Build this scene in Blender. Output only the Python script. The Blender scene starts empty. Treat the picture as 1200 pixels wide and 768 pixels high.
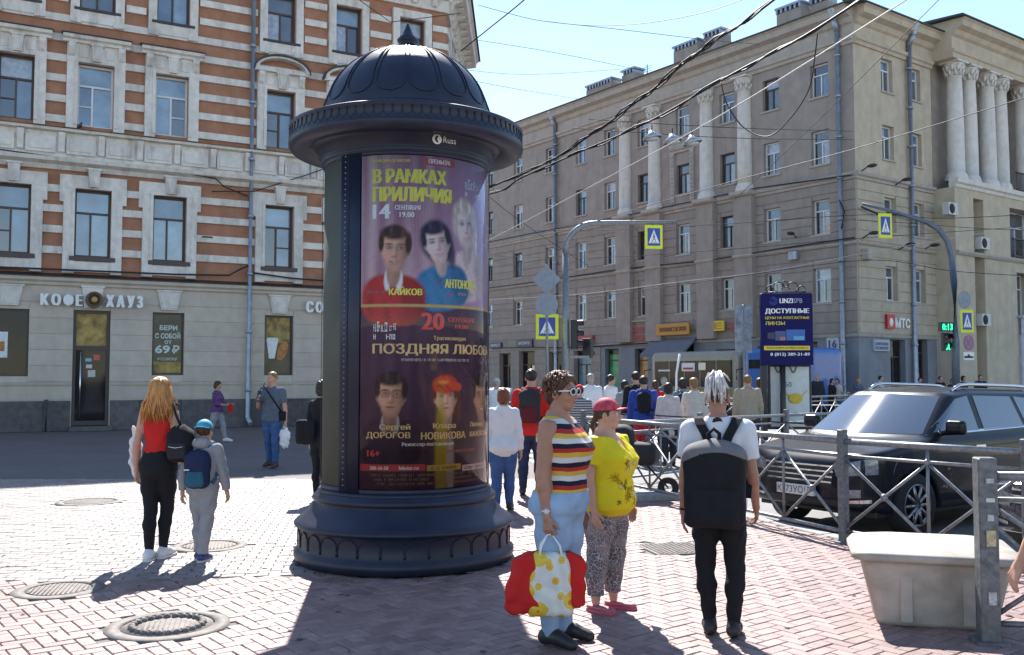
import bpy, math, random
import numpy as np
from mathutils import Vector, Matrix
random.seed(7); np.random.seed(7)
R = math.radians
scene = bpy.context.scene
COL = scene.collection

# ------------------------------------------------------------------ camera, sky, sun, exposure
CAM_H = 1.7
cam_d = bpy.data.cameras.new('camera'); cam = bpy.data.objects.new('camera', cam_d); COL.objects.link(cam)
cam_d.sensor_width = 36.0; cam_d.lens = 36.0 * 1115.0 / 1200.0
cam_d.clip_start = 0.1; cam_d.clip_end = 2000.0
PITCH = math.atan(58.0 / 1115.0)
cam.location = (0, 0, CAM_H); cam.rotation_euler = (R(90) + PITCH, 0, 0)
scene.camera = cam
SUN_EL, SUN_AZ = 46.0, -7.0            # azimuth measured from +Y (ahead), negative = left
world = bpy.data.worlds.new('World'); scene.world = world; world.use_nodes = True
wn = world.node_tree.nodes; wl = world.node_tree.links
sky = wn.new('ShaderNodeTexSky'); sky.sky_type = 'NISHITA'; sky.sun_disc = False
sky.sun_elevation = R(SUN_EL); sky.sun_rotation = R(SUN_AZ)
sky.air_density = 1.0; sky.dust_density = .08; sky.ozone_density = 1.0
bg = wn['Background']; bg.inputs['Strength'].default_value = 0.112
wl.new(sky.outputs[0], bg.inputs['Color'])
sun_d = bpy.data.lights.new('sun', 'SUN'); sun_d.energy = 5.0; sun_d.angle = R(0.53); sun_d.color = (1, .955, .89)
sun = bpy.data.objects.new('sun', sun_d); COL.objects.link(sun)
sd = Vector((math.sin(R(SUN_AZ)) * math.cos(R(SUN_EL)), math.cos(R(SUN_AZ)) * math.cos(R(SUN_EL)), math.sin(R(SUN_EL))))
sun.rotation_euler = sd.to_track_quat('Z', 'Y').to_euler(); sun.location = (0, 0, 60)
vs = scene.view_settings
vs.view_transform = 'Standard'; vs.look = 'None'; vs.exposure = 1.18; vs.gamma = 1.0; vs.use_curve_mapping = False
scene.cycles.max_bounces = 6; scene.cycles.diffuse_bounces = 3; scene.cycles.glossy_bounces = 3
scene.cycles.transmission_bounces = 4; scene.cycles.transparent_max_bounces = 6
scene.cycles.caustics_reflective = False; scene.cycles.caustics_refractive = False

# ------------------------------------------------------------------ measuring: a picture ray at a known distance
CP, SP = math.cos(PITCH), math.sin(PITCH)
def ray(x, y):
    a = (x - 600) / 1115.0; b = -(y - 384) / 1115.0
    return (a, CP - SP * b, SP + CP * b)
def at(x, y, Y):
    r = ray(x, y); t = Y / r[1]; return Vector((r[0] * t, Y, CAM_H + r[2] * t))

# ------------------------------------------------------------------ materials
MATS = {}
def mat(name, col, rough=.6, metal=0., var=.12, scale=8., bump=0., bscale=40., spec=.5, coat=0., emit=0., stretch=(1, 1, 1), stain=0., stain_col=None, ior=1.5, detail=4., alpha=1.):
    if name in MATS: return MATS[name]
    m = bpy.data.materials.new(name); m.use_nodes = True
    nt = m.node_tree; N = nt.nodes; L = nt.links; b = N['Principled BSDF']
    b.inputs['Roughness'].default_value = rough; b.inputs['Metallic'].default_value = metal
    b.inputs['Specular IOR Level'].default_value = spec; b.inputs['IOR'].default_value = ior
    if coat: b.inputs['Coat Weight'].default_value = coat; b.inputs['Coat Roughness'].default_value = .04
    c4 = (*col, 1)
    tc = N.new('ShaderNodeTexCoord'); mp = N.new('ShaderNodeMapping'); mp.inputs['Scale'].default_value = stretch
    L.new(tc.outputs['Object'], mp.inputs['Vector'])
    src = None
    if var:
        nz = N.new('ShaderNodeTexNoise'); nz.inputs['Scale'].default_value = scale; nz.inputs['Detail'].default_value = detail
        L.new(mp.outputs[0], nz.inputs['Vector'])
        mr = N.new('ShaderNodeMapRange'); mr.inputs['From Min'].default_value = .25; mr.inputs['From Max'].default_value = .75
        mr.inputs['To Min'].default_value = 1 - var; mr.inputs['To Max'].default_value = 1 + var
        L.new(nz.outputs[0], mr.inputs['Value'])
        mx = N.new('ShaderNodeMix'); mx.data_type = 'RGBA'; mx.blend_type = 'MULTIPLY'; mx.inputs['Factor'].default_value = 1
        mx.inputs['A'].default_value = c4; L.new(mr.outputs[0], mx.inputs['B']); src = mx.outputs['Result']
    if stain:
        n2 = N.new('ShaderNodeTexNoise'); n2.inputs['Scale'].default_value = .9; n2.inputs['Detail'].default_value = 6; n2.inputs['Roughness'].default_value = .65
        m2 = N.new('ShaderNodeMapping'); m2.inputs['Scale'].default_value = (2.6, 2.6, .5)
        L.new(tc.outputs['Object'], m2.inputs['Vector']); L.new(m2.outputs[0], n2.inputs['Vector'])
        r2 = N.new('ShaderNodeMapRange'); r2.inputs['From Min'].default_value = .5; r2.inputs['From Max'].default_value = .72
        r2.inputs['To Max'].default_value = stain; L.new(n2.outputs[0], r2.inputs['Value'])
        x2 = N.new('ShaderNodeMix'); x2.data_type = 'RGBA'
        x2.inputs['B'].default_value = (*(stain_col or tuple(v * .45 for v in col)), 1)
        if src: L.new(src, x2.inputs['A'])
        else: x2.inputs['A'].default_value = c4
        L.new(r2.outputs[0], x2.inputs['Factor']); src = x2.outputs['Result']
    if src: L.new(src, b.inputs['Base Color'])
    else: b.inputs['Base Color'].default_value = c4
    if bump:
        n3 = N.new('ShaderNodeTexNoise'); n3.inputs['Scale'].default_value = bscale; n3.inputs['Detail'].default_value = 5
        L.new(mp.outputs[0], n3.inputs['Vector'])
        bp = N.new('ShaderNodeBump'); bp.inputs['Strength'].default_value = bump; bp.inputs['Distance'].default_value = .02
        L.new(n3.outputs[0], bp.inputs['Height']); L.new(bp.outputs[0], b.inputs['Normal'])
    if emit:
        b.inputs['Emission Color'].default_value = c4; b.inputs['Emission Strength'].default_value = emit
    if alpha < 1: b.inputs['Alpha'].default_value = alpha
    MATS[name] = m; return m
def rand_tint(m, amount=.14, seed_name='Object Info'):
    """each object (piece) takes its own slight tint"""
    nt = m.node_tree; b = nt.nodes['Principled BSDF']; lk = b.inputs['Base Color'].links
    oi = nt.nodes.new('ShaderNodeObjectInfo'); mr = nt.nodes.new('ShaderNodeMapRange')
    mr.inputs['To Min'].default_value = 1 - amount; mr.inputs['To Max'].default_value = 1 + amount
    nt.links.new(oi.outputs['Random'], mr.inputs['Value'])
    mx = nt.nodes.new('ShaderNodeMix'); mx.data_type = 'RGBA'; mx.blend_type = 'MULTIPLY'; mx.inputs['Factor'].default_value = 1
    if lk: nt.links.new(lk[0].from_socket, mx.inputs['A'])
    else: mx.inputs['A'].default_value = b.inputs['Base Color'].default_value
    nt.links.new(mr.outputs[0], mx.inputs['B']); nt.links.new(mx.outputs['Result'], b.inputs['Base Color'])
    return m
def attr_mat(name, rough=.5, coat=0., attr='Col', spec=.5):
    if name in MATS: return MATS[name]
    m = bpy.data.materials.new(name); m.use_nodes = True; b = m.node_tree.nodes['Principled BSDF']
    a = m.node_tree.nodes.new('ShaderNodeAttribute'); a.attribute_name = attr
    m.node_tree.links.new(a.outputs['Color'], b.inputs['Base Color'])
    b.inputs['Roughness'].default_value = rough; b.inputs['Specular IOR Level'].default_value = spec
    if coat: b.inputs['Coat Weight'].default_value = coat; b.inputs['Coat Roughness'].default_value = .03
    MATS[name] = m; return m

# ------------------------------------------------------------------ mesh helpers
class MB:
    def __init__(s): s.v = []; s.f = []; s.sm = []
    def add(s, v, f, smooth=False):
        o = len(s.v); s.v += [tuple(p) for p in v]; s.f += [tuple(i + o for i in q) for q in f]; s.sm += [smooth] * len(f); return s
    def box(s, x0, x1, y0, y1, z0, z1):
        return s.add([(x0, y0, z0), (x1, y0, z0), (x1, y1, z0), (x0, y1, z0), (x0, y0, z1), (x1, y0, z1), (x1, y1, z1), (x0, y1, z1)],
                     [(0, 3, 2, 1), (4, 5, 6, 7), (0, 1, 5, 4), (1, 2, 6, 5), (2, 3, 7, 6), (3, 0, 4, 7)])
    def cbox(s, x0, x1, y0, y1, z0, z1, c=.01):
        # box with chamfered upright and top edges
        a = [(x0 + c, y0), (x1 - c, y0), (x1, y0 + c), (x1, y1 - c), (x1 - c, y1), (x0 + c, y1), (x0, y1 - c), (x0, y0 + c)]
        cx, cy = (x0 + x1) / 2, (y0 + y1) / 2
        kx = 1 - 2 * c / max(1e-6, x1 - x0); ky = 1 - 2 * c / max(1e-6, y1 - y0)
        t = [(cx + (p[0] - cx) * kx, cy + (p[1] - cy) * ky) for p in a]
        v = [(p[0], p[1], z0) for p in a] + [(p[0], p[1], z1 - c) for p in a] + [(p[0], p[1], z1) for p in t]
        f = [tuple(range(7, -1, -1)), tuple(range(16, 24))]
        for k in (0, 8):
            for i in range(8): j = (i + 1) % 8; f.append((k + i, k + j, k + 8 + j, k + 8 + i))
        return s.add(v, f)
    def tube(s, pts, r, n=8, caps=True, smooth=True):
        pts = [Vector(p) for p in pts]; m = len(pts); rs = r if hasattr(r, '__len__') else [r] * m
        V = []; up = Vector((0, 0, 1))
        for i, p in enumerate(pts):
            d = (pts[min(i + 1, m - 1)] - pts[max(i - 1, 0)]).normalized()
            a = d.cross(up)
            if a.length < 1e-3: a = d.cross(Vector((1, 0, 0)))
            a.normalize(); b = d.cross(a)
            up = b.cross(d) if False else up
            for k in range(n):
                t = 2 * math.pi * k / n
                V.append(p + (a * math.cos(t) + b * math.sin(t)) * rs[i])
        Fc = []
        for i in range(m - 1):
            for k in range(n):
                k2 = (k + 1) % n; Fc.append((i * n + k, i * n + k2, (i + 1) * n + k2, (i + 1) * n + k))
        s.add(V, Fc, smooth)
        if caps:
            o = len(s.v) - m * n
            s.f += [tuple(o + k for k in range(n - 1, -1, -1)), tuple(o + (m - 1) * n + k for k in range(n))]; s.sm += [False, False]
        return s
    def lathe(s, prof, n=48, a0=0., a1=2 * math.pi, c=(0, 0), smooth=True):
        full = abs(a1 - a0 - 2 * math.pi) < 1e-6; m = n if full else n + 1
        V = []
        for k in range(m):
            t = a0 + (a1 - a0) * k / n
            for (r, z) in prof: V.append((c[0] + r * math.cos(t), c[1] + r * math.sin(t), z))
        q = len(prof); Fc = []
        for k in range(n):
            k2 = (k + 1) % m
            for j in range(q - 1): Fc.append((k * q + j, k2 * q + j, k2 * q + j + 1, k * q + j + 1))
        return s.add(V, Fc, smooth)
    def prism(s, poly, a, b, axis='y'):
        n = len(poly)
        def P(p, t): return {'y': (p[0], t, p[1]), 'z': (p[0], p[1], t), 'x': (t, p[0], p[1])}[axis]
        V = [P(p, a) for p in poly] + [P(p, b) for p in poly]
        Fc = [tuple(range(n)), tuple(range(2 * n - 1, n - 1, -1))] + [(i, i + n, (i + 1) % n + n, (i + 1) % n) for i in range(n)]
        return s.add(V, Fc)
    def sphere(s, c, r, n=12, m=8, sc=(1, 1, 1)):
        V = []; Fc = []
        for i in range(m + 1):
            ph = math.pi * i / m
            for k in range(n):
                t = 2 * math.pi * k / n
                V.append((c[0] + r * sc[0] * math.sin(ph) * math.cos(t), c[1] + r * sc[1] * math.sin(ph) * math.sin(t), c[2] + r * sc[2] * math.cos(ph)))
        for i in range(m):
            for k in range(n):
                k2 = (k + 1) % n; Fc.append((i * n + k, (i + 1) * n + k, (i + 1) * n + k2, i * n + k2))
        return s.add(V, Fc, True)
    def mesh(s, name):
        me = bpy.data.meshes.new(name); me.from_pydata(s.v, [], s.f)
        me.polygons.foreach_set('use_smooth', s.sm); me.update(); return me
    def build(s, name, m, parent=None, **kw): return mobj(name, s.mesh(name), m, parent, **kw)
def mobj(name, me, m, parent=None, loc=None, rot=None, kind=None):
    o = bpy.data.objects.new(name, me); COL.objects.link(o)
    if m is not None:
        me.materials.clear()
        me.materials.append(m)
    if parent is not None: o.parent = parent
    if loc is not None: o.location = loc
    if rot is not None: o.rotation_euler = rot
    if kind: o['kind'] = kind
    return o
def tag(o, label, cat, group=None):
    o['label'] = label; o['category'] = cat
    if group: o['group'] = group
    return o
def thing(name, label, cat, loc=(0, 0, 0), rotz=0., group=None):
    o = bpy.data.objects.new(name, None); COL.objects.link(o); o.empty_display_size = .2
    o.location = loc; o.rotation_euler = (0, 0, rotz); return tag(o, label, cat, group)
def copy_tree(o, parent=None):
    c = o.copy(); COL.objects.link(c)
    if parent is not None: c.parent = parent
    for ch in list(o.children): copy_tree(ch, c)
    return c
def fix_normals(me):
    import bmesh
    b = bmesh.new(); b.from_mesh(me); bmesh.ops.recalc_face_normals(b, faces=b.faces); b.to_mesh(me); b.free(); return me
_txt = {}
def text_verts(s, bold=0.):
    """flat text as (verts Nx2 in 0..1 x 0..1 box, faces, aspect)"""
    if (s, bold) in _txt: return _txt[(s, bold)]
    if s == 'Ф':                       # drawn as a ring with a stem
        v, f_, a = text_verts('О', bold); o = len(v); bar_ = np.array([(.43, -.06), (.57, -.06), (.57, 1.06), (.43, 1.06)]); w = np.concatenate([v, bar_]); w[:, 1] = (w[:, 1] + .06) / 1.12
        _txt[(s, bold)] = (w, list(f_) + [(o, o + 1, o + 2, o + 3)], a * 1.05); return _txt[(s, bold)]
    cu = bpy.data.curves.new('lettering', 'FONT'); cu.body = s; cu.size = 1; cu.offset = bold; cu.resolution_u = 2; cu.fill_mode = 'FRONT'
    o = bpy.data.objects.new('lettering', cu); COL.objects.link(o)
    dg = bpy.context.evaluated_depsgraph_get(); dg.update()
    me = bpy.data.meshes.new_from_object(o.evaluated_get(dg))
    v = np.array([w.co[:2] for w in me.vertices]).reshape(-1, 2); f = [tuple(p.vertices) for p in me.polygons]
    bpy.data.objects.remove(o); bpy.data.curves.remove(cu); bpy.data.meshes.remove(me)
    mn = v.min(0); sz = v.max(0) - mn
    v = (v - mn) / sz; _txt[(s, bold)] = (v, f, sz[0] / sz[1]); return _txt[(s, bold)]
def text_mb(s, x0, x1, z0, z1, y, bold=.02, thick=0., mb=None, smear=0.):
    """text in the x-z plane at depth y (facing -y)"""
    v, f, a = text_verts(s, bold); mb = mb or MB()
    e = smear * abs(z1 - z0)
    if smear:
        sx = 1 if x1 > x0 else -1; x0, x1 = x0 + e * sx, x1 - e * sx
        for k, dx in enumerate((-e, -e * .5, e * .5, e)): mb.add([(x0 + (x1 - x0) * p[0] + dx, y + .0005 * (k + 1), z0 + (z1 - z0) * p[1]) for p in v], f)
    P = [(x0 + (x1 - x0) * p[0], y, z0 + (z1 - z0) * p[1]) for p in v]
    mb.add(P, f)
    if thick:
        n = len(P); e = {}
        for q in f:
            for i in range(len(q)): e.setdefault((q[i], q[(i + 1) % len(q)]), 1)
        rim = [k for k in e if (k[1], k[0]) not in e]
        mb.add(P + [(p[0], y + thick, p[2]) for p in P], [(b_, a_, a_ + n, b_ + n) for a_, b_ in rim])
    return mb

# ------------------------------------------------------------------ implicit surfaces -> smooth meshes
def sdf_mesh(f, lo, hi, h, project=True):
    lo = np.array(lo, float) - 2 * h; hi = np.array(hi, float) + 2 * h
    n = np.ceil((hi - lo) / h).astype(int) + 1
    ax = [lo[i] + h * np.arange(n[i]) for i in range(3)]
    X, Y, Z = np.meshgrid(*ax, indexing='ij')
    V = f(X, Y, Z).astype(np.float32)
    s = V < 0
    cs = np.zeros(tuple(n - 1), np.int8)
    offs = [(a, b, c) for a in (0, 1) for b in (0, 1) for c in (0, 1)]
    sl = lambda A, o: A[o[0]:A.shape[0] - 1 + o[0], o[1]:A.shape[1] - 1 + o[1], o[2]:A.shape[2] - 1 + o[2]]
    for o in offs: cs += sl(s, o)
    idx = np.argwhere((cs > 0) & (cs < 8))
    if not len(idx): return np.zeros((0, 3)), np.zeros((0, 4), int)
    acc = np.zeros((len(idx), 3)); cnt = np.zeros(len(idx))
    i0, i1, i2 = idx.T
    for o in offs:
        for axn in range(3):
            if o[axn]: continue
            p = list(o); p[axn] = 1
            va = V[i0 + o[0], i1 + o[1], i2 + o[2]]; vb = V[i0 + p[0], i1 + p[1], i2 + p[2]]
            m = (va < 0) != (vb < 0)
            t = np.where(m, va / np.where(m, va - vb, 1), 0)
            q = np.tile(np.array(o, float), (len(idx), 1)); q[:, axn] = t
            acc[m] += q[m]; cnt[m] += 1
    P = lo + (idx + acc / cnt[:, None]) * h
    if project:
        for _ in range(2):
            e = h * .3; x, y, z = P.T
            d = f(x, y, z); g = np.stack([f(x + e, y, z) - f(x - e, y, z), f(x, y + e, z) - f(x, y - e, z), f(x, y, z + e) - f(x, y, z - e)], 1) / (2 * e)
            gg = (g * g).sum(1) + 1e-6
            st = np.clip(d / gg, -h * .5, h * .5)
            P = P - g * st[:, None] * .8
    im = -np.ones(tuple(n - 1), int); im[i0, i1, i2] = np.arange(len(idx))
    Q = []
    for axn in range(3):
        a, b = [(1, 2), (2, 0), (0, 1)][axn]
        A = s.take(range(n[axn] - 1), axn); B = s.take(range(1, n[axn]), axn)
        e = np.argwhere(A != B)
        e = e[(e[:, a] > 0) & (e[:, b] > 0) & (e[:, a] < n[a] - 1) & (e[:, b] < n[b] - 1)]
        sg = s[e[:, 0], e[:, 1], e[:, 2]]
        def at_(da, db):
            k = e.copy(); k[:, a] -= da; k[:, b] -= db; return im[k[:, 0], k[:, 1], k[:, 2]]
        q = np.stack([at_(1, 1), at_(0, 1), at_(0, 0), at_(1, 0)], 1)
        q[~sg] = q[~sg][:, ::-1]; Q.append(q)
    return P, np.concatenate(Q)
def np_mesh(name, P, Q, smooth=True):
    me = bpy.data.meshes.new(name); me.from_pydata(P.tolist(), [], Q.tolist())
    me.polygons.foreach_set('use_smooth', [smooth] * len(me.polygons)); me.update(); return me
def smin(a, b, k):
    h = np.clip(.5 + .5 * (b - a) / k, 0, 1); return b + (a - b) * h - k * h * (1 - h)
def smax(a, b, k): return -smin(-a, -b, k)
def cone(x, y, z, a, b, ra, rb):
    ax, ay, az = a; dx, dy, dz = b[0] - ax, b[1] - ay, b[2] - az
    L2 = dx * dx + dy * dy + dz * dz + 1e-9
    t = np.clip(((x - ax) * dx + (y - ay) * dy + (z - az) * dz) / L2, 0, 1)
    return np.sqrt((x - ax - t * dx) ** 2 + (y - ay - t * dy) ** 2 + (z - az - t * dz) ** 2) - (ra + (rb - ra) * t)
def ell(x, y, z, c, r):
    q = np.sqrt(((x - c[0]) / r[0]) ** 2 + ((y - c[1]) / r[1]) ** 2 + ((z - c[2]) / r[2]) ** 2)
    return (q - 1) * min(r)
def rbox(x, y, z, c, hs, r):
    qx = np.abs(x - c[0]) - hs[0] + r; qy = np.abs(y - c[1]) - hs[1] + r; qz = np.abs(z - c[2]) - hs[2] + r
    return np.sqrt(np.maximum(qx, 0) ** 2 + np.maximum(qy, 0) ** 2 + np.maximum(qz, 0) ** 2) + np.minimum(np.maximum(qx, np.maximum(qy, qz)), 0) - r
def wrinkle(x, y, z, a, s=1., ph=0.):
    return a * (np.sin(38 * s * z + 9 * x + 4 * np.sin(21 * x + 17 * y + ph) + ph) * .5 + np.sin(31 * s * (x + y * .7) + 14 * z + 3 * np.sin(19 * z + ph)) * .35 + np.sin(67 * s * z - 23 * x + 31 * y + ph) * .25)
# ------------------------------------------------------------------ ground
M_asph = mat('asphalt', (.20, .193, .19), .8, var=.22, scale=3., bump=.35, bscale=90, stain=.35)
M_kerb = mat('kerb_granite', (.36, .35, .35), .85, var=.2, scale=30, bump=.2)
M_grout = mat('paving_sand', (.12, .095, .085), .95, var=.25, scale=20)
M_bpink = rand_tint(mat('paving_brick_pink', (.265, .168, .155), .55, var=.25, scale=9, bump=.3, bscale=120, stain=.6, spec=.6), .2)
M_bgrey = rand_tint(mat('paving_brick_pale', (.275, .232, .218), .55, var=.25, scale=9, bump=.3, bscale=120, stain=.6, spec=.6), .17)
M_white_paint = mat('road_paint', (.75, .75, .73), .7, var=.2, scale=6, stain=.6, stain_col=(.3, .3, .3))

g = MB(); g.add([(-600, -300, -.12), (600, -300, -.12), (600, 900, -.12), (-600, 900, -.12)], [(0, 1, 2, 3)])
road = g.build('road', M_asph, kind='structure')

KERB = [(12.0, -3.0), (7.2, 4.6), (5.0, 7.6), (3.75, 9.55), (3.1, 11.3), (1.45, 15.6), (.6, 18.5), (-.5, 23.5), (-.4, 30), (1.3, 40), (6.5, 60)]
poly = KERB + [(-60, 60), (-60, -3)]
pv = MB(); n = len(poly)
pv.add([(p[0], p[1], -.012) for p in poly] + [(p[0], p[1], -.13) for p in poly], [tuple(range(n - 1, -1, -1))] + [(i, (i + 1) % n, (i + 1) % n + n, i + n) for i in range(n)])
def brick_sheet_mat():
    m = bpy.data.materials.new('paving_far'); m.use_nodes = True; N = m.node_tree.nodes; L = m.node_tree.links; b = N['Principled BSDF']
    tc = N.new('ShaderNodeTexCoord'); br = N.new('ShaderNodeTexBrick'); br.inputs['Scale'].default_value = 1
    br.inputs['Brick Width'].default_value = .2; br.inputs['Row Height'].default_value = .1; br.inputs['Mortar Size'].default_value = .006
    br.inputs['Color1'].default_value = (.175, .148, .142, 1); br.inputs['Color2'].default_value = (.14, .118, .114, 1); br.inputs['Mortar'].default_value = (.10, .085, .08, 1)
    L.new(tc.outputs['Object'], br.inputs['Vector'])
    nz = N.new('ShaderNodeTexNoise'); nz.inputs['Scale'].default_value = .7; nz.inputs['Detail'].default_value = 6; L.new(tc.outputs['Object'], nz.inputs['Vector'])
    mr = N.new('ShaderNodeMapRange'); mr.inputs['To Min'].default_value = .75; mr.inputs['To Max'].default_value = 1.2; L.new(nz.outputs[0], mr.inputs['Value'])
    mx = N.new('ShaderNodeMix'); mx.data_type = 'RGBA'; mx.blend_type = 'MULTIPLY'; mx.inputs['Factor'].default_value = 1
    L.new(br.outputs[0], mx.inputs['A']); L.new(mr.outputs[0], mx.inputs['B']); L.new(mx.outputs['Result'], b.inputs['Base Color'])
    b.inputs['Roughness'].default_value = .85; return m
M_pfar = brick_sheet_mat()
pave = pv.build('pavement', M_pfar, kind='structure')
# kerb stones along the pavement edge
def kerb_stones(pts, parent, z1=.0, w=.16):
    for i in range(len(pts) - 1):
        a, b = Vector((*pts[i], 0)), Vector((*pts[i + 1], 0)); L = (b - a).length; k = max(1, round(L / 1.0))
        ang = math.atan2(b.y - a.y, b.x - a.x)
        me = MB().cbox(.006, L / k - .006, -w / 2, w / 2, -.2, z1 + .004, .012).mesh('kerb_stone')
        for j in range(k):
            mobj('kerb_stone', me, M_kerb, parent, loc=a + (b - a) * (j / k), rot=(0, 0, ang))
kerb_stones(KERB[:9], pave)
# bricks
def in_poly(x, y, P):
    c = False; j = len(P) - 1
    for i in range(len(P)):
        if (P[i][1] > y) != (P[j][1] > y) and x < (P[j][0] - P[i][0]) * (y - P[i][1]) / (P[j][1] - P[i][1]) + P[i][0]: c = not c
        j = i
    return c
INNER = [(p[0] - .16, p[1]) for p in KERB] + [(-60, 60), (-60, -3)]
MANHOLES = [(-3.63, 7.72, .30, 'r'), (-2.36, 6.62, .36, 'd'), (-3.05, 9.7, .32, 'r'), (-5.77, 13.1, .38, 'r'), (1.62, 9.55, .30, 's')]
def brick_ok(x, y, border):
    if abs(x) > .62 * y + 1.7 or not in_poly(x, y, INNER): return False
    for (mx, my, mr, k) in MANHOLES:
        if (k == 's' and abs(x - mx) < mr + .02 and abs(y - my) < mr + .02) or (k != 's' and math.hypot(x - mx, y - my) < mr + .05): return False
    if math.hypot(x + 1.02, y - 9.15) < .95: return False
    return True
near_line = lambda x: 8.05 + .10 * (x + 4)         # where the pink herringbone gives way to pale running courses
bricks = []                                          # (x, y, rot, pale)
L_, W_ = .2, .1; ca, sa = math.cos(R(38)), math.sin(R(38))
# herringbone by cells: cell (a,b) belongs to a horizontal brick if (a-b)%4 in (0,1), to a vertical one if in (2,3)
for a in range(-150, 150):
    for b in range(-60, 200):
        k = (a - b) % 4
        if k == 0: cx, cy, rot = (a + 1) * W_, (b + .5) * W_, 0.
        elif k == 3: cx, cy, rot = (a + .5) * W_, (b + 1) * W_, R(90)
        else: continue
        y0 = cy - 3
        x = cx * ca - y0 * sa; y = cx * sa + y0 * ca + 8.0
        if y < 4.2 or y > 16.0: continue
        pink = y < near_line(x) or x > -.2
        if pink and brick_ok(x, y, 0): bricks.append((x, y, rot + R(38), False))
ca2, sa2 = math.cos(R(8)), math.sin(R(8))
for a in range(-75, 40):
    for b in range(-20, 120):
        cx = a * .2 + (.1 if b % 2 else 0); cy = b * .1
        x = cx * ca2 - cy * sa2; y = cx * sa2 + cy * ca2 + 7.0
        if y > 16 or x > -.2 or y < near_line(x): continue
        if brick_ok(x, y, 0): bricks.append((x, y, R(8), True))
bricks.sort(key=lambda q: math.hypot(q[0], q[1]) + (100 if q[1] < 6.35 else 0))
bmesh_p = MB().cbox(-.0972, .0972, -.0472, .0472, -.03, 0, .004).mesh('paving_brick'); bmesh_p.materials.append(M_bpink)
rnd = random.Random(3)
for q in bricks[:300]:
    o = bpy.data.objects.new('paving_brick', bmesh_p); COL.objects.link(o); o.parent = pave
    o.location = (q[0], q[1], rnd.uniform(-.003, .002)); o.rotation_euler = (rnd.uniform(-.008, .008), rnd.uniform(-.008, .008), q[2] + rnd.uniform(-.012, .012))
def tint_attr_mat(name, base):
    m = base.copy(); m.name = name; nt = m.node_tree
    oi = [k for k in nt.nodes if k.type == 'OBJECT_INFO'][0]; to = oi.outputs['Random'].links[0].to_socket
    a = nt.nodes.new('ShaderNodeAttribute'); a.attribute_name = 'tint'; nt.links.new(a.outputs['Fac'], to); return m
for pale, base, nm in ((False, M_bpink, 'paving_bricks_pink_field'), (True, M_bgrey, 'paving_bricks_pale_field')):
    B = [q for q in bricks[300:] if q[3] == pale]; A = np.array([q[:3] for q in B]); n = len(B)
    hx, hy, c = .0968, .0468, .005
    base_v = np.array([(sx * hx, sy * hy, -.03) for sx, sy in ((-1, -1), (1, -1), (1, 1), (-1, 1))] + [(sx * hx, sy * hy, -c) for sx, sy in ((-1, -1), (1, -1), (1, 1), (-1, 1))] + [(sx * (hx - c), sy * (hy - c), 0) for sx, sy in ((-1, -1), (1, -1), (1, 1), (-1, 1))])
    rs = np.random.RandomState(5 + pale); th = A[:, 2] + rs.uniform(-.014, .014, n); C_, S_ = np.cos(th), np.sin(th)
    V = np.zeros((n, 12, 3)); tl = rs.uniform(-.01, .01, (n, 2)); dz = rs.uniform(-.003, .002, n)
    V[:, :, 0] = A[:, 0, None] + base_v[None, :, 0] * C_[:, None] - base_v[None, :, 1] * S_[:, None]
    V[:, :, 1] = A[:, 1, None] + base_v[None, :, 0] * S_[:, None] + base_v[None, :, 1] * C_[:, None]
    V[:, :, 2] = base_v[None, :, 2] + dz[:, None] + base_v[None, :, 0] * tl[:, 0, None] + base_v[None, :, 1] * tl[:, 1, None]
    fq = np.array([(0, 1, 5, 4), (1, 2, 6, 5), (2, 3, 7, 6), (3, 0, 4, 7), (4, 5, 9, 8), (5, 6, 10, 9), (6, 7, 11, 10), (7, 4, 8, 11), (8, 9, 10, 11)])
    Q = (fq[None] + 12 * np.arange(n)[:, None, None]).reshape(-1, 4)
    me = np_mesh(nm, V.reshape(-1, 3), Q, False)
    at_ = me.attributes.new('tint', 'FLOAT', 'POINT'); at_.data.foreach_set('value', np.repeat(rs.rand(n), 12).astype(np.float32))
    mobj('paving_bricks', me, tint_attr_mat(nm, base), pave, kind='stuff')
gum = MB(); rg0 = random.Random(21)
for i in range(260):
    gx, gy = rg0.uniform(-6, 4), rg0.uniform(5.2, 15); gr = rg0.uniform(.008, .024)
    if brick_ok(gx, gy, 0): gum.add([(gx + gr * math.cos(a) * rg0.uniform(.7, 1.2), gy + gr * math.sin(a) * rg0.uniform(.7, 1.2), .0045) for a in np.linspace(0, 6.28, 9)[:-1]], [tuple(range(8))])
gum.build('gum_spots', mat('gum_dark', (.07, .06, .06), .9, var=.3), pave, kind='stuff')
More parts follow.
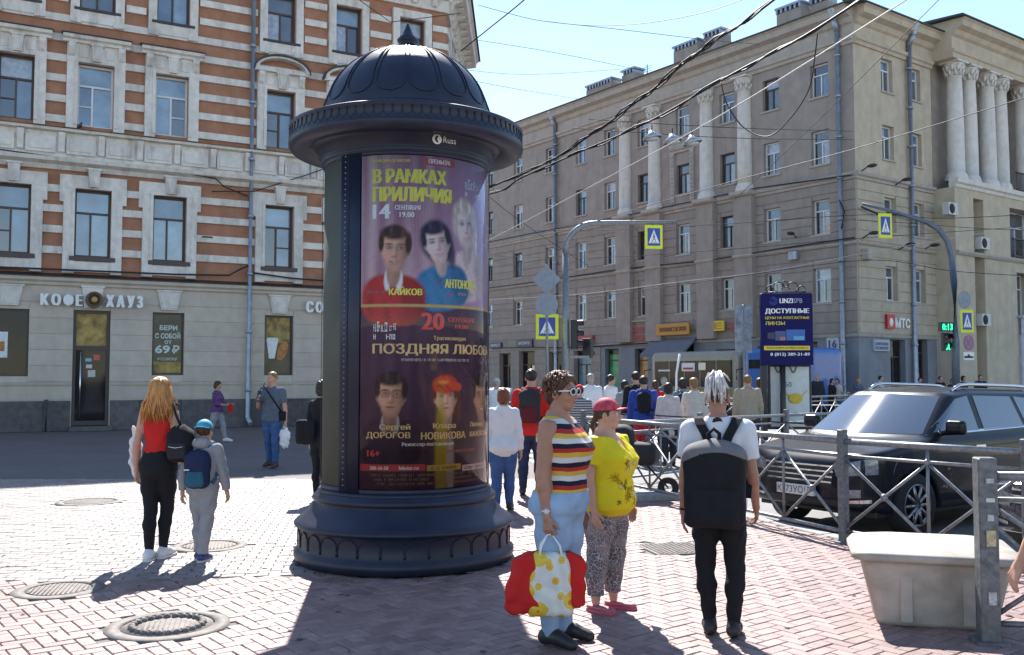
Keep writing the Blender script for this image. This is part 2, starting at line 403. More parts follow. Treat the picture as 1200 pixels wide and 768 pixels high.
# manhole covers
M_iron = mat('cast_iron', (.17, .15, .14), .75, metal=.15, var=.35, scale=14, bump=.15, stain=.5, stain_col=(.25, .21, .18))
mlab = ['round ribbed iron manhole cover beside the two walking shadows', 'round iron manhole cover with a scalloped rim among pink pavers',
        'round iron manhole cover under the feet of the boy', 'round iron manhole cover out in the pale sunlit paving', 'square iron hatch in the paving behind the man with dreadlocks']
for i, (mx, my, mr, k) in enumerate(MANHOLES):
    t = thing('manhole_cover', mlab[i], 'manhole', (mx, my, 0), R(14), 'iron covers in the paving')
    if k == 's':
        MB().cbox(-mr, mr, -mr, mr, -.03, .004, .006).build('frame', M_iron, t)
        m_ = MB()
        for a in range(-5, 6):
            for b in range(-5, 6): m_.box(a * .05 - .017, a * .05 + .017, b * .05 - .017, b * .05 + .017, .003, .010)
        m_.build('cover', M_iron, t)
    else:
        MB().lathe([(mr - .05, -.02), (mr - .05, .006), (mr, .006), (mr + .05, .002), (mr + .05, -.03)], 48).build('frame', M_iron, t)
        m_ = MB(); m_.lathe([(0, .0), (mr - .06, .0), (mr - .06, -.03)], 40)
        if k == 'd':
            for j in range(26):
                a = 2 * math.pi * j / 26; rr = mr - .13
                m_.tube([(rr * math.cos(a + s_) + 0, rr * math.sin(a + s_), .004) for s_ in (-.11, 0, .11)], [.012, .03, .012], 6)
        for j in range(-9, 10):
            x = j * .034; e = math.sqrt(max(0, (mr - (.2 if k == 'd' else .075)) ** 2 - x * x))
            if e > .02: m_.box(x - .010, x + .010, -e, e, -.002, .006)
        m_.build('cover', M_iron, t)
# far pavement along the corner house, zebra stripes on the road
RP = Vector((16.4, 45.0, 0)); RA = Vector((-.588, .809, 0)); RB = Vector((.809, .588, 0))
fp = MB(); P_ = [RP + RA * 60 - RB * 3.2, RP - RA * 3.6 - RB * 3.2, RP - RA * 3.6 + RB * 40, RP + RB * 40, RP + RA * 60]
n = len(P_); fp.add([(p.x, p.y, 0) for p in P_] + [(p.x, p.y, -.13) for p in P_], [tuple(range(n))] + [(i, (i + 1) % n, (i + 1) % n + n, i + n) for i in range(n)])
fpave = fp.build('far_pavement', mat('far_slabs', (.33, .31, .30), .9, var=.2, scale=1.5), kind='structure')
for i in range(9):
    a = Vector((1.6, 19.5, 0)) + Vector((.55, .83, 0)) * (i * 1.25); d = Vector((-.83, .55, 0)); w = Vector((.55, .83, 0))
    P = [a - d * 0, a + w * .55, a + w * .55 + d * 4.2, a + d * 4.2]
    MB().add([(p.x, p.y, -.116) for p in P], [(0, 1, 2, 3)]).build('crossing_stripe', M_white_paint, road)

# ------------------------------------------------------------------ facade kit
class Fac:
    """u along the wall, o outwards, z up, mapped into the building's own space"""
    def __init__(s, bld, T): s.b = bld; s.T = T
    def mb(s): return MB()
    def add(s, name, mb, m, parent=None, flip=True):
        me_v = [s.T(*p) for p in mb.v]; k = MB(); k.v = me_v; k.f = mb.f; k.sm = mb.sm
        me = k.mesh(name); fix_normals(me)
        return mobj(name, me, m, parent or s.b)
    def box(s, name, u0, u1, o0, o1, z0, z1, m, parent=None): return s.add(name, MB().box(u0, u1, o0, o1, z0, z1), m, parent)
    def wall(s, name, u0, u1, z0, z1, ops, m, depth=.28):
        us = sorted({u0, u1} | {a for w in ops for a in w[:2] if u0 < a < u1}); zs = sorted({z0, z1} | {a for w in ops for a in w[2:4] if z0 < a < z1})
        mb = MB()
        for i in range(len(us) - 1):
            for j in range(len(zs) - 1):
                cu, cz = (us[i] + us[i + 1]) / 2, (zs[j] + zs[j + 1]) / 2
                if any(w[0] < cu < w[1] and w[2] < cz < w[3] for w in ops): continue
                mb.add([(us[i], 0, zs[j]), (us[i + 1], 0, zs[j]), (us[i + 1], 0, zs[j + 1]), (us[i], 0, zs[j + 1])], [(0, 1, 2, 3)])
        for (a, b, c, d) in [w[:4] for w in ops]:
            mb.add([(a, 0, c), (b, 0, c), (b, 0, d), (a, 0, d), (a, -depth, c), (b, -depth, c), (b, -depth, d), (a, -depth, d)], [(0, 1, 5, 4), (1, 2, 6, 5), (2, 3, 7, 6), (3, 0, 4, 7)])
        return s.add(name, mb, m)
    def window(s, u0, u1, z0, z1, mf, mp, o=-.16, fr=.07, transom=.68, mull=(.5,), name='window', low=True, sash=None):
        mb = MB(); t = .06
        for (a, b, c, d) in ((u0, u0 + fr, z0, z1), (u1 - fr, u1, z0, z1), (u0 + fr, u1 - fr, z0, z0 + fr), (u0 + fr, u1 - fr, z1 - fr, z1)): mb.box(a, b, o - t, o, c, d)
        zt = z0 + (z1 - z0) * transom if transom else z1 - fr
        if transom: mb.box(u0 + fr, u1 - fr, o - t, o + .008, zt - fr * .45, zt + fr * .45)
        cuts = [u0 + fr] + [u0 + (u1 - u0) * k for k in mull] + [u1 - fr]
        for k in cuts[1:-1]: mb.box(k - fr * .42, k + fr * .42, o - t, o + .005, z0 + fr, zt - (fr * .45 if transom else 0))
        if sash is not None and transom:
            a, b = cuts[sash], cuts[sash + 1]; zm = z0 + (zt - z0) * .5; mb.box(a + .01, b - .01, o - t, o - .003, zm - .02, zm + .02)
        w = s.add(name, mb, mf)
        mps = mp if isinstance(mp, (list, tuple)) else [mp]
        k = 0
        if transom:
            s.add('pane', MB().add([(u0 + fr, o - .04, zt), (u1 - fr, o - .043, zt), (u1 - fr, o - .046, z1 - fr), (u0 + fr, o - .04, z1 - fr)], [(0, 1, 2, 3)]), mps[0], w)
        for i in range(len(cuts) - 1):
            tl = random.uniform(-.012, .012)
            s.add('pane', MB().add([(cuts[i], o - .045, z0 + fr), (cuts[i + 1], o - .045 + tl, z0 + fr), (cuts[i + 1], o - .045 + tl * .6, zt), (cuts[i], o - .045, zt)], [(0, 1, 2, 3)]), mps[(i + 1) % len(mps)], w)
        return w
    def courses(s, u0, u1, z0, z1, h, gap, proud, ops, m, name='stone_course', marg=.0):
        k = int(round((z1 - z0) / h)); h = (z1 - z0) / k
        for j in range(k):
            a, b = z0 + j * h + gap / 2, z0 + (j + 1) * h - gap / 2
            iv = [(u0, u1)]
            for w in ops:
                if w[3] <= a + .01 or w[2] >= b - .01: continue
                nx = []
                for (p, q) in iv:
                    if w[1] + marg <= p or w[0] - marg >= q: nx.append((p, q)); continue
                    if w[0] - marg > p: nx.append((p, w[0] - marg))
                    if w[1] + marg < q: nx.append((w[1] + marg, q))
                iv = nx
            for (p, q) in iv:
                if q - p > .06: s.box(name, p, q, .002, proud, a, b, m)
def cornice(f, name, u0, u1, prof, m, parent=None, ends=True):
    """profile [(o,z)...] swept along u"""
    n = len(prof); mb = MB()
    mb.add([(u0, o, z) for o, z in prof] + [(u1, o, z) for o, z in prof], [(i, (i + 1) % n, (i + 1) % n + n, i + n) for i in range(n)] + [tuple(range(n)), tuple(range(2 * n - 1, n - 1, -1))])
    return f.add(name, mb, m, parent)
def pane_mat(name, col, rough=.06, ior=1.9, var=.5, scale=1.3):
    return mat(name, col, rough, var=var, scale=scale, spec=.6, ior=ior, coat=.6, detail=3)
PB = pane_mat('glass_blue', (.10, .16, .24)); PD = pane_mat('glass_dark', (.025, .03, .038)); PC = pane_mat('glass_curtain', (.33, .36, .40), var=.35, scale=6)
PL = pane_mat('glass_light', (.20, .29, .38)); PG = pane_mat('glass_grey', (.08, .10, .12))
PS = mat('glass_shop', (.02, .021, .024), .05, var=.6, scale=1.5, spec=.35, ior=1.4)
def pmix(): return [random.choice([PB, PD, PG, PC, PL]) for _ in range(3)]

# ------------------------------------------------------------------ the terracotta corner house
M_terra = mat('terracotta_plaster', (.385, .185, .112), .9, var=.2, scale=2.6, bump=.4, bscale=55, stain=.55, stain_col=(.25, .135, .09))
M_wplas = rand_tint(mat('white_plaster', (.70, .66, .60), .85, var=.14, scale=5, bump=.2, bscale=30, stain=.75, stain_col=(.36, .32, .28)), .07)
M_beige = rand_tint(mat('beige_render', (.53, .465, .385), .85, var=.10, scale=3, bump=.12, bscale=60, stain=.3, stain_col=(.36, .31, .27)), .05)
M_plinth = rand_tint(mat('plinth_stone', (.115, .105, .105), .85, var=.3, scale=6, bump=.4, bscale=18), .2)
M_flash = mat('flashing_iron', (.055, .045, .05), .5, metal=.3, var=.3)
M_brown = mat('brown_frame', (.075, .05, .045), .5); M_wpvc = mat('white_frame', (.72, .72, .72), .4, var=.05)
M_zinc = mat('zinc_pipe', (.36, .40, .47), .45, metal=.55, var=.2, scale=5, stain=.4, stain_col=(.2, .2, .2))
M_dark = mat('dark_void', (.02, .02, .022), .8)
M_cable = mat('black_cable', (.015, .015, .018), .6, var=0)
LB = thing('terracotta_house', 'terracotta corner house with white plaster bands and a coffee shop below', 'building', (-15.75, 29.27, 0), R(28.5))
f = Fac(LB, lambda u, o, z: (u, -o, z))
UC = [(-2.05, .95), (.24, 1.0), (2.53, 1.08), (4.88, 1.06), (8.55, 1.02), (11.04, 1.0), (13.55, 1.04)]
opsC = [(u - w / 2, u + w / 2, 5.55, 7.72) for u, w in UC]; opsB = [(u - w / 2, u + w / 2, 9.78, 11.82) for u, w in UC]; opsA = [(u - w / 2, u + w / 2, 13.62, 15.35) for u, w in UC]
opsG = [(-3.0, -1.2, 1.72, 3.84), (-.35, .78, 1.72, 3.82), (2.03, 3.13, .1, 3.84), (4.41, 5.42, 1.76, 3.84), (8.10, 9.12, 1.76, 3.86), (10.6, 11.6, 1.76, 3.86), (13.1, 14.1, 1.76, 3.86)]
f.wall('wall', -8, 15, 4.72, 16.3, opsC + opsB + opsA, M_terra); f.wall('ground_floor_wall', -8, 15, 0, 4.72, opsG, M_beige)
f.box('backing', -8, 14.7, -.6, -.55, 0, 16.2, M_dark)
a2 = R(61); c2, s2 = math.cos(a2), math.sin(a2)
f2 = Fac(LB, lambda u, o, z: (15 + u * c2 + o * s2, u * s2 - o * c2, z))
ops2 = [(1.2, 2.2, 13.62, 15.35), (1.2, 2.2, 9.78, 11.82), (1.2, 2.2, 5.55, 7.72), (4.2, 5.2, 13.62, 15.35), (4.2, 5.2, 9.78, 11.82), (4.2, 5.2, 5.55, 7.72), (1.2, 2.2, 1.76, 3.86), (4.2, 5.2, 1.76, 3.86)]
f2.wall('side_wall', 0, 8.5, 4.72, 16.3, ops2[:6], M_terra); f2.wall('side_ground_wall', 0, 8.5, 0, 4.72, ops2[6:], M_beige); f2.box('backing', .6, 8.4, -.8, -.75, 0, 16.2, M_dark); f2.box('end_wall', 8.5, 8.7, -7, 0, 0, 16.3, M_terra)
for w in ops2: f2.window(*w, M_brown, pmix())
# windows
for i, w in enumerate(opsA): f.window(*w, M_brown, pmix(), transom=.62)
for i, w in enumerate(opsB):
    if i in (2, 3): f.window(*w, M_wpvc, [PL, PB, PL] if i == 2 else [PL, PL, PG], transom=.66, mull=(.42,) if i == 2 else (.5,), sash=0 if i == 2 else 1)
    else: f.window(*w, M_brown, [PC, PD, PB] if i == 1 else [PL, PG, PB], transom=.64, sash=0, mull=(.5,))
for i, w in enumerate(opsC):
    f.window(*w, M_brown, [[PB, PL, PD], [PB, PD, PB], [PL, PB, PL], [PB, PL, PL], [PL, PD, PB], [PB, PC, PL], [PD, PB, PL]][i], transom=.66, mull=(.45,), sash=[None, 0, None, None, 1, None, 0][i])
    f.box('window_sill', w[0] - .14, w[1] + .14, -.1, .17, w[2] - .15, w[2] - .01, M_brown)
# white bands
SUR = .33
def row_bands(fc, u0, u1, zs, ops, h=.23):
    for zc in zs:
        iv = [(u0, u1)]
        for w in ops:
            if w[3] + .35 < zc - h / 2 or w[2] - .3 > zc + h / 2: continue
            nx = []
            for (p, q) in iv:
                a, b = w[0] - SUR - .003, w[1] + SUR + .003
                if b <= p or a >= q: nx.append((p, q)); continue
                if a > p: nx.append((p, a))
                if b < q: nx.append((b, q))
            iv = nx
        for (p, q) in iv:
            if q - p > .05: fc.box('band', p, q, .0, .085, zc - h / 2, zc + h / 2, M_wplas)
zsC = [5.72, 6.38, 7.04, 7.68]; zsB = [9.92, 10.58, 11.24, 11.9]; zsA = [12.56, 13.2, 13.86, 14.5, 15.16]
for zs_, ops in ((zsC, opsC), (zsB, opsB), (zsA, opsA)):
    row_bands(f, -8, 15.04, zs_, ops)
row_bands(f2, .03, 8.5, zsC + zsB + zsA, ops2)
def surround(fc, w, style):
    u0, u1, z0, z1 = w[:4]; s_ = SUR; mb = MB(); d = .15
    if style == 'C':
        mb.box(u0 - s_, u0, 0, d, z0 - .55, z1); mb.box(u1, u1 + s_, 0, d, z0 - .55, z1)
        mb.box(u0 - s_ - .12, u1 + s_ + .12, 0, d + .012, z1, z1 + .42); mb.box(u0 - s_ - .12, u0 - s_, 0, d + .008, z1 - .45, z1); mb.box(u1 + s_, u1 + s_ + .12, 0, d + .008, z1 - .45, z1)
        mb.box(u0, u1, 0, d - .02, z0 - .5, z0 - .16)
        a = fc.add('surround', mb, M_wplas)
        mb = MB()
        for (p0, p1, q0, q1, oo) in ((u0 - .09, u0 - .002, z0, z1 + .09, d + .035), (u1 + .002, u1 + .09, z0, z1 + .09, d + .035)): mb.box(p0, p1, .02, oo, q0, q1)
        mb.box(u0 - .002, u1 + .002, .02, d + .032, z1 + .002, z1 + .09)
        fc.add('architrave', mb, M_wplas)
        key(fc, (u0 + u1) / 2, z1 + .05, z1 + .66, .24, .36, d + .16)
    elif style == 'B':
        mb.box(u0 - s_, u0, 0, d, z0 - .12, z1); mb.box(u1, u1 + s_, 0, d, z0 - .12, z1); mb.box(u0 - s_, u1 + s_, 0, d + .006, z1, z1 + .62)
        fc.add('surround', mb, M_wplas)
        mb = MB(); mb.box(u0 - .1, u0 - .003, .02, d + .04, z0, z1 + .1); mb.box(u1 + .003, u1 + .1, .02, d + .04, z0, z1 + .1); mb.box(u0 - .003, u1 + .003, .02, d + .036, z1 + .003, z1 + .1)
        fc.add('architrave', mb, M_wplas)
        for ub in (u0 - s_ * .62, u1 + s_ * .62):
            mb = MB(); mb.prism([(0.02, z1 + .58), (.30, z1 + .58), (.30, z1 + .46), (.2, z1 + .3), (.14, z1 + .1), (.02, z1 + .05)], ub - .1, ub + .1, 'x')
            for q in (-.06, 0, .06): mb.box(ub + q - .012, ub + q + .012, .03, .215, z1 + .18, z1 + .44)
            fc.add('bracket', mb, M_wplas)
        for ub in ((u0 + u1) / 2 - .4, (u0 + u1) / 2 + .4): fc.box('panel', ub - .13, ub + .13, .02, d + .03, z1 + .16, z1 + .48, M_wplas)
        key(fc, (u0 + u1) / 2, z1 + .04, z1 + .6, .24, .34, d + .15)
        uc = (u0 + u1) / 2; hw = (u1 - u0) / 2 + s_ + .14
        if abs(uc - 8.55) < .1 or uc > 10:   # curved pediment
            arc = [(uc + hw * math.cos(t), z1 + .62 + .55 * math.sin(t)) for t in np.linspace(0, math.pi, 13)]
            mb = MB(); inner = [(uc + (hw - .16) * math.cos(t), z1 + .74 + .36 * math.sin(t)) for t in np.linspace(0, math.pi, 13)]
            for i in range(12):
                q = [arc[i], arc[i + 1], inner[i + 1], inner[i]]
                mb.prism(q, .02, .34)
            mb.box(uc - hw, uc + hw, .02, .30, z1 + .6, z1 + .74)
            fc.add('pediment', mb, M_wplas)
            mb = MB(); out = [(uc + (hw + .03) * math.cos(t), z1 + .66 + .58 * math.sin(t)) for t in np.linspace(0, math.pi, 13)]
            for i in range(12): mb.prism([out[i], out[i + 1], (arc[i + 1][0], arc[i + 1][1] + .005), (arc[i][0], arc[i][1] + .005)], .0, .39)
            fc.add('flashing', mb, M_flash)
        else:
            cornice(fc, 'hood', uc - hw, uc + hw, [(.02, z1 + .6), (.24, z1 + .6), (.26, z1 + .68), (.36, z1 + .72), (.38, z1 + .82), (.02, z1 + .86)], M_wplas)
            cornice(fc, 'flashing', uc - hw - .03, uc + hw + .03, [(.0, z1 + 1.0), (.42, z1 + .85), (.42, z1 + .828), (0, z1 + .87)], M_flash)
    else:
        mb.box(u0 - s_ * .8, u0, 0, d, z0 - .5, z1 + .3); mb.box(u1, u1 + s_ * .8, 0, d, z0 - .5, z1 + .3); mb.box(u0, u1, 0, d - .005, z1, z1 + .3); mb.box(u0 + .003, u1 - .003, 0, d - .03, z0 - .45, z0 - .1)
        fc.add('surround', mb, M_wplas)
        fc.box('window_sill', u0 - .16, u1 + .16, -.1, .16, z0 - .1, z0 - .005, M_flash)
        cornice(fc, 'apron', u0 - .12, u1 + .12, [(.02, z0 - .32), (.1, z0 - .32), (.14, z0 - .105), (.02, z0 - .105)], M_wplas)
        for ub in (u0 - .02, u1 + .02): fc.box('bracket', ub - .07, ub + .07, .02, .16, z0 - .52, z0 - .325, M_wplas)
def key(fc, u, z0, z1, wb, wt, d):
    mb = MB(); mb.prism([(u - wb / 2 - .0, z0), (u + wb / 2, z0), (u + wt / 2, z1 - .06), (u - wt / 2, z1 - .06)], .02, d); mb.box(u - wt / 2 - .04, u + wt / 2 + .04, .02, d + .03, z1 - .06, z1)
    mb.prism([(u - wb / 2 + .05, z0 + .06), (u + wb / 2 - .05, z0 + .06), (u + wt / 2 - .06, z1 - .12), (u - wt / 2 + .06, z1 - .12)], d - .01, d + .025)
    return fc.add('keystone', mb, M_wplas)
for w in opsC: surround(f, w, 'C')
for w in opsB: surround(f, w, 'B')
for w in opsA: surround(f, w, 'A')
for w, s_ in zip(ops2[:6], 'ABCABC'): surround(f2, w, s_)
# belts and cornice
for fc, ua, ub in ((f, -8, 15.05), (f2, .02, 8.7)):
    cornice(fc, 'belt_course', ua, ub, [(.0, 4.6), (.1, 4.6), (.12, 4.68), (.2, 4.74), (.22, 4.84), (0, 4.9)], M_beige)
    cornice(fc, 'flashing', ua, ub, [(.0, 4.98), (.26, 4.87), (.26, 4.85), (0, 4.905)], M_flash)
    cornice(fc, 'belt_course', ua, ub, [(.0, 8.28), (.1, 8.28), (.18, 8.42), (.38, 8.5), (.42, 8.62), (.06, 8.66), (0, 8.66)], M_wplas)
    cornice(fc, 'belt_course', ua, ub, [(.0, 8.66), (.055, 8.665), (.055, 9.48), (0, 9.48)], M_wplas)
    cornice(fc, 'belt_course', ua, ub, [(.0, 9.48), (.26, 9.5), (.3, 9.58), (.0, 9.62)], M_wplas)
    cornice(fc, 'flashing', ua, ub, [(.0, 9.66), (.34, 9.595), (.34, 9.58), (0, 9.625)], M_flash)
    cornice(fc, 'frieze', ua, ub, [(0, 15.85), (.1, 15.85), (.12, 16.3), (0, 16.3)], M_wplas)
    cornice(fc, 'cornice', ua, ub + (.0 if fc is f else 0), [(0, 16.3), (.2, 16.32), (.28, 16.5), (.75, 16.56), (.8, 16.78), (.9, 16.85), (0, 16.9)], M_wplas)
    cornice(fc, 'roof_edge', ua, ub, [(0, 17.0), (.98, 16.9), (.98, 16.86), (0, 16.905)], M_flash)
    k = ua + .3
    while k < ub - .3:
        mb = MB(); mb.prism([(.02, 16.5), (.62, 16.5), (.62, 16.42), (.3, 16.3), (.2, 15.98), (.02, 15.93)], k - .1, k + .1, 'x'); fc.add('bracket', mb, M_wplas); k += .82
    k = ua + .2; j = 0
    while k < ub - 1.3:      # panels and little consoles of the balustrade band
        mb = MB(); mb.box(k + .14, k + 1.0, .05, .13, 8.80, 9.34); mb.box(k + .24, k + .90, .129, .165, 8.90, 9.24); fc.add('panel', mb, M_wplas)
        mb = MB(); mb.prism([(.05, 9.46), (.24, 9.46), (.24, 9.36), (.17, 9.1), (.15, 8.85), (.05, 8.8)], k - .09, k + .09, 'x'); fc.add('bracket', mb, M_wplas)
        k += 1.17; j += 1
f.box('attic_wall', -8, 12.2, -.5, -.1, 16.95, 18.7, M_terra)
MB().add([(-8, .1, 18.7), (12.2, .1, 18.7), (12.2, 8, 20), (-8, 8, 20)], [(0, 1, 2, 3)]).build('roof', M_flash, LB)
MB().add([(12.2, .0, 16.93), (14.9, .0, 16.93), (14.9 + 8.5 * c2, 8.5 * s2, 16.93), (12.2, 8.5 * s2, 16.93)], [(0, 1, 2, 3)]).build('roof', M_flash, LB)
# ground floor: rendered courses, plinth, keystones
f.courses(-8, 15, 1.55, 4.56, .5, .03, .03, opsG, M_beige, 'render_course'); f.courses(-8, 15, .98, 1.42, .44, .02, .02, opsG, M_beige, 'render_course')
cornice(f, 'sill_course', -8, 2.0, [(0, 1.44), (.05, 1.44), (.07, 1.54), (0, 1.545)], M_beige); cornice(f, 'sill_course', 3.16, 15, [(0, 1.44), (.05, 1.44), (.07, 1.54), (0, 1.545)], M_beige)
k = -8.
while k < 14.9:
    e = min(k + random.uniform(.9, 1.5), 15)
    segs = [(k, e)]
    if e > 2.0 and k < 3.16: segs = [(k, 2.0)] * (k < 1.95) + [(3.16, e)] * (e > 3.2)
    for (p, q) in segs: f.box('plinth_stone', p + .006, q - .006, -.02, .09, 0, .95, M_plinth)
    k = e
for w in opsG:
    if w[0] == 2.03: key(f, 2.58, 3.9, 4.62, .5, .62, .09); continue
    key(f, (w[0] + w[1]) / 2, 3.92, 4.58, .5, .74, .1)
# shop windows with their interiors and window prints
M_amber = mat('shop_print_amber', (.33, .23, .07), .4, var=.8, scale=3.5, spec=.3)
M_shopdk = mat('shop_interior', (.045, .04, .03), .15, var=.7, scale=2.5, spec=.35)
M_letter = mat('sign_white', (.8, .8, .8), .4, var=.04); M_mint = mat('print_mint', (.55, .68, .62), .5, var=.1)
for w, mp in zip(opsG, (PS, PS, None, M_shopdk, M_shopdk, PS, PS)):
    if mp is None: continue
    f.window(*w, M_brown, mp, transom=None, mull=(), o=-.1, fr=.06)
mb = MB()
w3 = (4.47, 5.36)
for s_, z0, z1, e in (('БЕРИ', 3.26, 3.42, (4.66, 5.22)), ('С СОБОЙ', 2.98, 3.2, (4.52, 5.32)), ('ОТ', 2.80, 2.92, (4.82, 5.04)), ('69', 2.48, 2.76, (4.52, 5.0)), ('₽', 2.48, 2.76, (5.06, 5.3))):
    text_mb(s_, *e, z0, z1, 0, .03, mb=mb)
mb.v = [(p[0], -.138, p[2]) for p in mb.v]; f.add('lettering', mb, M_mint)
M_cup = mat('print_cup', (.7, .74, .72), .5, var=.15); M_pastry = mat('print_pastry', (.42, .18, .04), .5, var=.5, scale=9)
f.box('window_print', 4.48, 5.35, -.142, -.140, 1.84, 2.2, M_amber)
f.box('window_print', 8.2, 9.02, -.142, -.140, 2.9, 3.78, M_amber)
f.add('window_print', MB().prism([(8.3, 2.35), (8.5, 2.35), (8.62, 2.98), (8.22, 2.98)], -.138, -.136), M_cup); f.add('window_print', MB().prism([(8.2, 2.98), (8.64, 2.98), (8.6, 3.08), (8.24, 3.08)], -.137, -.134), M_cup)
mb = MB(); mb.prism([(8.78 + .2 * math.cos(t), 2.62 + .34 * math.sin(t + .5)) for t in np.linspace(0, 2 * math.pi, 16)[:-1]], -.139, -.137); f.add('window_print', mb, M_pastry)
f.box('window_print', -.28, .2, -.139, -.137, 2.3, 3.1, M_cup); f.box('window_print', -.2, .12, -.136, -.134, 2.5, 2.8, M_pastry)
# door
mb = MB()
for (a, b, c, d) in ((2.03, 2.13, .16, 3.84), (3.03, 3.13, .16, 3.84), (2.13, 3.03, 3.74, 3.84), (2.13, 3.03, 2.56, 2.70), (2.13, 3.03, .16, .3)): mb.box(a, b, -.2, -.08, c, d)
dr = f.add('door', mb, M_brown)
f.add('pane', MB().box(2.13, 3.03, -.16, -.15, 2.7, 3.74), M_amber, dr); f.add('pane', MB().box(2.13, 3.03, -.16, -.15, .3, 2.56), PS, dr)
mb = MB(); mb.tube([(2.27, -.03, .4), (2.27, -.03, 2.5)], .028, 8); mb.box(2.255, 2.285, -.15, -.03, .6, .63); mb.box(2.255, 2.285, -.15, -.03, 2.3, 2.33); f.add('door_handle', mb, mat('steel', (.6, .6, .62), .25, metal=1, var=.05), dr)
for (a, b, c, d, cc) in ((2.42, 2.6, 2.2, 2.3, (.25, .5, .7)), (2.66, 2.84, 2.24, 2.42, (.6, .1, .08)), (2.5, 2.72, 1.7, 1.92, (.5, .55, .5)), (2.44, 2.62, 1.98, 2.1, (.6, .6, .62))):
    f.add('sticker', MB().box(a, b, -.149, -.147, c, d), mat('sticker%.2f' % a, cc, .4), dr)
f.box('door_step', 1.95, 3.2, -.05, .5, 0, .14, M_plinth)
mb = MB(); mb.tube([(1.3, .35, 0), (1.3, .35, .95)], .03); mb.box(1.24, 1.36, .3, .4, .75, 1.0); f.add('bollard', mb, M_flash)
# coffee shop lettering, one letter each
def letters(fc, s, u0, u1, z0, z1, o, m, thick=.1, gap=.18, bold=.0, rim=None):
    wd = [text_verts(c, bold)[2] for c in s]; tot = sum(wd) + gap * (len(s) - 1); k = (u1 - u0) / tot; u = u0
    for c, w in zip(s, wd):
        mb = text_mb(c, u, u + w * k, z0, z1, 0, bold, -thick, smear=.09); mb.v = [(p[0], o + p[1], p[2]) for p in mb.v]; fc.add('sign_letter', mb, m); u += (w + gap) * k
letters(f, 'КОФЕ', 1.06, 2.27, 3.95, 4.31, .24, M_letter); letters(f, 'ХАУЗ', 2.95, 4.08, 3.95, 4.34, .24, M_letter); letters(f, 'СОФ', 9.5, 10.5, 3.99, 4.38, .24, M_letter)
mb = MB(); mb.lathe([(0, .02), (.17, .05), (.23, .12), (.26, .1), (.26, 0)], 24); mb.v = [(2.61 + p[0], .22 + p[2], 4.16 + p[1]) for p in mb.v]; f.add('sign_emblem', mb, mat('emblem_brown', (.10, .06, .035), .4, var=.4, scale=14))
mb = MB(); mb.lathe([(0, .13), (.06, .14), (.1, .12), (.1, .08)], 16); mb.v = [(2.61 + p[0], .22 + p[2], 4.16 + p[1]) for p in mb.v]; f.add('sign_emblem', mb, mat('emblem_gold', (.4, .25, .08), .4))
# downpipe, cables, small wall things
def downpipe(fc, u, o, z0, z1, r=.085, outlet=True, m=None, step=2.0):
    mb = MB(); pts = [(u, o, z1), (u, o, z0 + .3)]
    if outlet: pts += [(u, o + .03, z0 + .2), (u + .05, o + .22, z0 + .06)]
    mb.tube(pts, r, 12); p = fc.add('downpipe', mb, m or M_zinc)
    k = z0 + 1.2
    while k < z1:
        c = MB(); c.tube([(u, o, k - .05), (u, o, k + .05)], r + .02, 12); c.box(u - .02, u + .02, .0, o, k - .015, k + .015); fc.add('pipe_collar', c, m or M_zinc, p); k += step
downpipe(f, 7.52, .22, .05, 16.3)
for (pts, r) in (([(-8, .25, 9.0), (-1, .3, 8.72), (2, .3, 8.6), (4.5, .32, 8.56), (6.3, .3, 8.44), (6.6, .22, 8.2), (7.4, .2, 7.95)], .022), ([(-8, .3, 5.1), (0, .3, 5.06), (5, .3, 5.1), (6.8, .28, 5.16), (7.2, .25, 5.4), (7.6, .2, 5.6)], .03), ([(6.2, .2, 8.0), (7.6, .4, 8.1), (9.5, .3, 8.9), (11, .25, 9.6)], .02), ([(7.6, .2, 5.3), (9, .3, 5.16), (12, .3, 5.1), (15, .3, 5.1)], .03), ([(10.6, .4, 15.9), (12.5, .5, 14.9), (15.2, .9, 15.6)], .015)):
    f.add('wall_cable', MB().tube(pts, r, 6), M_cable)
mb = MB(); mb.prism([(5.9, 6.42), (6.3, 6.42), (6.24, 6.47), (5.96, 6.47)], .05, .12); f.add('wall_lamp', mb, M_flash)
# ------------------------------------------------------------------ the pale classical corner house
M_stone = mat('stucco_grey', (.345, .295, .258), .9, var=.14, scale=1.6, bump=.25, bscale=30, stain=.65, stain_col=(.24, .21, .19))
M_cream = mat('stucco_cream', (.52, .44, .33), .9, var=.14, scale=1.6, bump=.25, bscale=30, stain=.55, stain_col=(.36, .31, .25))
M_rust = rand_tint(mat('rusticated_stucco', (.325, .278, .243), .9, var=.12, scale=2, bump=.25, bscale=30, stain=.3), .06)
M_rustb = rand_tint(mat('rusticated_cream', (.46, .395, .305), .9, var=.12, scale=2, bump=.25, bscale=30, stain=.3), .06)
M_trim = mat('stucco_trim', (.43, .385, .34), .85, var=.12, scale=3, stain=.5, stain_col=(.28, .25, .22))
M_colw = mat('column_white', (.68, .64, .58), .8, var=.1, scale=3, stain=.4)
M_shopg = mat('shopfront_grey', (.225, .24, .265), .8, var=.15, scale=1.2, stain=.25)
M_roofd = mat('roof_iron', (.06, .07, .065), .6, var=.3)
RBd = thing('classical_house', 'long pale five storey corner house with white columns and rusticated lower floors', 'building', RP, R(-54))
fa = Fac(RBd, lambda u, o, z: (-u, -o, z)); fb = Fac(RBd, lambda u, o, z: (o, u, z))
UA = [1.95, 4.92, 7.9, 11.22, 14.42, 17.45, 20.25, 23.45, 27.15, 30.8, 34.2, 37.6, 41]
ROWS = [(15.6, 17.25), (12.2, 13.9), (8.72, 10.45), (5.35, 7.05)]; WA = 1.05
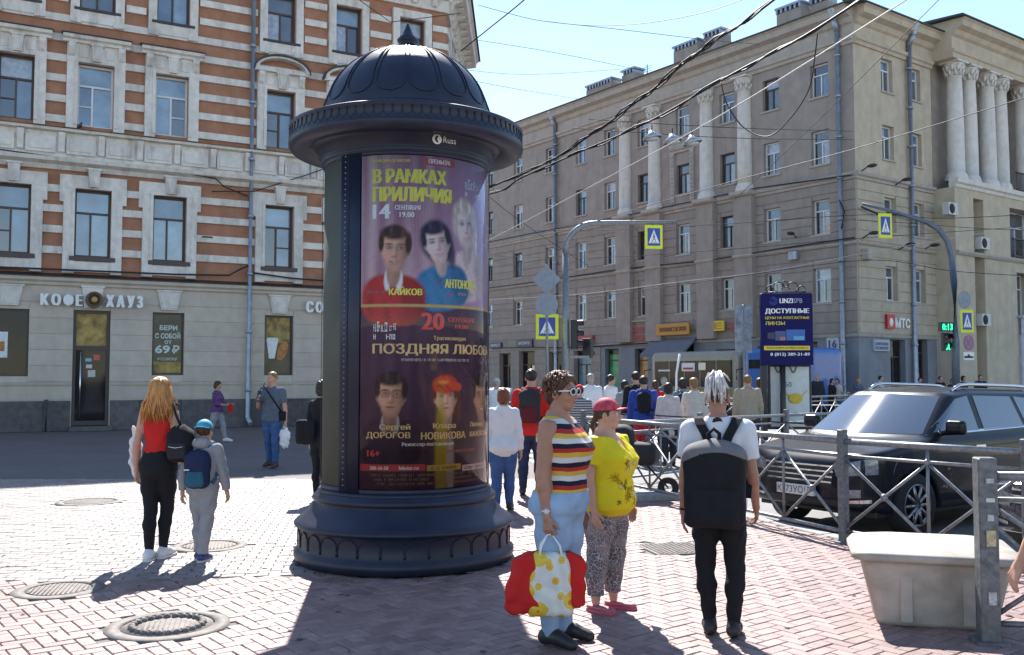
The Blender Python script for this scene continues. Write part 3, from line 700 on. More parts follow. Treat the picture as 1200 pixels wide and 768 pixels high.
opsA_ = [(u - WA / 2, u + WA / 2, a, b) for (a, b) in ROWS for u in UA]
shops = [(2.3, 3.9, .2, 3.45), (4.6, 6.0, .9, 3.3), (7.2, 8.9, .5, 3.2), (10.5, 13.2, .1, 3.6), (14.2, 15.3, .9, 3.4), (16.75, 18.0, .9, 3.45), (19.3, 21.0, .2, 3.4), (22.2, 23.6, .2, 3.4), (25.2, 27.0, .1, 3.5), (28.0, 29.4, .2, 3.4), (31, 33, .2, 3.4)]
fa.wall('wall', 0, 46, 11.5, 19.0, [w for w in opsA_ if w[2] > 11], M_stone); fa.wall('lower_wall', 0, 46, 3.75, 11.5, [w for w in opsA_ if w[2] < 11], M_stone)
fa.wall('shopfront_wall', 0, 18.4, 0, 3.75, shops[:6], M_shopg, .4); fa.wall('ground_floor_wall', 18.4, 46, 0, 3.75, shops[6:], M_stone, .4); fa.courses(18.4, 46, .1, 3.6, .5, .045, .05, shops, M_rust, 'stone_course')
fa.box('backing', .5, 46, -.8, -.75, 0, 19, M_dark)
for w in opsA_:
    white = random.random() < .62 or w[0] < 4
    fa.window(*w, M_wpvc if white else M_brown, random.choice([[PD, PB, PD], [PG, PC, PD], [PL, PG, PB], [PB, PD, PG], [PC, PG, PD]]), transom=.68, o=-.2, fr=.075)
    fa.box('window_sill', w[0] - .08, w[1] + .08, -.05, .09, w[2] - .1, w[2] - .01, M_trim)
for i, w in enumerate(shops):
    fa.window(*w, M_brown, [[PS, PG, PS], [PS, PS, PS]][i % 2], transom=.72, o=-.3, fr=.09, mull=(.5,) if w[1] - w[0] > 1.3 else (), name='shop_window')
fa.courses(0, 46, 3.8, 8.0, .52, .045, .05, opsA_, M_rust, 'stone_course'); fa.courses(0, 46, 8.24, 11.15, .52, .045, .05, opsA_, M_rust, 'stone_course')
WB = [(2.28, 3.28), (4.72, 5.78)]
opsB_ = [(a, b, c + (.25 if c > 11 else .1), d + (.25 if d > 13 else .1)) for (a, b) in WB for (c, d) in ROWS]
opsBs = [(2.6, 3.9, .1, 3.55), (4.95, 5.9, .9, 3.6)]
fb.wall('corner_wall', 0, 6.75, 11.5, 19.0, [w for w in opsB_ if w[2] > 11], M_cream); fb.wall('corner_lower_wall', 0, 6.75, 3.75, 11.5, [w for w in opsB_ if w[2] < 11], M_cream); fb.wall('corner_shopfront', 0, 6.75, 0, 3.75, opsBs, M_shopg, .4)
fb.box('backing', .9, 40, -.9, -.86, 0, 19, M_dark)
for w in opsB_:
    fb.window(*w, M_wpvc, random.choice([[PB, PD, PG], [PG, PL, PD]]), transom=.68, o=-.22, fr=.075); fb.box('window_sill', w[0] - .06, w[1] + .06, -.05, .08, w[2] - .1, w[2] - .01, M_trim)
for w in opsBs: fb.window(*w, M_brown, [PS, PS, PS], transom=.75, o=-.3, mull=(.5,), name='shop_window')
fb.courses(.055, 6.75, 3.8, 8.0, .52, .045, .05, opsB_, M_rustb, 'stone_course'); fb.courses(.055, 6.75, 8.24, 11.15, .52, .045, .05, opsB_, M_rustb, 'stone_course')
ENT = [(0, 17.75), (.1, 17.75), (.13, 17.9), (.22, 17.95), (.24, 18.1), (.08, 18.12), (.08, 18.7), (.2, 18.78), (.3, 19.0), (.62, 19.12), (.66, 19.4), (.78, 19.5), (0, 19.62)]
for fc, ua, ub in ((fa, -.06, 46), (fb, -.06, 6.75)):
    cornice(fc, 'belt_course', ua, ub, [(0, 11.18), (.08, 11.18), (.1, 11.3), (.2, 11.36), (.22, 11.5), (.0, 11.58)], M_trim)
    cornice(fc, 'belt_course', ua, ub, [(0, 8.02), (.09, 8.02), (.16, 8.1), (.17, 8.18), (.0, 8.23)], M_trim)
    cornice(fc, 'belt_course', ua, ub, [(0, 3.62), (.07, 3.62), (.1, 3.72), (.0, 3.78)], M_trim)
    cornice(fc, 'entablature', ua if fc is fa else .0, ub, ENT, M_trim if fc is fa else M_cream)
    cornice(fc, 'roof_edge', ua - .75, ub, [(0, 19.72), (.86, 19.56), (.86, 19.5), (0, 19.625)], M_roofd)
MB().add([(-46, 0, 19.7), (0, 0, 19.7), (0, 40, 19.7), (-12, 40, 22.5), (-12, 12, 22.5), (-46, 12, 22.5)], [(0, 1, 4, 5), (1, 2, 3, 4)]).build('roof', M_roofd, RBd)
# engaged columns on the long side
def column(fc, u, o, z0, z1, r, m, half=False, name='column'):
    mb = MB(); prof = [(r * 1.3, 0), (r * 1.3, .16), (r * 1.2, .2), (r * 1.22, .3), (r * 1.05, .38), (r, .45)]
    h = z1 - z0
    for t in np.linspace(0, 1, 8): prof.append((r * (1 - .14 * t * t), .45 + (h - 1.25) * t))
    prof += [(r * .93, h - .78), (r * .86, h - .74), (r * .9, h - .5), (r * 1.08, h - .22), (r * 1.2, h - .1)]
    mb.lathe(prof, 24); mb.v = [(u + p[0], o + p[1], z0 + p[2]) for p in mb.v]
    c = fc.add(name, mb, m)
    cap = MB()
    for row, (zz, rr, hh) in enumerate(((h - .74, .9, .3), (h - .5, .98, .3))):
        for k in range(10):
            a = 2 * math.pi * (k + row * .5) / 10; pts = [(r * rr * 1.0 * math.cos(a), r * rr * math.sin(a), zz), (r * (rr + .1) * math.cos(a), r * (rr + .1) * math.sin(a), zz + hh * .6), (r * (rr + .3) * math.cos(a), r * (rr + .3) * math.sin(a), zz + hh), (r * (rr + .28) * math.cos(a), r * (rr + .28) * math.sin(a), zz + hh * .85)]
            cap.tube(pts, [r * .2, r * .18, r * .1, r * .04], 5)
    cap.box(-r * 1.25, r * 1.25, -r * 1.25, r * 1.25, h - .09, h)
    cap.v = [(u + p[0], o + p[1], z0 + p[2]) for p in cap.v]; fc.add('capital', cap, m, c)
for u in (6.62, 9.32, 13.4, 15.95): column(fa, u, .06, 11.55, 17.75, .42, M_colw)
# ornamented window frame between the columns
fr = MB()
for (a, b, c, d) in ((10.3, 10.6, 11.6, 14.6), (11.84, 12.14, 11.6, 14.6), (10.25, 12.19, 14.6, 15.1)): fr.box(a, b, 0, .12, c, d)
for k in range(12):
    for a in (10.45, 11.99): fr.sphere((a, .12, 11.75 + k * .24), .09, 6, 4)
    fr.sphere((10.4 + k * .15, .13, 14.85), .12, 6, 4)
fa.add('window_surround', fr, M_trim)
for u in (6.62, 9.32, 13.4, 15.95): fa.box('pier', u - .62, u + .62, .0, .36, 3.8, 11.5, M_stone); cornice(fa, 'pier_cap', u - .7, u + .7, [(0, 11.3), (.5, 11.3), (.6, 11.4), (.6, 11.56), (0, 11.56)], M_trim); cornice(fa, 'pier_belt', u - .66, u + .66, [(0, 8.02), (.4, 8.02), (.46, 8.1), (.46, 8.18), (0, 8.2)], M_trim)
cornice(fa, 'ledge', 13.6, 16.1, [(0, 5.0), (.2, 5.0), (.22, 5.1), (0, 5.14)], M_trim)
downpipe(fa, .72, .2, .1, 19.0, .13, m=M_zinc); downpipe(fa, 22.7, .2, .1, 18.9, .13, m=M_zinc); downpipe(fb, 5.02 - .55, .2, .1, 19.2, .13, m=M_zinc)
for fc, u in ((fa, .72), (fa, 22.7), (fb, 4.47)):
    mb = MB(); mb.lathe([(.14, 0), (.16, .2), (.3, .5), (.3, .62)], 12); mb.v = [(u + p[0], .5 + p[1], 18.95 + p[2]) for p in mb.v]; mb.tube([(u, .5, 19.0), (u, .2, 18.5)], .13, 10); fc.add('rainwater_head', mb, M_zinc)
# portico on the short side
PR = 1.15
fb.box('portico_side', 6.75, 6.95, -.2, PR, 0, 11.4, M_cream); fb.box('recess_wall', 6.95, 40, -.3, -.1, 11.4, 18.3, M_stone)
fp_ = Fac(RBd, lambda u, o, z: (PR + o, u, z))
piers = [(6.95, 8.55), (9.55, 12.2), (15.6, 17.2), (19, 21)]
opsP = [(8.55, 9.55, .2, 11.0), (12.3, 15.4, 8.2, 10.9), (12.9, 14.9, 4.9, 7.4), (13.4, 15.6, .1, 3.95), (17.2, 18.6, 8.2, 10.9), (17.2, 18.6, 4.9, 7.4)]
fp_.wall('portico_base', 6.95, 40, 0, 11.4, opsP, M_cream, .9)
for w in opsP[1:]: fp_.window(w[0] + .0, w[1], w[2], w[3], M_wpvc, [PG, PL, PB], o=-.75, mull=(.33, .66), name='window')
fp_.box('niche_wall', 8.55, 9.55, -1.0, -.88, .2, 11.0, M_cream)
cornice(fp_, 'portico_cornice', 6.75, 40, [(-.3, 11.4), (.06, 11.4), (.1, 11.55), (.22, 11.62), (.24, 11.85), (-.3, 11.86)], M_colw)
cornice(fp_, 'belt_course', 6.75, 40, [(-.02, 7.92), (.09, 7.92), (.18, 8.04), (.18, 8.12), (-.02, 8.18)], M_trim)
for u in (7.75, 9.1, 11.0, 12.35, 14.9, 16.25, 19, 20.4): column(fp_, u, -.42, 11.86, 18.1, .43, M_colw)
cornice(fp_, 'portico_entablature', 6.75, 40, [(-1.3, 18.1), (.08, 18.1), (.1, 18.35), (.18, 18.4), (.18, 18.5), (.04, 18.55), (.04, 19.2), (.2, 19.3), (.3, 19.5), (.62, 19.62), (.66, 19.9), (.78, 20.0), (-1.3, 20.1)], M_cream)
cornice(fp_, 'roof_edge', 6.4, 40, [(-1.3, 20.25), (.86, 20.08), (.86, 20.02), (-1.3, 20.12)], M_roofd)
# little balcony rails, air conditioners, portal
for (u0, u1, z0) in ((12.4, 15.3, 8.2), (13.0, 14.7, 11.9)):
    mb = MB(); k = u0
    while k <= u1: mb.tube([(k, .05 if z0 < 9 else .1, z0), (k, .05 if z0 < 9 else .1, z0 + 1.0)], .018, 5); k += .14
    mb.box(u0, u1, .02, .14, z0 + .98, z0 + 1.04); mb.box(u0, u1, .02, .14, z0 + .05, z0 + .1); fp_.add('balcony_rail', mb, M_flash)
def aircon(fc, u, o, z, parent=None):
    mb = MB(); mb.box(u, u + .85, o, o + .35, z, z + .62); a = fc.add('air_conditioner', mb, mat('aircon_white', (.55, .55, .53), .5))
    mb = MB(); mb.lathe([(0, .36), (.24, .365), (.26, .35)], 20); mb.v = [(u + .32 + p[0], o + p[2], z + .31 + p[1]) for p in mb.v]; fc.add('fan_grille', mb, M_dark, a)
aircon(fb, 6.0, .9, 9.9); aircon(fp_, 8.8, -.1, 8.35); aircon(fp_, 8.7, -.1, 4.35)
mb = MB(); mb.box(12.95, 13.38, .0, .14, .0, 4.9); mb.box(15.62, 16.1, 0, .14, 0, 4.9); mb.box(12.95, 16.1, .0, .17, 4.0, 4.9); mb.box(12.8, 16.3, 0, .3, 4.9, 5.05)
fp_.add('portal', mb, mat('portal_grey', (.42, .43, .47), .7, var=.2, scale=3)); fp_.add('sign_letter', text_mb('че', 14.0, 14.7, 2.7, 3.05, -.6, .02), M_letter)
# roof chimneys
for (u, o, w, z1) in ((20.6, -3.0, 2.6, 22.0), (19.0, -3.6, 1.2, 22.4), (12.4, -2.6, 2.0, 22.2), (10.9, -3, 1.3, 22.5), (4.6, -2.2, 1.6, 21.9), (3.4, -2.8, 1., 22.0)):
    c = fa.box('chimney', u, u + w, o - .9, o, 19.7, z1 - .35, M_stone)
    mb = MB(); mb.box(u - .08, u + w + .08, o - .98, o + .08, z1 - .12, z1)
    k = u
    while k < u + w - .05: mb.box(k, k + .12, o - .9, o + .06, z1 - .35, z1 - .12); k += .3
    fa.add('chimney_cap', mb, M_zinc, c)
mb = MB(); mb.tube([(15.6, -1.5, 19.7), (15.6, -1.5, 21.2)], .03, 6)
for k in range(4): mb.tube([(15.2, -1.5, 20.6 + .15 * k), (16.0, -1.5, 20.6 + .15 * k)], .012, 5)
fa.add('roof_antenna', mb, M_cable)
# shop signs
def signbox(fc, u0, u1, z0, z1, o, col, txt=None, tcol=(.85, .85, .85), name='shop_sign', reverse=True):
    sg = fc.add(name, MB().box(u0, u1, o - .12, o, z0, z1), mat('sign_%.2f_%.2f' % (col[0], col[2]), col, .45, var=.08))
    if txt:
        a, b = (u1 - .12, u0 + .12) if fc is fa else (u0 + .12, u1 - .12)
        mb = text_mb(txt, a, b, z0 + (z1 - z0) * .18, z1 - (z1 - z0) * .18, 0, .03); mb.v = [(p[0], o + .012, p[2]) for p in mb.v]
        fc.add('lettering', mb, mat('sletter_%.2f_%.2f' % (tcol[0], tcol[2]), tcol, .5, var=0), sg)
    return sg
def scribble(fc, u0, u1, z0, z1, o, m, rows=1, parent=None, seed=1, name='lettering'):
    """lettering too small to read: letter-like strokes"""
    r = random.Random(seed); mb = MB(); hh = (z1 - z0) / rows
    for j in range(rows):
        a, b = z0 + j * hh + hh * .14, z0 + (j + 1) * hh - hh * .14; w = (b - a) * .62; u = u0; t = w * .2
        while u + w < u1 + .01:
            mb.box(u, u + t, o, o + .01, a, b)
            k = r.randrange(5)
            if k in (0, 2, 3): mb.box(u + t, u + w * .8, o, o + .01, b - t, b)
            if k in (1, 2): mb.box(u + t, u + w * .8, o, o + .01, a, a + t)
            if k in (0, 1, 4): mb.box(u + w * .6, u + w * .8, o, o + .01, a + t, b - t)
            if k in (3, 4): mb.box(u + t, u + w * .6, o, o + .01, (a + b - t) / 2, (a + b + t) / 2)
            u += w
    return fc.add(name, mb, m, parent)
M_red = mat('sign_red', (.55, .02, .03), .45, var=.05); M_dtxt = mat('sign_dark_text', (.12, .05, .02), .5, var=0); M_ltxt = mat('sign_light_text', (.7, .7, .72), .5, var=0)
sg = signbox(fa, 10.5, 13.1, 4.1, 4.75, .4, (.55, .24, .03)); scribble(fa, 10.7, 12.9, 4.25, 4.6, .41, M_dtxt, 1, sg, 2)
signbox(fa, 8.0, 8.8, 4.2, 4.75, .35, (.8, .55, .02), 'Е', (.5, .25, .02)); scribble(fa, 6.2, 7.9, 4.1, 4.7, .3, M_red, 1, None, 3, 'shop_sign')
scribble(fa, 14.3, 15.9, 3.8, 4.75, .2, M_red, 2, None, 4, 'shop_sign'); sg = signbox(fa, 18.9, 20.6, 3.75, 4.35, .25, (.45, .02, .04)); scribble(fa, 19.0, 20.5, 3.85, 4.25, .26, mat('sign_pink_text', (.6, .3, .32), .5, var=0), 1, sg, 5)
scribble(fa, 2.7, 4.4, 4.35, 4.6, .15, M_ltxt, 1, None, 6, 'shop_sign')
sg = signbox(fa, 25.3, 27.1, 3.8, 4.3, .2, (.06, .06, .09)); scribble(fa, 25.5, 26.9, 3.92, 4.18, .21, M_ltxt, 1, sg, 7); sg = signbox(fa, 29.0, 30.4, 3.8, 4.2, .2, (.05, .06, .12)); scribble(fa, 29.1, 30.3, 3.88, 4.12, .21, M_ltxt, 1, sg, 8)
signbox(fa, 1.0, 1.7, 3.0, 3.6, .1, (.5, .52, .55), '16', (.05, .06, .2)); sg = signbox(fb, 1.1, 2.4, 2.95, 3.5, .1, (.38, .42, .48)); scribble(fb, 1.2, 2.3, 3.0, 3.4, .11, mat('plate_text', (.15, .18, .35), .5, var=0), 2, sg, 9)
scribble(f, 4.6, 5.26, 2.24, 2.36, -.139, M_mint, 1, None, 17)
def fletters(fc, s, u0, u1, z0, z1, o, m):
    mb = text_mb(s, u1 if fc is fa else u0, u0 if fc is fa else u1, z0, z1, 0, .04); mb.v = [(p[0], o, p[2]) for p in mb.v]; return fc.add('shop_sign', mb, m)
mb = MB(); mb.prism([(2.1, 4.05), (2.75, 4.05), (2.75, 4.75), (2.1, 4.75)], .06, .2); fb.add('shop_sign', mb, M_red)
mb = MB(); mb.sphere((2.42, .2, 4.36), .2, 12, 8, (.8, .25, 1.1)); fb.add('shop_sign', mb, M_letter); fletters(fb, 'МТС', 2.85, 4.15, 4.12, 4.6, .15, M_letter)
fa.add('awning', MB().add([(10.2, .05, 3.95), (13.5, .05, 3.95), (13.5, 1.3, 3.0), (10.2, 1.3, 3.0), (10.2, 1.3, 2.85), (13.5, 1.3, 2.85), (10.2, .05, 3.9), (13.5, .05, 3.9), (10.2, 1.25, 2.85), (13.5, 1.25, 2.85)], [(0, 1, 2, 3), (3, 2, 5, 4), (0, 3, 4, 8, 6), (1, 2, 5, 9, 7)]), mat('awning_grey', (.16, .17, .2), .8))
for (u0, u1, c) in ((16.8, 17.95, (.02, .28, .1)), (14.25, 15.25, (.42, .22, .05)), (19.4, 20.9, (.1, .2, .25))):
    fa.box('window_print', u0, u1, -.345, -.34, 1.0, 3.1, mat('shopprint%.1f' % u0, c, .5, var=.5, scale=3, coat=.5))
fb.box('window_print', 5.0, 5.85, -.345, -.34, .95, 1.9, M_red)
# wall lamps at the corner, meter boxes, cables
for (fc, u, o, z) in ((fa, 3.4, .3, 8.9), (fb, .35, .5, 8.5), (fb, .3, .5, 11.7), (fb, 3.2, .5, 11.4), (fb, 5.6, .5, 8.35), (fb, 3.4, .5, 8.2)):
    mb = MB(); mb.tube([(u, .05, z - .2), (u, o, z)], .03, 6); mb.sphere((u, o + .2, z), .2, 10, 6, (.7, 1.4, .45)); fc.add('wall_lamp', mb, M_flash)
fa.box('meter_box', 3.2, 3.7, .05, .35, 7.6, 8.0, M_zinc); fa.box('meter_box', .95, 1.5, .02, .25, 1.4, 2.2, M_shopg); fb.box('meter_box', .3, .7, .05, .4, 7.3, 7.8, M_trim)
for pts in ([(-.1, .3, 8.3), (4, .3, 8.25), (9, .35, 8.1), (16, .3, 8.3), (24, .3, 8.2), (40, .3, 8.2)], [(0, .32, 11.3), (6, .3, 11.6), (16, .4, 11.5), (26, .3, 11.6), (40, .3, 11.6)], [(.6, .3, 8.8), (.4, .35, 9.6), (.7, .3, 10.2)], [(14, .2, 3.7), (20, .25, 3.62), (30, .2, 3.8)]):
    fa.add('wall_cable', MB().tube(pts, .035, 5), M_cable)
fb.add('wall_cable', MB().tube([(0, .3, 9.75), (1.2, .35, 9.55), (3, .35, 9.7), (4.5, .3, 9.6)], .05, 5), M_cable)

# ------------------------------------------------------------------ houses closing the far end of the street
def plain_house(name, label, u_org, rot, w, h, col, rows, bays):
    b = thing(name, label, 'building', u_org, rot, None); fc = Fac(b, lambda u, o, z: (u, -o, z)); m = mat('far_' + name + '%.2f' % col[0], col, .9, var=.12, scale=1, stain=.3)
    ops = []
    for r in range(rows):
        for k in range(bays):
            u = (k + .5) * w / bays; ops.append((u - .55, u + .55, 1.2 + r * (h - 1) / rows, 1.2 + r * (h - 1) / rows + 1.8))
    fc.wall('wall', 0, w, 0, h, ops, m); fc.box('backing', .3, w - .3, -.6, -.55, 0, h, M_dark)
    for q in ops: fc.window(*q, M_wpvc, [PD, PG, PB], transom=.66)
    cornice(fc, 'cornice', -.3, w + .3, [(0, h - .5), (.2, h - .4), (.5, h), (0, h + .1)], M_trim)
    MB().add([(0, 0, h + .1), (w, 0, h + .1), (w, 10, h + 2), (0, 10, h + 2), (0, 10, 0), (w, 10, 0), (0, 0, 0), (w, 0, 0)], [(0, 1, 2, 3), (0, 3, 4, 6), (1, 2, 5, 7)]).build('roof', M_roofd, b)
plain_house('apartment_house', 'distant ochre apartment house closing the end of the side street', (-22, 104, 0), R(-4), 18, 17, (.42, .34, .22), 4, 6)
# ------------------------------------------------------------------ the advertising column
M_navy = mat('column_navy', (.014, .019, .040), .42, var=.25, scale=7, bump=.04, bscale=60, stain=.2, stain_col=(.03, .034, .048), spec=.4)
M_navyd = mat('column_navy_dark', (.012, .015, .028), .5, var=.2, scale=9, stain=.2)
KX, KY = -1.02, 9.15
BASE_A = math.atan2(-KY, -KX)                          # towards the photographer
AC = thing('advertising_column', 'round dark navy advertising column with domed roof and theatre posters', 'advertising column', (KX, KY, 0), BASE_A)
RB_ = .788
MB().lathe([(.98, 0), (1.02, .015), (1.035, .06), (1.035, .10), (1.005, .125), (1.0, .14)], 96).build('base_rim', M_navy, AC)
MB().lathe([(1.0, .135), (.992, .15), (.992, .315), (1.0, .325)], 96).build('base_band', M_navy, AC)
MB().lathe([(1.0, .32), (1.03, .335), (1.035, .355), (1.02, .375), (.99, .40), (.93, .44), (.875, .50), (.845, .545), (.84, .56), (.86, .565), (.862, .60), (.845, .615), (.83, .625), (.825, .64), (.80, .645)], 96).build('base_shoulder', M_navy, AC)
arch = MB(); na = 30
for k in range(na):
    a = 2 * math.pi * (k + .5) / na; hw = 2 * math.pi / na * .47; pts = []
    for t in np.linspace(0, 1, 13):
        if t < .3: da, zz = -hw, .15 + t / .3 * .085
        elif t > .7: da, zz = hw, .15 + (1 - t) / .3 * .085
        else: ph = math.pi * (1 - (t - .3) / .4); da, zz = hw * math.cos(ph), .235 + .068 * math.sin(ph)
        pts.append((.997 * math.cos(a + da), .997 * math.sin(a + da), zz))
    arch.tube(pts, .0055, 5)
arch.build('base_relief', M_navy, AC)
# shell: sill ring, head ring, upright frames
MB().lathe([(.80, .63), (.815, .635), (.82, .65), (.815, .665), (.80, .672), (RB_ - .03, .676)], 96).build('sill_ring', M_navy, AC)
MB().lathe([(RB_ - .03, .66), (RB_ - .03, 3.8)], 96).build('core', M_navyd, AC)
def arc_panel(name, t0, t1, z0, z1, r, m, thick=.02, parent=AC, n=24):
    a0, a1 = R(t0), R(t1)
    return MB().lathe([(r - thick, z0), (r, z0), (r, z1), (r - thick, z1)], n, a0, a1).build(name, m, parent)
TH0, TH1 = -30.5, 87.5
for (a, b) in ((-47.5, -31), (-92, -86), (88, 96), (-150, -143), (205 - 0, 213)): arc_panel('frame_post', a, b, .67, 3.735, RB_ + .012, M_navy, .045)
fs = MB()
for k in range(60): a = R(-43.4); fs.sphere(((RB_ + .013) * math.cos(a), (RB_ + .013) * math.sin(a), .74 + k * .05), .008, 6, 4)
fs.build('hinge_rivets', mat('rivet_pale', (.25, .26, .3), .4, metal=.5), AC)
fs = MB().lathe([(RB_ - .02, .70), (RB_ + .016, .70), (RB_ + .016, 3.72), (RB_ - .02, 3.72)], 2, R(-41.2), R(-40.4)); fs.build('door_seam', M_dark, AC)
M_sage = mat('panel_sage', (.105, .11, .092), .85, spec=.15, var=.12, scale=2.5, bump=.05, stain=.2)
arc_panel('grey_panel', -86, -47.5, .72, 3.69, RB_ - .004, M_sage); arc_panel('panel_head', -92, 96, 3.672, 3.73, RB_ + .004, M_navy, .03, n=60); arc_panel('panel_foot', -92, 96, .66, .718, RB_ + .004, M_navy, .03, n=60)
arc_panel('grey_panel', 97, 204, .72, 3.69, RB_ - .004, M_sage); arc_panel('grey_panel', 213, 217, .72, 3.69, RB_ - .004, M_sage)
MB().lathe([(RB_ + .0, 3.70), (RB_ + .028, 3.715), (RB_ + .03, 3.745), (RB_ + .02, 3.765), (.84, 3.775), (.845, 3.85), (.87, 3.87), (.90, 3.885)], 96).build('neck', M_navy, AC)
MB().lathe([(.90, 3.885), (.96, 3.845), (1.05, 3.835), (1.10, 3.85), (1.125, 3.88), (1.128, 3.91)], 96).build('brim_underside', M_navy, AC)
MB().lathe([(1.128, 3.91), (1.12, 3.925), (1.112, 4.03), (1.125, 4.045), (1.125, 4.065), (1.08, 4.085), (.9, 4.115), (.80, 4.125)], 96).build('brim', M_navy, AC)
rl = MB(); na = 84
for k in range(na):
    a = 2 * math.pi * k / na; hw = math.pi / na * .92; pts = []
    for t in np.linspace(0, 1, 9):
        if t < .35: da, zz = -hw, 4.035 - t / .35 * .05
        elif t > .65: da, zz = hw, 4.035 - (1 - t) / .35 * .05
        else: ph = math.pi * (1 - (t - .35) / .3); da, zz = hw * math.cos(ph), 3.985 - .045 * math.sin(ph)
        pts.append((1.117 * math.cos(a + da), 1.117 * math.sin(a + da), zz))
    rl.tube(pts, .0055, 4)
rl.build('brim_relief', M_navy, AC)
DZ, DR, DH = 4.10, .815, .745
dprof = [(DR + .035, DZ - .01), (DR + .035, DZ + .03), (DR + .01, DZ + .04)] + [(DR * math.cos(t), DZ + .04 + DH * math.sin(t)) for t in np.linspace(0, R(86), 22)]
MB().lathe(dprof, 96).build('dome', M_navy, AC)
pt = MB(); na = 16
def dome_pt(a, e, off=.003): return ((DR * math.cos(e) + off) * math.cos(a), (DR * math.cos(e) + off) * math.sin(a), DZ + .04 + (DH + off) * math.sin(e))
for k in range(na):
    a0 = 2 * math.pi * (k + .5) / na; hw = math.pi / na
    # a petal: two sides narrowing upwards, rounded foot
    left = [(a0 - hw * .88 * (1 - .15 * t), R(18 + 62 * t)) for t in np.linspace(1, 0, 14)]
    foot = [(a0 + hw * .88 * math.cos(ph), R(18 - 9 * math.sin(ph))) for ph in np.linspace(math.pi, 0, 9)]
    right = [(a0 + hw * .88 * (1 - .15 * t), R(18 + 62 * t)) for t in np.linspace(0, 1, 14)]
    pt.tube([dome_pt(*q) for q in left + foot[1:-1] + right], .007, 6)
pt.build('dome_petals', M_navy, AC)
MB().lathe([(.12, 4.86), (.12, 4.915), (.085, 4.93), (.08, 4.95), (.10, 4.97), (.105, 4.99), (.07, 5.025), (.035, 5.09), (.012, 5.15), (0, 5.16)], 24).build('finial', M_navy, AC)

# poster: print as fine colour cells, letters as thin cut shapes wrapped round the drum
PT, PBt = 3.675, .715; PH = PT - PBt; PW = RB_ * R(TH1 - TH0)
nx, ny = 170, 340
S_, T_ = np.meshgrid(np.linspace(0, PW, nx), np.linspace(0, PH, ny))          # metres from left / from top
img = np.zeros((ny, nx, 3))
def noise2(x, y, seed=0):
    r = np.random.RandomState(seed); o = 0
    for k in range(7): a, b, p = r.uniform(-1, 1), r.uniform(-1, 1), r.uniform(0, 6.28); f_ = 3 * 1.7 ** k; o = o + np.sin(f_ * (a * x + b * y) + p) / 1.35 ** k
    return o * .2
def px2s(x): return RB_ * (math.asin(max(-1, min(1, (x - 475.7) / 96.0))) - R(TH0))
def px2t(y, x=475.7):
    th = math.asin(max(-1, min(1, (x - 475.7) / 96.0))); Y = KY - RB_ * math.cos(th); return PT - at(x, y, Y).z
def blend(m, col, a=1.):
    m = np.clip(m, 0, 1)[..., None] * a; img[:] = img * (1 - m) + np.array(col) * m
def emask(cx, cy, rx, ry, soft=.12, p=2.): q = (np.abs((S_ - cx) / rx) ** p + np.abs((T_ - cy) / ry) ** p) ** (1 / p); return np.clip((1 - q) / soft + .5, 0, 1)
n1 = noise2(S_, T_, 1); n2 = noise2(S_ * 2.5, T_ * .5, 2); n3 = noise2(S_ * 6, T_ * .12, 3)
up = T_ < px2t(357)
img[:] = np.array((.22, .10, .16))
blend(np.ones_like(S_), (.26, .14, .19), .7); blend(np.clip(n1 + .4, 0, 1), (.40, .22, .28), .6); blend(np.clip((S_ - .55) * 1.2, 0, 1), (.34, .22, .36), .65)
blend(np.clip(n3 * 2.6, 0, 1) * np.clip((.85 - S_) * 4, 0, 1), (.60, .46, .43), .65); blend(np.clip(-n3 * 2.6, 0, 1) * np.clip((.85 - S_) * 4, 0, 1), (.09, .035, .055), .7); blend(np.clip((S_ - .9) * 1.6, 0, 1) * np.clip(1.3 - T_, 0, 1), (.50, .42, .62), .5)
low = ~up
blend(low.astype(float), (.045, .022, .045)); blend(low * np.clip(n2 + .2, 0, 1), (.09, .045, .075), .7); blend(low * np.clip(n3 * 1.6, 0, 1), (.12, .07, .1), .35)
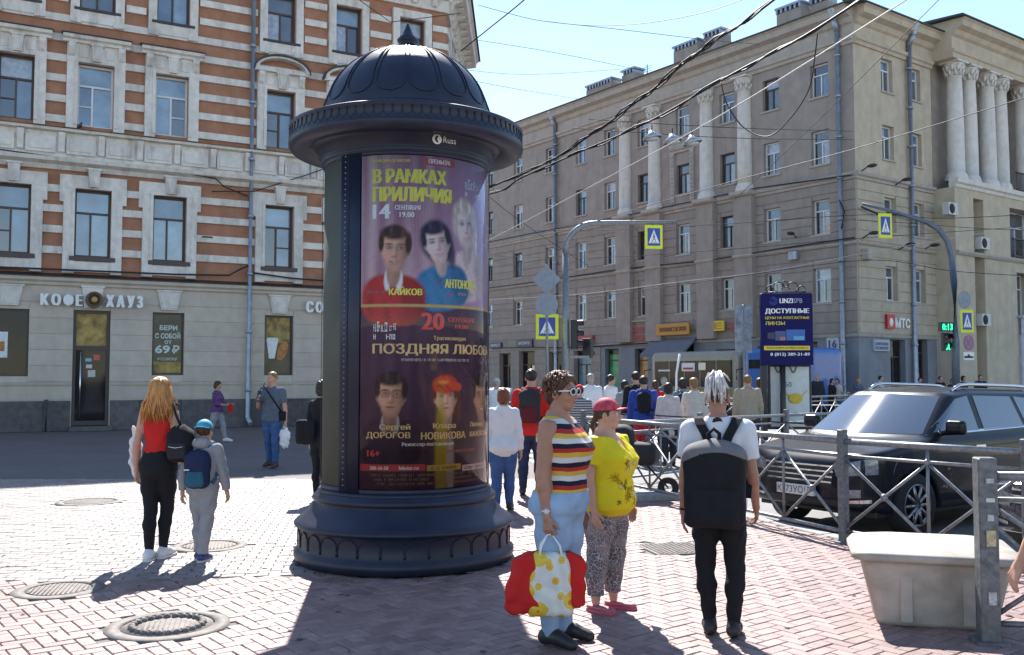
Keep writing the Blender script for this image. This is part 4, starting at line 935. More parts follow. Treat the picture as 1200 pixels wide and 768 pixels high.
def portrait(x, y, w, h, skin, hair, cloth, tilt=0., female=False, specs=False, scarf=None, pale=1., collar=None):
    global S_, T_
    cx, cy = px2s(x), px2t(y, x); s0, t0 = S_, T_
    dx, dy = s0 - cx, t0 - cy; ct, st = math.cos(tilt), math.sin(tilt)
    S_, T_ = dx * ct + dy * st, -dx * st + dy * ct
    sh = lambda c, k: tuple(v * k for v in c)
    hn = noise2(S_ * 22, T_ * 5, 21); fn_ = noise2(S_ * 10, T_ * 10, 22)
    if cloth is not None:
        b_ = emask(0, h * 2.35, w * 2.3, h * 1.2, .14, 2.6); blend(b_, cloth); blend(b_ * np.clip(noise2(S_ * 9, T_ * 9, 5) * 1.5, 0, 1), sh(cloth, .4), .7); blend(b_ * np.clip(noise2(S_ * 30, T_ * 30, 6), 0, 1), sh(cloth, 1.9), .35)
        blend(b_ * np.clip(S_ / w * .6, 0, 1), sh(cloth, .35), .6)
        if collar:
            for sgn in (-1, 1): blend(emask(sgn * w * .42, h * 1.42, w * .24, h * .5, .3), collar)
    hair2 = tuple(min(1, v * 2.6 + .02) for v in hair)
    def hair_blend(m, a=1.): blend(m, hair, a); blend(m * np.clip(hn * 1.6 + .1, 0, 1), hair2, .55 * a)
    if female: hair_blend(emask(0, -h * .14, w * 1.3, h * 1.12, .3)); hair_blend(emask(w * .98, h * .55, w * .42, h * .8, .6), .9)
    blend(emask(0, h * 1.05, w * .5, h * .7, .25), sh(skin, .55)); blend(emask(-w * .18, h * 1.15, w * .2, h * .5, .8), sh(skin, .8), .6)
    hair_blend(emask(-w * .04, -h * .26, w * 1.07, h * .92, .2))
    for sgn in (-1, 1): blend(emask(sgn * w * .98, h * .1, w * .11, h * .17, .5), sh(skin, .6))
    face = np.maximum(emask(0, -h * .05, w * .97, h * .8, .2, 2.2), emask(0, h * .42, w * .70, h * .62, .25, 2.2)); blend(face, sh(skin, .92))
    blend(face * np.clip(S_ / w * 1.3 - .05, 0, 1), sh(skin, .34), .8); blend(face * np.clip(-S_ / w * .9 + .1, 0, 1) * np.clip(.7 - T_ / h, 0, 1), sh(skin, 1.28), .6); blend(face * np.clip(T_ / h - .5, 0, 1), sh(skin, .5), .7); blend(face * np.clip(fn_ * .8, 0, 1), sh(skin, .7), .3)
    blend(emask(-w * .5, h * .32, w * .24, h * .16, 1.), tuple(min(1, v * k_) for v, k_ in zip(skin, (1.25, 1.02, 1.0))), .5)
    hair_blend(emask(-w * .1, -h * .80, w * .95, h * .32, .5)); hair_blend(emask(-w * .98, -h * .34, w * .2, h * .46, .5)); hair_blend(emask(w * .96, -h * .32, w * .24, h * .5, .5))
    for sgn in (-1, 1):
        blend(emask(sgn * w * .41, -h * .13, w * .30, h * .14, 1.2), sh(skin, .42), .6); blend(emask(sgn * w * .40, -h * .10, w * .2, h * .055, .8), (.05, .035, .03), .85); blend(emask(sgn * w * .40 - w * .09, -h * .095, w * .05, h * .03, .8), (.55, .5, .48), .7); blend(emask(sgn * w * .40 + w * .10, -h * .095, w * .04, h * .03, .8), (.45, .4, .38), .6)
        blend(emask(sgn * w * .42, -h * .26, w * .27, h * .035, .9), sh(hair, .9), .7)
        if specs: k = emask(sgn * w * .42, -h * .1, w * .38, h * .2, .16) - emask(sgn * w * .42, -h * .1, w * .32, h * .165, .16); blend(k, (.05, .035, .03), .9)
    blend(emask(w * .12, h * .12, w * .14, h * .3, 1.1), sh(skin, .5), .65); blend(emask(-w * .04, h * .12, w * .06, h * .26, 1.1), sh(skin, 1.3), .5); blend(emask(0, h * .33, w * .2, h * .05, 1.), sh(skin, .38), .7)
    blend(emask(0, h * .56, w * .34, h * .06, .7), (.40, .09, .09) if female else (.26, .09, .07), .9); blend(emask(0, h * .55, w * .22, h * .022, .7), (.7, .66, .62) if not specs and scarf is None else (.15, .04, .04), .8); blend(emask(0, h * .70, w * .25, h * .04, 1.), sh(skin, .5), .5)
    if scarf is not None:
        blend(emask(0, -h * .66, w * 1.12, h * .5, .2), scarf); blend(emask(w * 1.2, -h * .5, w * .4, h * .22, .3), scarf); blend(emask(0, -h * .66, w * 1.12, h * .5, .2) * np.clip(noise2(S_ * 16, T_ * 16, 31) * 2, 0, 1), sh(scarf, .3), .8); blend(emask(-w * .2, -h * .8, w * .5, h * .1, .9), (.7, .35, .1), .5)
    S_, T_ = s0, t0
portrait(541, 264, .115, .195, (.62, .45, .44), (.45, .34, .30), (.55, .40, .40), -.12, True)
portrait(509, 285, .118, .17, (.70, .48, .45), (.03, .022, .04), (.05, .17, .33), -.18, True)
portrait(463, 293, .125, .19, (.55, .30, .22), (.05, .025, .02), (.38, .035, .03), .04, collar=(.6, .58, .58))
portrait(561, 466, .15, .19, (.35, .19, .14), (.03, .02, .02), None, .02); portrait(460, 464, .125, .18, (.52, .29, .21), (.03, .02, .02), (.035, .02, .035), .03, specs=True, collar=(.5, .46, .46))
portrait(519, 466, .11, .17, (.66, .44, .36), (.09, .03, .02), (.05, .03, .05), -.05, True, scarf=(.48, .06, .03))
blend((low & (T_ < px2t(357) + .001)).astype(float), (0, 0, 0), 0)
blend(low * np.clip((T_ - px2t(482)) / .25, 0, 1) * np.clip((px2t(530) - T_) / .1, 0, 1), (.045, .025, .045), .9)
def bar(x0, x1, y0, y1, col, a=1.): blend(((S_ > px2s(x0)) & (S_ < px2s(x1)) & (T_ > px2t(y0, 480)) & (T_ < px2t(y1, 480))).astype(float), col, a)
bar(420, 571, 356, 359.5, (.42, .28, .10)); blend(low * emask(px2s(514), px2t(535), .06, .55, .5), (.30, .24, .01), .75); blend(low * emask(px2s(524), px2t(550), .04, .3, .6), (.4, .38, .38), .5)
img *= (1 + .10 * noise2(S_ * 14, T_ * 14, 9) + .10 * np.random.RandomState(3).rand(ny, nx))[..., None] * np.where(up, 1.35, 1.35)[..., None]; img = np.clip(img, 0, .85)
TH = R(TH0) + S_ / RB_; rr = RB_ + .001
V = np.stack([rr * np.cos(TH), rr * np.sin(TH), PT - T_], -1).reshape(-1, 3)
ii = np.arange(nx * ny).reshape(ny, nx); Q = np.stack([ii[1:, :-1], ii[1:, 1:], ii[:-1, 1:], ii[:-1, :-1]], -1).reshape(-1, 4)
me = np_mesh('poster', V, Q); ca_ = me.color_attributes.new('Col', 'FLOAT_COLOR', 'POINT')
ca_.data.foreach_set('color', np.concatenate([img.reshape(-1, 3), np.ones((nx * ny, 1))], 1).astype(np.float32).ravel())
poster = mobj('poster', me, attr_mat('poster_print', .5, coat=.0, spec=.1), AC)
def ptext(s, x0, x1, y0, y1, col, bold=.0, off=.003, smear=.045):
    v, fc, a = text_verts(s, bold); s0, s1 = px2s(x0), px2s(x1); xm = (x0 + x1) / 2; t0, t1 = px2t(y0, min(xm, 545)), px2t(y1, min(xm, 545)); r = RB_ + off
    mb = MB(); e = abs(t1 - t0) * smear; s0 += e; s1 -= e
    for k, dx in enumerate((0, -e, -e * .5, e * .5, e)):
        P = []; r = RB_ + off + .0004 * k
        for p in v: th = R(TH0) + (s0 + (s1 - s0) * p[0] + dx) / RB_; P.append((r * math.cos(th), r * math.sin(th), PT - (t1 + (t0 - t1) * p[1])))
        mb.add(P, fc)
    mb.build('lettering', mat('ink_%.2f_%.2f_%.2f' % col, col, .5, var=.12, scale=12), poster)
def pbox(x0, x1, y0, y1, col, off=.002):
    a0, a1 = R(TH0) + px2s(x0) / RB_, R(TH0) + px2s(x1) / RB_; xm = min((x0 + x1) / 2, 545)
    MB().lathe([(RB_ + off, PT - px2t(y1, xm)), (RB_ + off, PT - px2t(y0, xm))], 10, a0, a1).build('print_bar', mat('ink_%.2f_%.2f_%.2f' % col, col, .5, var=.12, scale=12), poster)
YL, WH, RD, GD = (.90, .78, .10), (.88, .87, .88), (.74, .05, .05), (.76, .56, .25)
ptext('КОМЕДИЯ-ДЕТЕКТИВ', 439, 479, 187, 191, YL); pbox(493, 528, 185, 194, (.50, .06, .10)); ptext('ПРЕМЬЕРА', 499, 523, 186.5, 192, WH)
ptext('В РАМКАХ', 439, 519, 198, 214.5, YL, .0, smear=.075); ptext('ПРИЛИЧИЯ', 439, 524.5, 219, 236, YL, .0, smear=.075); ptext('14', 439, 458.5, 240, 257, WH, .0, smear=.07); ptext('СЕНТЯБРЯ', 463, 490.5, 240.5, 246, WH); ptext('19.00', 468, 484, 248.5, 254.5, WH)
ptext('КАЙКОВ', 457, 493, 336, 346, YL, .0, smear=.05); ptext('АНТОНОВА', 517, 552, 327.5, 338, YL, .0, smear=.05); ptext('16+', 519, 527, 343, 347, RD)
ptext('20', 491.5, 517, 366.5, 386.5, RD, .0, smear=.07); ptext('СЕНТЯБРЯ', 521, 551, 372, 377.5, RD); ptext('19.00', 529, 544, 380.5, 385.5, RD); ptext('Трагикомедия', 505, 541, 394, 400, GD, .0, smear=.02)
ptext('ПОЗДНЯЯ ЛЮБОВЬ', 440, 569.5, 403, 417, GD, .0)
ptext('Сергей', 448, 481, 497, 505.5, GD, .0); ptext('ДОРОГОВ', 434, 481, 506.5, 515, GD, .0); ptext('Клара', 505, 530, 496, 504, GD, .0); ptext('НОВИКОВА', 492, 541, 506.5, 515, GD, .0); ptext('Леонид', 546, 562, 495, 502, GD, .0); ptext('КАНЕВСКИЙ', 546, 567.5, 504.5, 512.5, GD, .0)
ptext('Режиссер-постановщик', 472, 528, 518.5, 524, WH, .0, smear=.02); ptext('16+', 435, 449, 527.5, 535, RD, .0, smear=.07)
pbox(428, 497, 544.5, 552.5, (.52, .03, .05)); pbox(498.5, 536, 545, 552, (.5, .36, .05)); pbox(537.5, 569, 545, 552, (.6, .58, .6)); ptext('bileter.ru', 469, 490, 546.5, 551, WH, .0, smear=.07); ptext('380-50-50', 438, 458, 546.5, 550.5, WH, .0, smear=.07)
def pstrokes(x0, x1, y0, y1, col, seed, n):
    r = random.Random(seed); mb = MB(); xm = min((x0 + x1) / 2, 545); t0, t1 = px2t(y0, xm), px2t(y1, xm); s0, s1 = px2s(x0), px2s(x1); rr_ = RB_ + .0035; w = (s1 - s0) / n
    for k in range(n):
        if r.random() < .12: continue
        for (a, b, c, d) in [(0, .22, 0, 1)] + [q for q in ((.22, .75, 0, .2), (.22, .75, .8, 1), (.55, .75, 0, 1), (.22, .75, .42, .6)) if r.random() < .5]:
            aa, bb = s0 + (k + a) * w, s0 + (k + b) * w; zz0, zz1 = PT - (t1 + (t0 - t1) * c), PT - (t1 + (t0 - t1) * d)
            A, B_ = R(TH0) + aa / RB_, R(TH0) + bb / RB_
            mb.add([(rr_ * math.cos(A), rr_ * math.sin(A), zz0), (rr_ * math.cos(B_), rr_ * math.sin(B_), zz0), (rr_ * math.cos(B_), rr_ * math.sin(B_), zz1), (rr_ * math.cos(A), rr_ * math.sin(A), zz1)], [(0, 1, 2, 3)])
    mb.build('small_print', mat('ink_%.2f_%.2f_%.2f' % col, col, .5, var=.12, scale=12), poster)
pstrokes(471, 545, 420.5, 423.5, (.6, .56, .56), 51, 44)
for i, yy in enumerate((555.5, 560.5, 565.5)): pstrokes(440 + 3 * i, 558, yy, yy + 3, (.24, .17, .10), i, 60)
pstrokes(503, 533, 547, 550.5, (.12, .08, .02), 11, 16); pstrokes(540, 566, 547, 550.5, (.3, .05, .08), 12, 18); pstrokes(433, 455, 341, 344, (.35, .12, .12), 13, 12); pstrokes(530, 552, 343, 346.5, (.5, .3, .3), 14, 12); pstrokes(505, 515, 329, 333, (.35, .12, .15), 15, 6); pstrokes(520, 552, 527, 530, (.4, .08, .08), 16, 18)
for (lx, ly) in ((540, 206), (441, 374)):      # theatre emblem: a few pale strokes over a line of letters
    k = .8 if lx > 500 else 1.
    for i, (dx, dy, hh) in enumerate(((0, 6, 9), (4, 3, 12), (8, 7, 8), (12, 4, 11), (17, 8, 6), (21, 5, 8))): pstrokes(lx + dx * k, lx + (dx + 3.2) * k, ly + dy, ly + dy + hh, WH, i + lx, 2)
    pstrokes(lx, lx + 24 * k, ly + 18, ly + 24, WH, 44, 7); pstrokes(lx, lx + 24 * k, ly + 29, ly + 30.5, (.5, .46, .5), 45, 16)
# maker's mark on the neck
def neck_text(s, x0, x1, z0, z1, r, col):
    v, fc, a = text_verts(s, .0); P = []
    for p in v: th = math.asin((x0 + (x1 - x0) * p[0] - 475.7) / 104.); P.append((r * math.cos(th), r * math.sin(th), z0 + (z1 - z0) * p[1]))
    MB().add(P, fc).build('lettering', M_letter, AC)
neck_text('Russ', 515, 529, 3.79, 3.845, .853, None)
mk = MB(); th = math.asin((508 - 475.7) / 104.)
for (cx, rr2, col_) in ((0, .045, 0),): mk.lathe([(0, 0), (rr2, 0)], 20)
mk.v = [(.853 * math.cos(th) - p[1] * math.sin(th), .853 * math.sin(th) + p[1] * math.cos(th), 3.815 + p[0]) for p in mk.v]; mk.build('maker_mark', M_letter, AC)
mk = MB(); mk.add([(.004, -.008, -.03), (.004, .012, -.03), (.004, -.002, 0), (.004, .012, .03), (.004, -.008, .03), (.004, -.024, 0)], [(0, 1, 2, 5), (5, 2, 3, 4)])
mk.v = [((.853 + p[0]) * math.cos(th) - p[1] * math.sin(th), (.853 + p[0]) * math.sin(th) + p[1] * math.cos(th), 3.815 + p[2]) for p in mk.v]; mk.build('maker_mark', M_navyd, AC)
arc_panel('glass_cover', TH0, TH1, PBt, PT, RB_ + .0075, bpy.data.materials.new('tmp'), .002, n=40)
gl = bpy.data.objects['glass_cover']; gm = bpy.data.materials.new('poster_glazing'); gm.use_nodes = True
nt = gm.node_tree; nt.nodes.remove(nt.nodes['Principled BSDF']); o_ = nt.nodes['Material Output']; tr = nt.nodes.new('ShaderNodeBsdfTransparent'); gs = nt.nodes.new('ShaderNodeBsdfGlossy'); gs.inputs['Roughness'].default_value = .02; fr_ = nt.nodes.new('ShaderNodeFresnel'); fr_.inputs['IOR'].default_value = 1.28; mxs = nt.nodes.new('ShaderNodeMixShader')
nt.links.new(fr_.outputs[0], mxs.inputs[0]); nt.links.new(tr.outputs[0], mxs.inputs[1]); nt.links.new(gs.outputs[0], mxs.inputs[2]); nt.links.new(mxs.outputs[0], o_.inputs[0]); gl.data.materials.clear(); gl.data.materials.append(gm)
# ------------------------------------------------------------------ street furniture
M_galv = mat('galvanised', (.24, .255, .27), .5, metal=.55, var=.35, scale=22, bump=.12, stain=.5, stain_col=(.16, .13, .11))
M_post = mat('painted_post', (.15, .16, .17), .55, metal=.35, var=.4, scale=24, bump=.15, stain=.6, stain_col=(.09, .075, .065))
M_black = mat('black_metal', (.02, .02, .022), .45); M_blue = mat('sign_blue', (.02, .06, .34), .4, var=.05); M_yel = mat('sign_fluoro', (.72, .78, .02), .45, var=.05)
M_signb = mat('sign_back', (.26, .29, .33), .6, metal=.3, var=.15); M_orng = mat('no_stop_red', (.5, .12, .1), .5); M_nostop = mat('no_stop_blue', (.2, .22, .42), .5)
def fence(label, pts, z0=0., post_w=.085, h=1.1, first_post=True, last_post=True, panel=None, low=.12):
    """railing: square posts, round top rail, thin second rail, low rail, crossed bars with hubs and an upright in each bay"""
    t = thing('road_railing', label, 'railing', (pts[0][0], pts[0][1], z0), 0, 'grey crossed-bar railings along the kerb'); o = Vector((pts[0][0], pts[0][1], 0))
    for i in range(len(pts) - 1):
        a, b = Vector((*pts[i], 0)) - o, Vector((*pts[i + 1], 0)) - o; d = b - a; L = d.length; ang = math.atan2(d.y, d.x)
        if i > 0 or first_post: post(t, a, ang, post_w, h)
        if i == len(pts) - 2 and last_post: post(t, b, ang, post_w, h)
        MB().tube([a + Vector((0, 0, h - .06)), b + Vector((0, 0, h - .06))], .032, 10).build('top_rail', M_galv, t)
        MB().tube([a + Vector((0, 0, h - .21)), b + Vector((0, 0, h - .21))], .017, 8).build('rail', M_galv, t)
        MB().tube([a + Vector((0, 0, low)), b + Vector((0, 0, low))], .02, 8).build('rail', M_galv, t)
        nb = max(1, round(L / 1.15)); n = d.normalized()
        for k in range(nb):
            p, q = a + d * (k / nb), a + d * ((k + 1) / nb); zt, zl = h - .22, low + .02
            MB().tube([p + Vector((0, 0, zl)), q + Vector((0, 0, zt))], .016, 6).build('cross_bar', M_galv, t); MB().tube([p + Vector((0, 0, zt)), q + Vector((0, 0, zl))], .016, 6).build('cross_bar', M_galv, t)
            m = (p + q) / 2; MB().sphere((m.x, m.y, (zt + zl) / 2), .038, 10, 6).build('hub', M_galv, t)
            if k: MB().tube([p + Vector((0, 0, low)), p + Vector((0, 0, h - .06))], .016, 6).build('upright', M_galv, t); MB().sphere((p.x, p.y, h - .21), .034, 8, 6).build('hub', M_galv, t)
    return t
def post(t, p, ang, w, h):
    mb = MB().cbox(-w / 2, w / 2, -w / 2, w / 2, -.02, h + .06, .008); q = mb.build('post', M_post, t, loc=p, rot=(0, 0, ang))
    MB().cbox(-w * .85, w * .85, -w * .85, w * .85, -.02, .02, .005).build('base_plate', M_post, q)
fence('grey crossed-bar railing in front of the black off-road car', [(5.65, 6.75), (4.5, 8.36), (3.4, 9.84), (2.34, 12.56), (1.17, 15.57)])
fence('short grey railing with a thick dark sticker-marked post beside the bin', [(3.06, 6.2), (5.2, 5.9)], post_w=.118, h=1.12)
fence('grey railing on the far side of the black off-road car', [(1.75, 16.0), (3.5, 17.75), (5.6, 19.5), (7.7, 21.2), (9.9, 23.0)], z0=-.12)
fence('distant grey railing along the far pavement by the blue billboard', [(9.7, 31.4), (12.0, 34.0), (14.3, 36.6), (16.6, 39.2), (19.2, 41.4), (22.0, 43.4)], z0=-.1, h=1.2)
fence('far grey railing behind the crossing crowd', [(4.4, 36.5), (6.4, 34.6), (8.5, 32.4)], z0=-.1)
def pole(t, x, y, pts, r, m=M_galv, name='pole'): return MB().tube(pts, r, 12).build(name, m, t)
def crossing_sign(t, c, ang, w=.9, h=1.0, name='crossing_sign'):
    """fluorescent square with the blue pedestrian crossing sign, in the x-z plane facing -y"""
    s_ = MB().box(-w / 2, w / 2, -.02, .02, -h / 2, h / 2).build(name, M_yel, t, loc=c, rot=(0, 0, ang))
    MB().box(-w * .36, w * .36, -.026, -.022, -h * .37, h * .37).build('blue_panel', M_blue, s_)
    MB().prism([(-w * .31, -h * .27), (w * .31, -h * .27), (0, h * .32)], -.03, -.027).build('white_triangle', M_letter, s_)
    k = MB(); k.prism([(.0 + .035 * w * math.cos(q), h * .13 + .035 * w * math.sin(q)) for q in np.linspace(0, 6.28, 11)[:-1]], -.034, -.032)
    for (x0, z0, x1, z1, ww) in ((0, .09, .01, -.06, .05), (.01, -.05, .09, -.14, .03), (.09, -.14, .08, -.22, .025), (.0, -.05, -.06, -.13, .03), (-.06, -.13, -.13, -.22, .025), (0, .06, .08, -.01, .022), (0, .06, -.07, -.03, .022)):
        d = Vector((x1 - x0, z1 - z0)).normalized() * ww / 2; n_ = (-d.y, d.x)
        k.prism([((x0 + n_[0]) * w, (z0 + n_[1]) * h), ((x0 - n_[0]) * w, (z0 - n_[1]) * h), ((x1 - n_[0]) * w, (z1 - n_[1]) * h), ((x1 + n_[0]) * w, (z1 + n_[1]) * h)], -.034, -.032)
    for q in (-.2, -.12, -.04, .04, .12, .2): k.box(q * w - .02 * w, q * w + .02 * w, -.034, -.032, -.26 * h, -.235 * h)
    k.build('walking_figure', M_black, s_); return s_
def traffic_head(t, c, ang, n=3, lit=None, timer=None, name='signal_head', label=None):
    hd = MB().cbox(-.16, .16, -.1, .1, -.17 * n, .17 * n, .03).build(name, M_black, t, loc=c, rot=(0, 0, ang))
    for k in range(n):
        z = .17 * n - .17 - .34 * k
        v = MB(); v.lathe([(.13, 0), (.135, .2)], 14, R(-20), R(200)); v.v = [(p[0], -.1 - p[2], z + p[1]) for p in v.v]; v.build('visor', M_black, hd)
        g = MB(); g.lathe([(0, .02), (.11, .0)], 16); g.v = [(p[0], -.102 - p[2], z + p[1]) for p in g.v]
        g.build('lens', mat('lens_lit_green', (.05, 1., .45), .4, var=0, emit=2.0) if lit == k and timer is not None else mat('lens_dark', (.05, .012, .012), .25, var=0), hd)
    return hd
# --- left mast with an arm over the road
Yp = 32.0; B0 = at(663, 470, Yp); mx_ = B0.x
t = thing('signal_mast', 'grey mast curving over the road with a crossing sign and traffic lights', 'traffic light', (mx_, Yp, -.12))
zt = at(690, 262, Yp).z + .12; arm = []
for k in np.linspace(0, 1, 9): a = math.pi / 2 * k; arm.append((1.0 * (1 - math.cos(a)), 0, zt - 1.0 + 1.0 * math.sin(a)))
pole(t, 0, 0, [(0, 0, 0), (0, 0, 3.2), (0, 0, zt - 1.0)], [.14, .13, .10]); pole(t, 0, 0, arm + [(2.2, -.05, zt + .02), (at(792, 262, Yp).x - mx_, -.1, zt + .02)], [.10] * 9 + [.08, .06], name='arm')
crossing_sign(t, (at(765, 279, Yp).x - mx_, -.2, at(765, 279, Yp).z + .12), R(6), .6, .8); MB().tube([(at(765, 279, Yp).x - mx_, -.1, zt), (at(765, 279, Yp).x - mx_, -.16, zt - .2)], .03, 6).build('bracket', M_galv, t)
crossing_sign(t, (at(641, 383.5, Yp).x - mx_, -.2, at(641, 383.5, Yp).z + .12), R(-8), .76, .84)
traffic_head(t, (at(673, 388, Yp).x - mx_, -.1, at(673, 392, Yp).z + .12), R(75), 3); traffic_head(t, (at(689, 400, Yp).x - mx_, .1, at(689, 408, Yp).z + .12), R(150), 2); MB().box(.1, .8, -.04, .04, at(673, 420, Yp).z + .12, at(673, 417, Yp).z + .12).build('bracket', M_galv, t)
MB().box(-.5, .1, -.06, -.02, at(641, 372, Yp).z + .1, at(641, 369, Yp).z + .1).build('bracket', M_galv, t)
# --- post with two signs seen from the back
Yq = 30.0; x0 = at(641, 400, Yq).x
t = thing('sign_post', 'thin post carrying a diamond and a round sign seen from behind', 'sign post', (x0, Yq, -.12))
zc1, zc2 = at(641, 328, Yq).z + .12, at(641, 357, Yq).z + .12
pole(t, 0, 0, [(0, 0, 0), (0, 0, zc1 + .5)], .04); hs = .34
MB().prism([(0, -hs * 1.35), (hs * 1.35, 0), (0, hs * 1.35), (-hs * 1.35, 0)], -.07, -.05).build('diamond_sign', M_signb, t, loc=(0, 0, zc1), rot=(0, 0, R(-10)))
MB().prism([(.36 * math.cos(q), .36 * math.sin(q)) for q in np.linspace(0, 6.28, 25)[:-1]], -.07, -.05).build('round_sign', M_signb, t, loc=(0, 0, zc2), rot=(0, 0, R(-10)))
# --- right mast
Yp = 36.0; mx_ = at(1120, 470, Yp).x
t = thing('signal_mast', 'dark curved mast with a green walking man countdown light by the corner house', 'traffic light', (mx_, Yp, -.12))
P = [at(1120, 400, Yp), at(1118, 330, Yp), at(1115, 300, Yp), at(1110, 283, Yp), at(1101, 270, Yp), at(1086, 260.5, Yp), at(1050, 249, Yp), at(1010, 239, Yp)]
M_mast = mat('mast_blue_grey', (.13, .16, .19), .5, metal=.4, var=.2)
pole(t, 0, 0, [(0, 0, 0)] + [(p.x - mx_, 0, p.z + .12) for p in P], [.15, .14, .13, .11, .10, .10, .09, .07, .05], M_mast)
q = at(1035.5, 265.5, Yp); crossing_sign(t, (q.x - mx_, -.15, q.z + .12), R(14), .56, .94)
q = at(1130, 377, Yp); crossing_sign(t, (q.x - mx_, -.2, q.z + .12), R(14), .56, .86); q = at(1127.5, 352, Yp); MB().prism([(.24 * math.cos(a), .33 * math.sin(a)) for a in np.linspace(0, 6.28, 25)[:-1]], -.2, -.17).build('round_sign', M_signb, t, loc=(q.x - mx_, 0, q.z + .12))
q = at(1132.5, 402, Yp); ns = MB().prism([(.19 * math.cos(a), .29 * math.sin(a)) for a in np.linspace(0, 6.28, 25)[:-1]], -.2, -.17).build('no_stopping_sign', M_orng, t, loc=(q.x - mx_, 0, q.z + .12))
MB().prism([(.15 * math.cos(a), .24 * math.sin(a)) for a in np.linspace(0, 6.28, 25)[:-1]], -.206, -.203).build('blue_disc', M_nostop, ns)
for sg_ in (-1, 1): MB().prism([(-.12 * sg_, -.2), (-.08 * sg_, -.2), (.12 * sg_, .2), (.08 * sg_, .2)], -.212 - .002 * sg_, -.21 - .002 * sg_).build('red_stroke', M_orng, ns)
q = at(1132.5, 417.5, Yp); pl = MB().box(-.2, .2, -.2, -.17, -.15, .15).build('tow_plate', M_letter, t, loc=(q.x - mx_, 0, q.z + .12)); MB().prism([(-.17, -.08), (.17, -.08), (.17, -.02), (.06, 0), (-.02, .08), (-.06, .0), (-.17, 0)], -.206, -.203).build('tow_symbol', M_black, pl)
q = at(1107, 401, Yp); hd = traffic_head(t, (q.x - mx_, -.1, q.z + .12), R(12), 2); bpy.context.view_layer.update()
M_led = mat('led_green', (.02, .9, .3), .4, var=0, emit=1.6)
text_mb('0:13', -.22, .22, .44, .68, -.12, .02).build('countdown', M_led, hd); MB().cbox(-.26, .26, -.1, .1, .40, .74, .02).build('countdown_box', M_black, hd)
k = MB(); k.prism([(.03 * math.cos(a), .1 + .03 * math.sin(a)) for a in np.linspace(0, 6.28, 9)[:-1]], -.14, -.13)
k.prism([(-.05, .06), (.05, .06), (.03, -.03), (.08, -.13), (.04, -.14), (0, -.05), (-.05, -.14), (-.09, -.13), (-.03, -.03)], -.141, -.131); k.v = [(p[0], p[1], p[2] - .17) for p in k.v]; k.build('green_man', M_led, hd)
MB().box(-.1, .5, .0, .06, -.05, .05).build('bracket', M_mast, hd)
# --- billboard
Yb = 23.0; c0, c1 = at(892, 428, Yb), at(950.5, 344, Yb); bx = (c0.x + c1.x) / 2
t = thing('billboard', 'navy blue lens advertisement on a post above a pale poster case', 'billboard', (bx, Yb, -.12), R(-4)); zb, zt = c0.z + .12, c1.z + .12; W = (c1.x - c0.x) / 2
M_bnavy = mat('billboard_navy', (.012, .010, .085), .6, var=.1, spec=.15); pn = MB().cbox(-W, W, -.1, .1, zb, zt, .02).build('panel', M_bnavy, t)
H_ = zt - zb
def bt(s, a, b, c, d, m, bold=.015): text_mb(s, -W + 2 * W * a, -W + 2 * W * b, zb + H_ * c, zb + H_ * d, -.108, 0, smear=bold * 2.2).build('lettering', m, pn)
M_yt = mat('billboard_yellow', (.75, .55, .05), .5, var=0)
bt('LINZI', .36, .62, .86, .925, M_letter, .03); bt('SPB', .63, .8, .86, .925, mat('thin_text', (.4, .4, .5), .5, var=0), 0); bt('ДОСТУПНЫЕ', .08, .93, .705, .785, M_letter, .03); bt('ЦЕНЫ НА КОНТАКТНЫЕ', .08, .93, .63, .675, M_yt); bt('ЛИНЗЫ', .08, .46, .555, .605, M_yt, .02)
bt('8 (812) 389-31-89', .17, .93, .115, .17, M_letter, .02); MB().cbox(-W * .9, W * .86, -.112, -.102, zb + .205 * H_, zb + .265 * H_, .0).build('yellow_band', M_yt, pn); text_mb('Заказывайте онлайн linzispb.ru', -W * .8, W * .78, zb + .222 * H_, zb + .252 * H_, -.116, .01).build('lettering', M_bnavy, pn)
for (a, b, c, d, cc) in ((.12, .26, .36, .45, (.03, .03, .06)), (.27, .47, .34, .47, (.06, .07, .2)), (.48, .84, .34, .49, (.03, .12, .4)), (.36, .46, .34, .39, (.5, .25, .2)), (.62, .82, .345, .40, (.1, .35, .6))): MB().box(-W + 2 * W * a, -W + 2 * W * b, -.106 - cc[2] * .02, -.103, zb + c * H_, zb + d * H_).build('lens_box', mat('lensbox%.2f' % (a + c), cc, .4), pn)
dm = MB()
for k in range(3): r_ = .1 - .03 * k; dm.tube([(-W * .52 + r_ * math.cos(a), -.104, zb + .89 * H_ + r_ * math.sin(a)) for a in np.linspace(0, 2 * math.pi, 9)], .006, 4)
dm.build('emblem', mat('emblem_blue', (.1, .14, .5), .5, var=0), pn)
sc_ = MB()
for sgn in (-1, 1):
    for (cx, cz, r_, a0, a1) in ((.16, .16, .15, -1.2, 3.9), (.4, .1, .1, 3.6, -1.2), (.02, .2, .1, 1.2, 4.4)): sc_.tube([(sgn * (cx + r_ * math.cos(a) * (1 - .04 * i)), 0, zt + cz + r_ * math.sin(a) * (1 - .04 * i)) for i, a in enumerate(np.linspace(a0, a1, 12))], .014, 5)
sc_.tube([(-W * .8, 0, zt + .03), (W * .8, 0, zt + .03)], .014, 5); sc_.build('scroll_crest', M_black, t)
pole(t, 0, 0, [(-.1, 0, 0), (-.1, 0, zb)], .07, M_black, 'post'); MB().cbox(-.62, -.5, -.12, .12, 0, zb, .02).build('post', M_black, t)
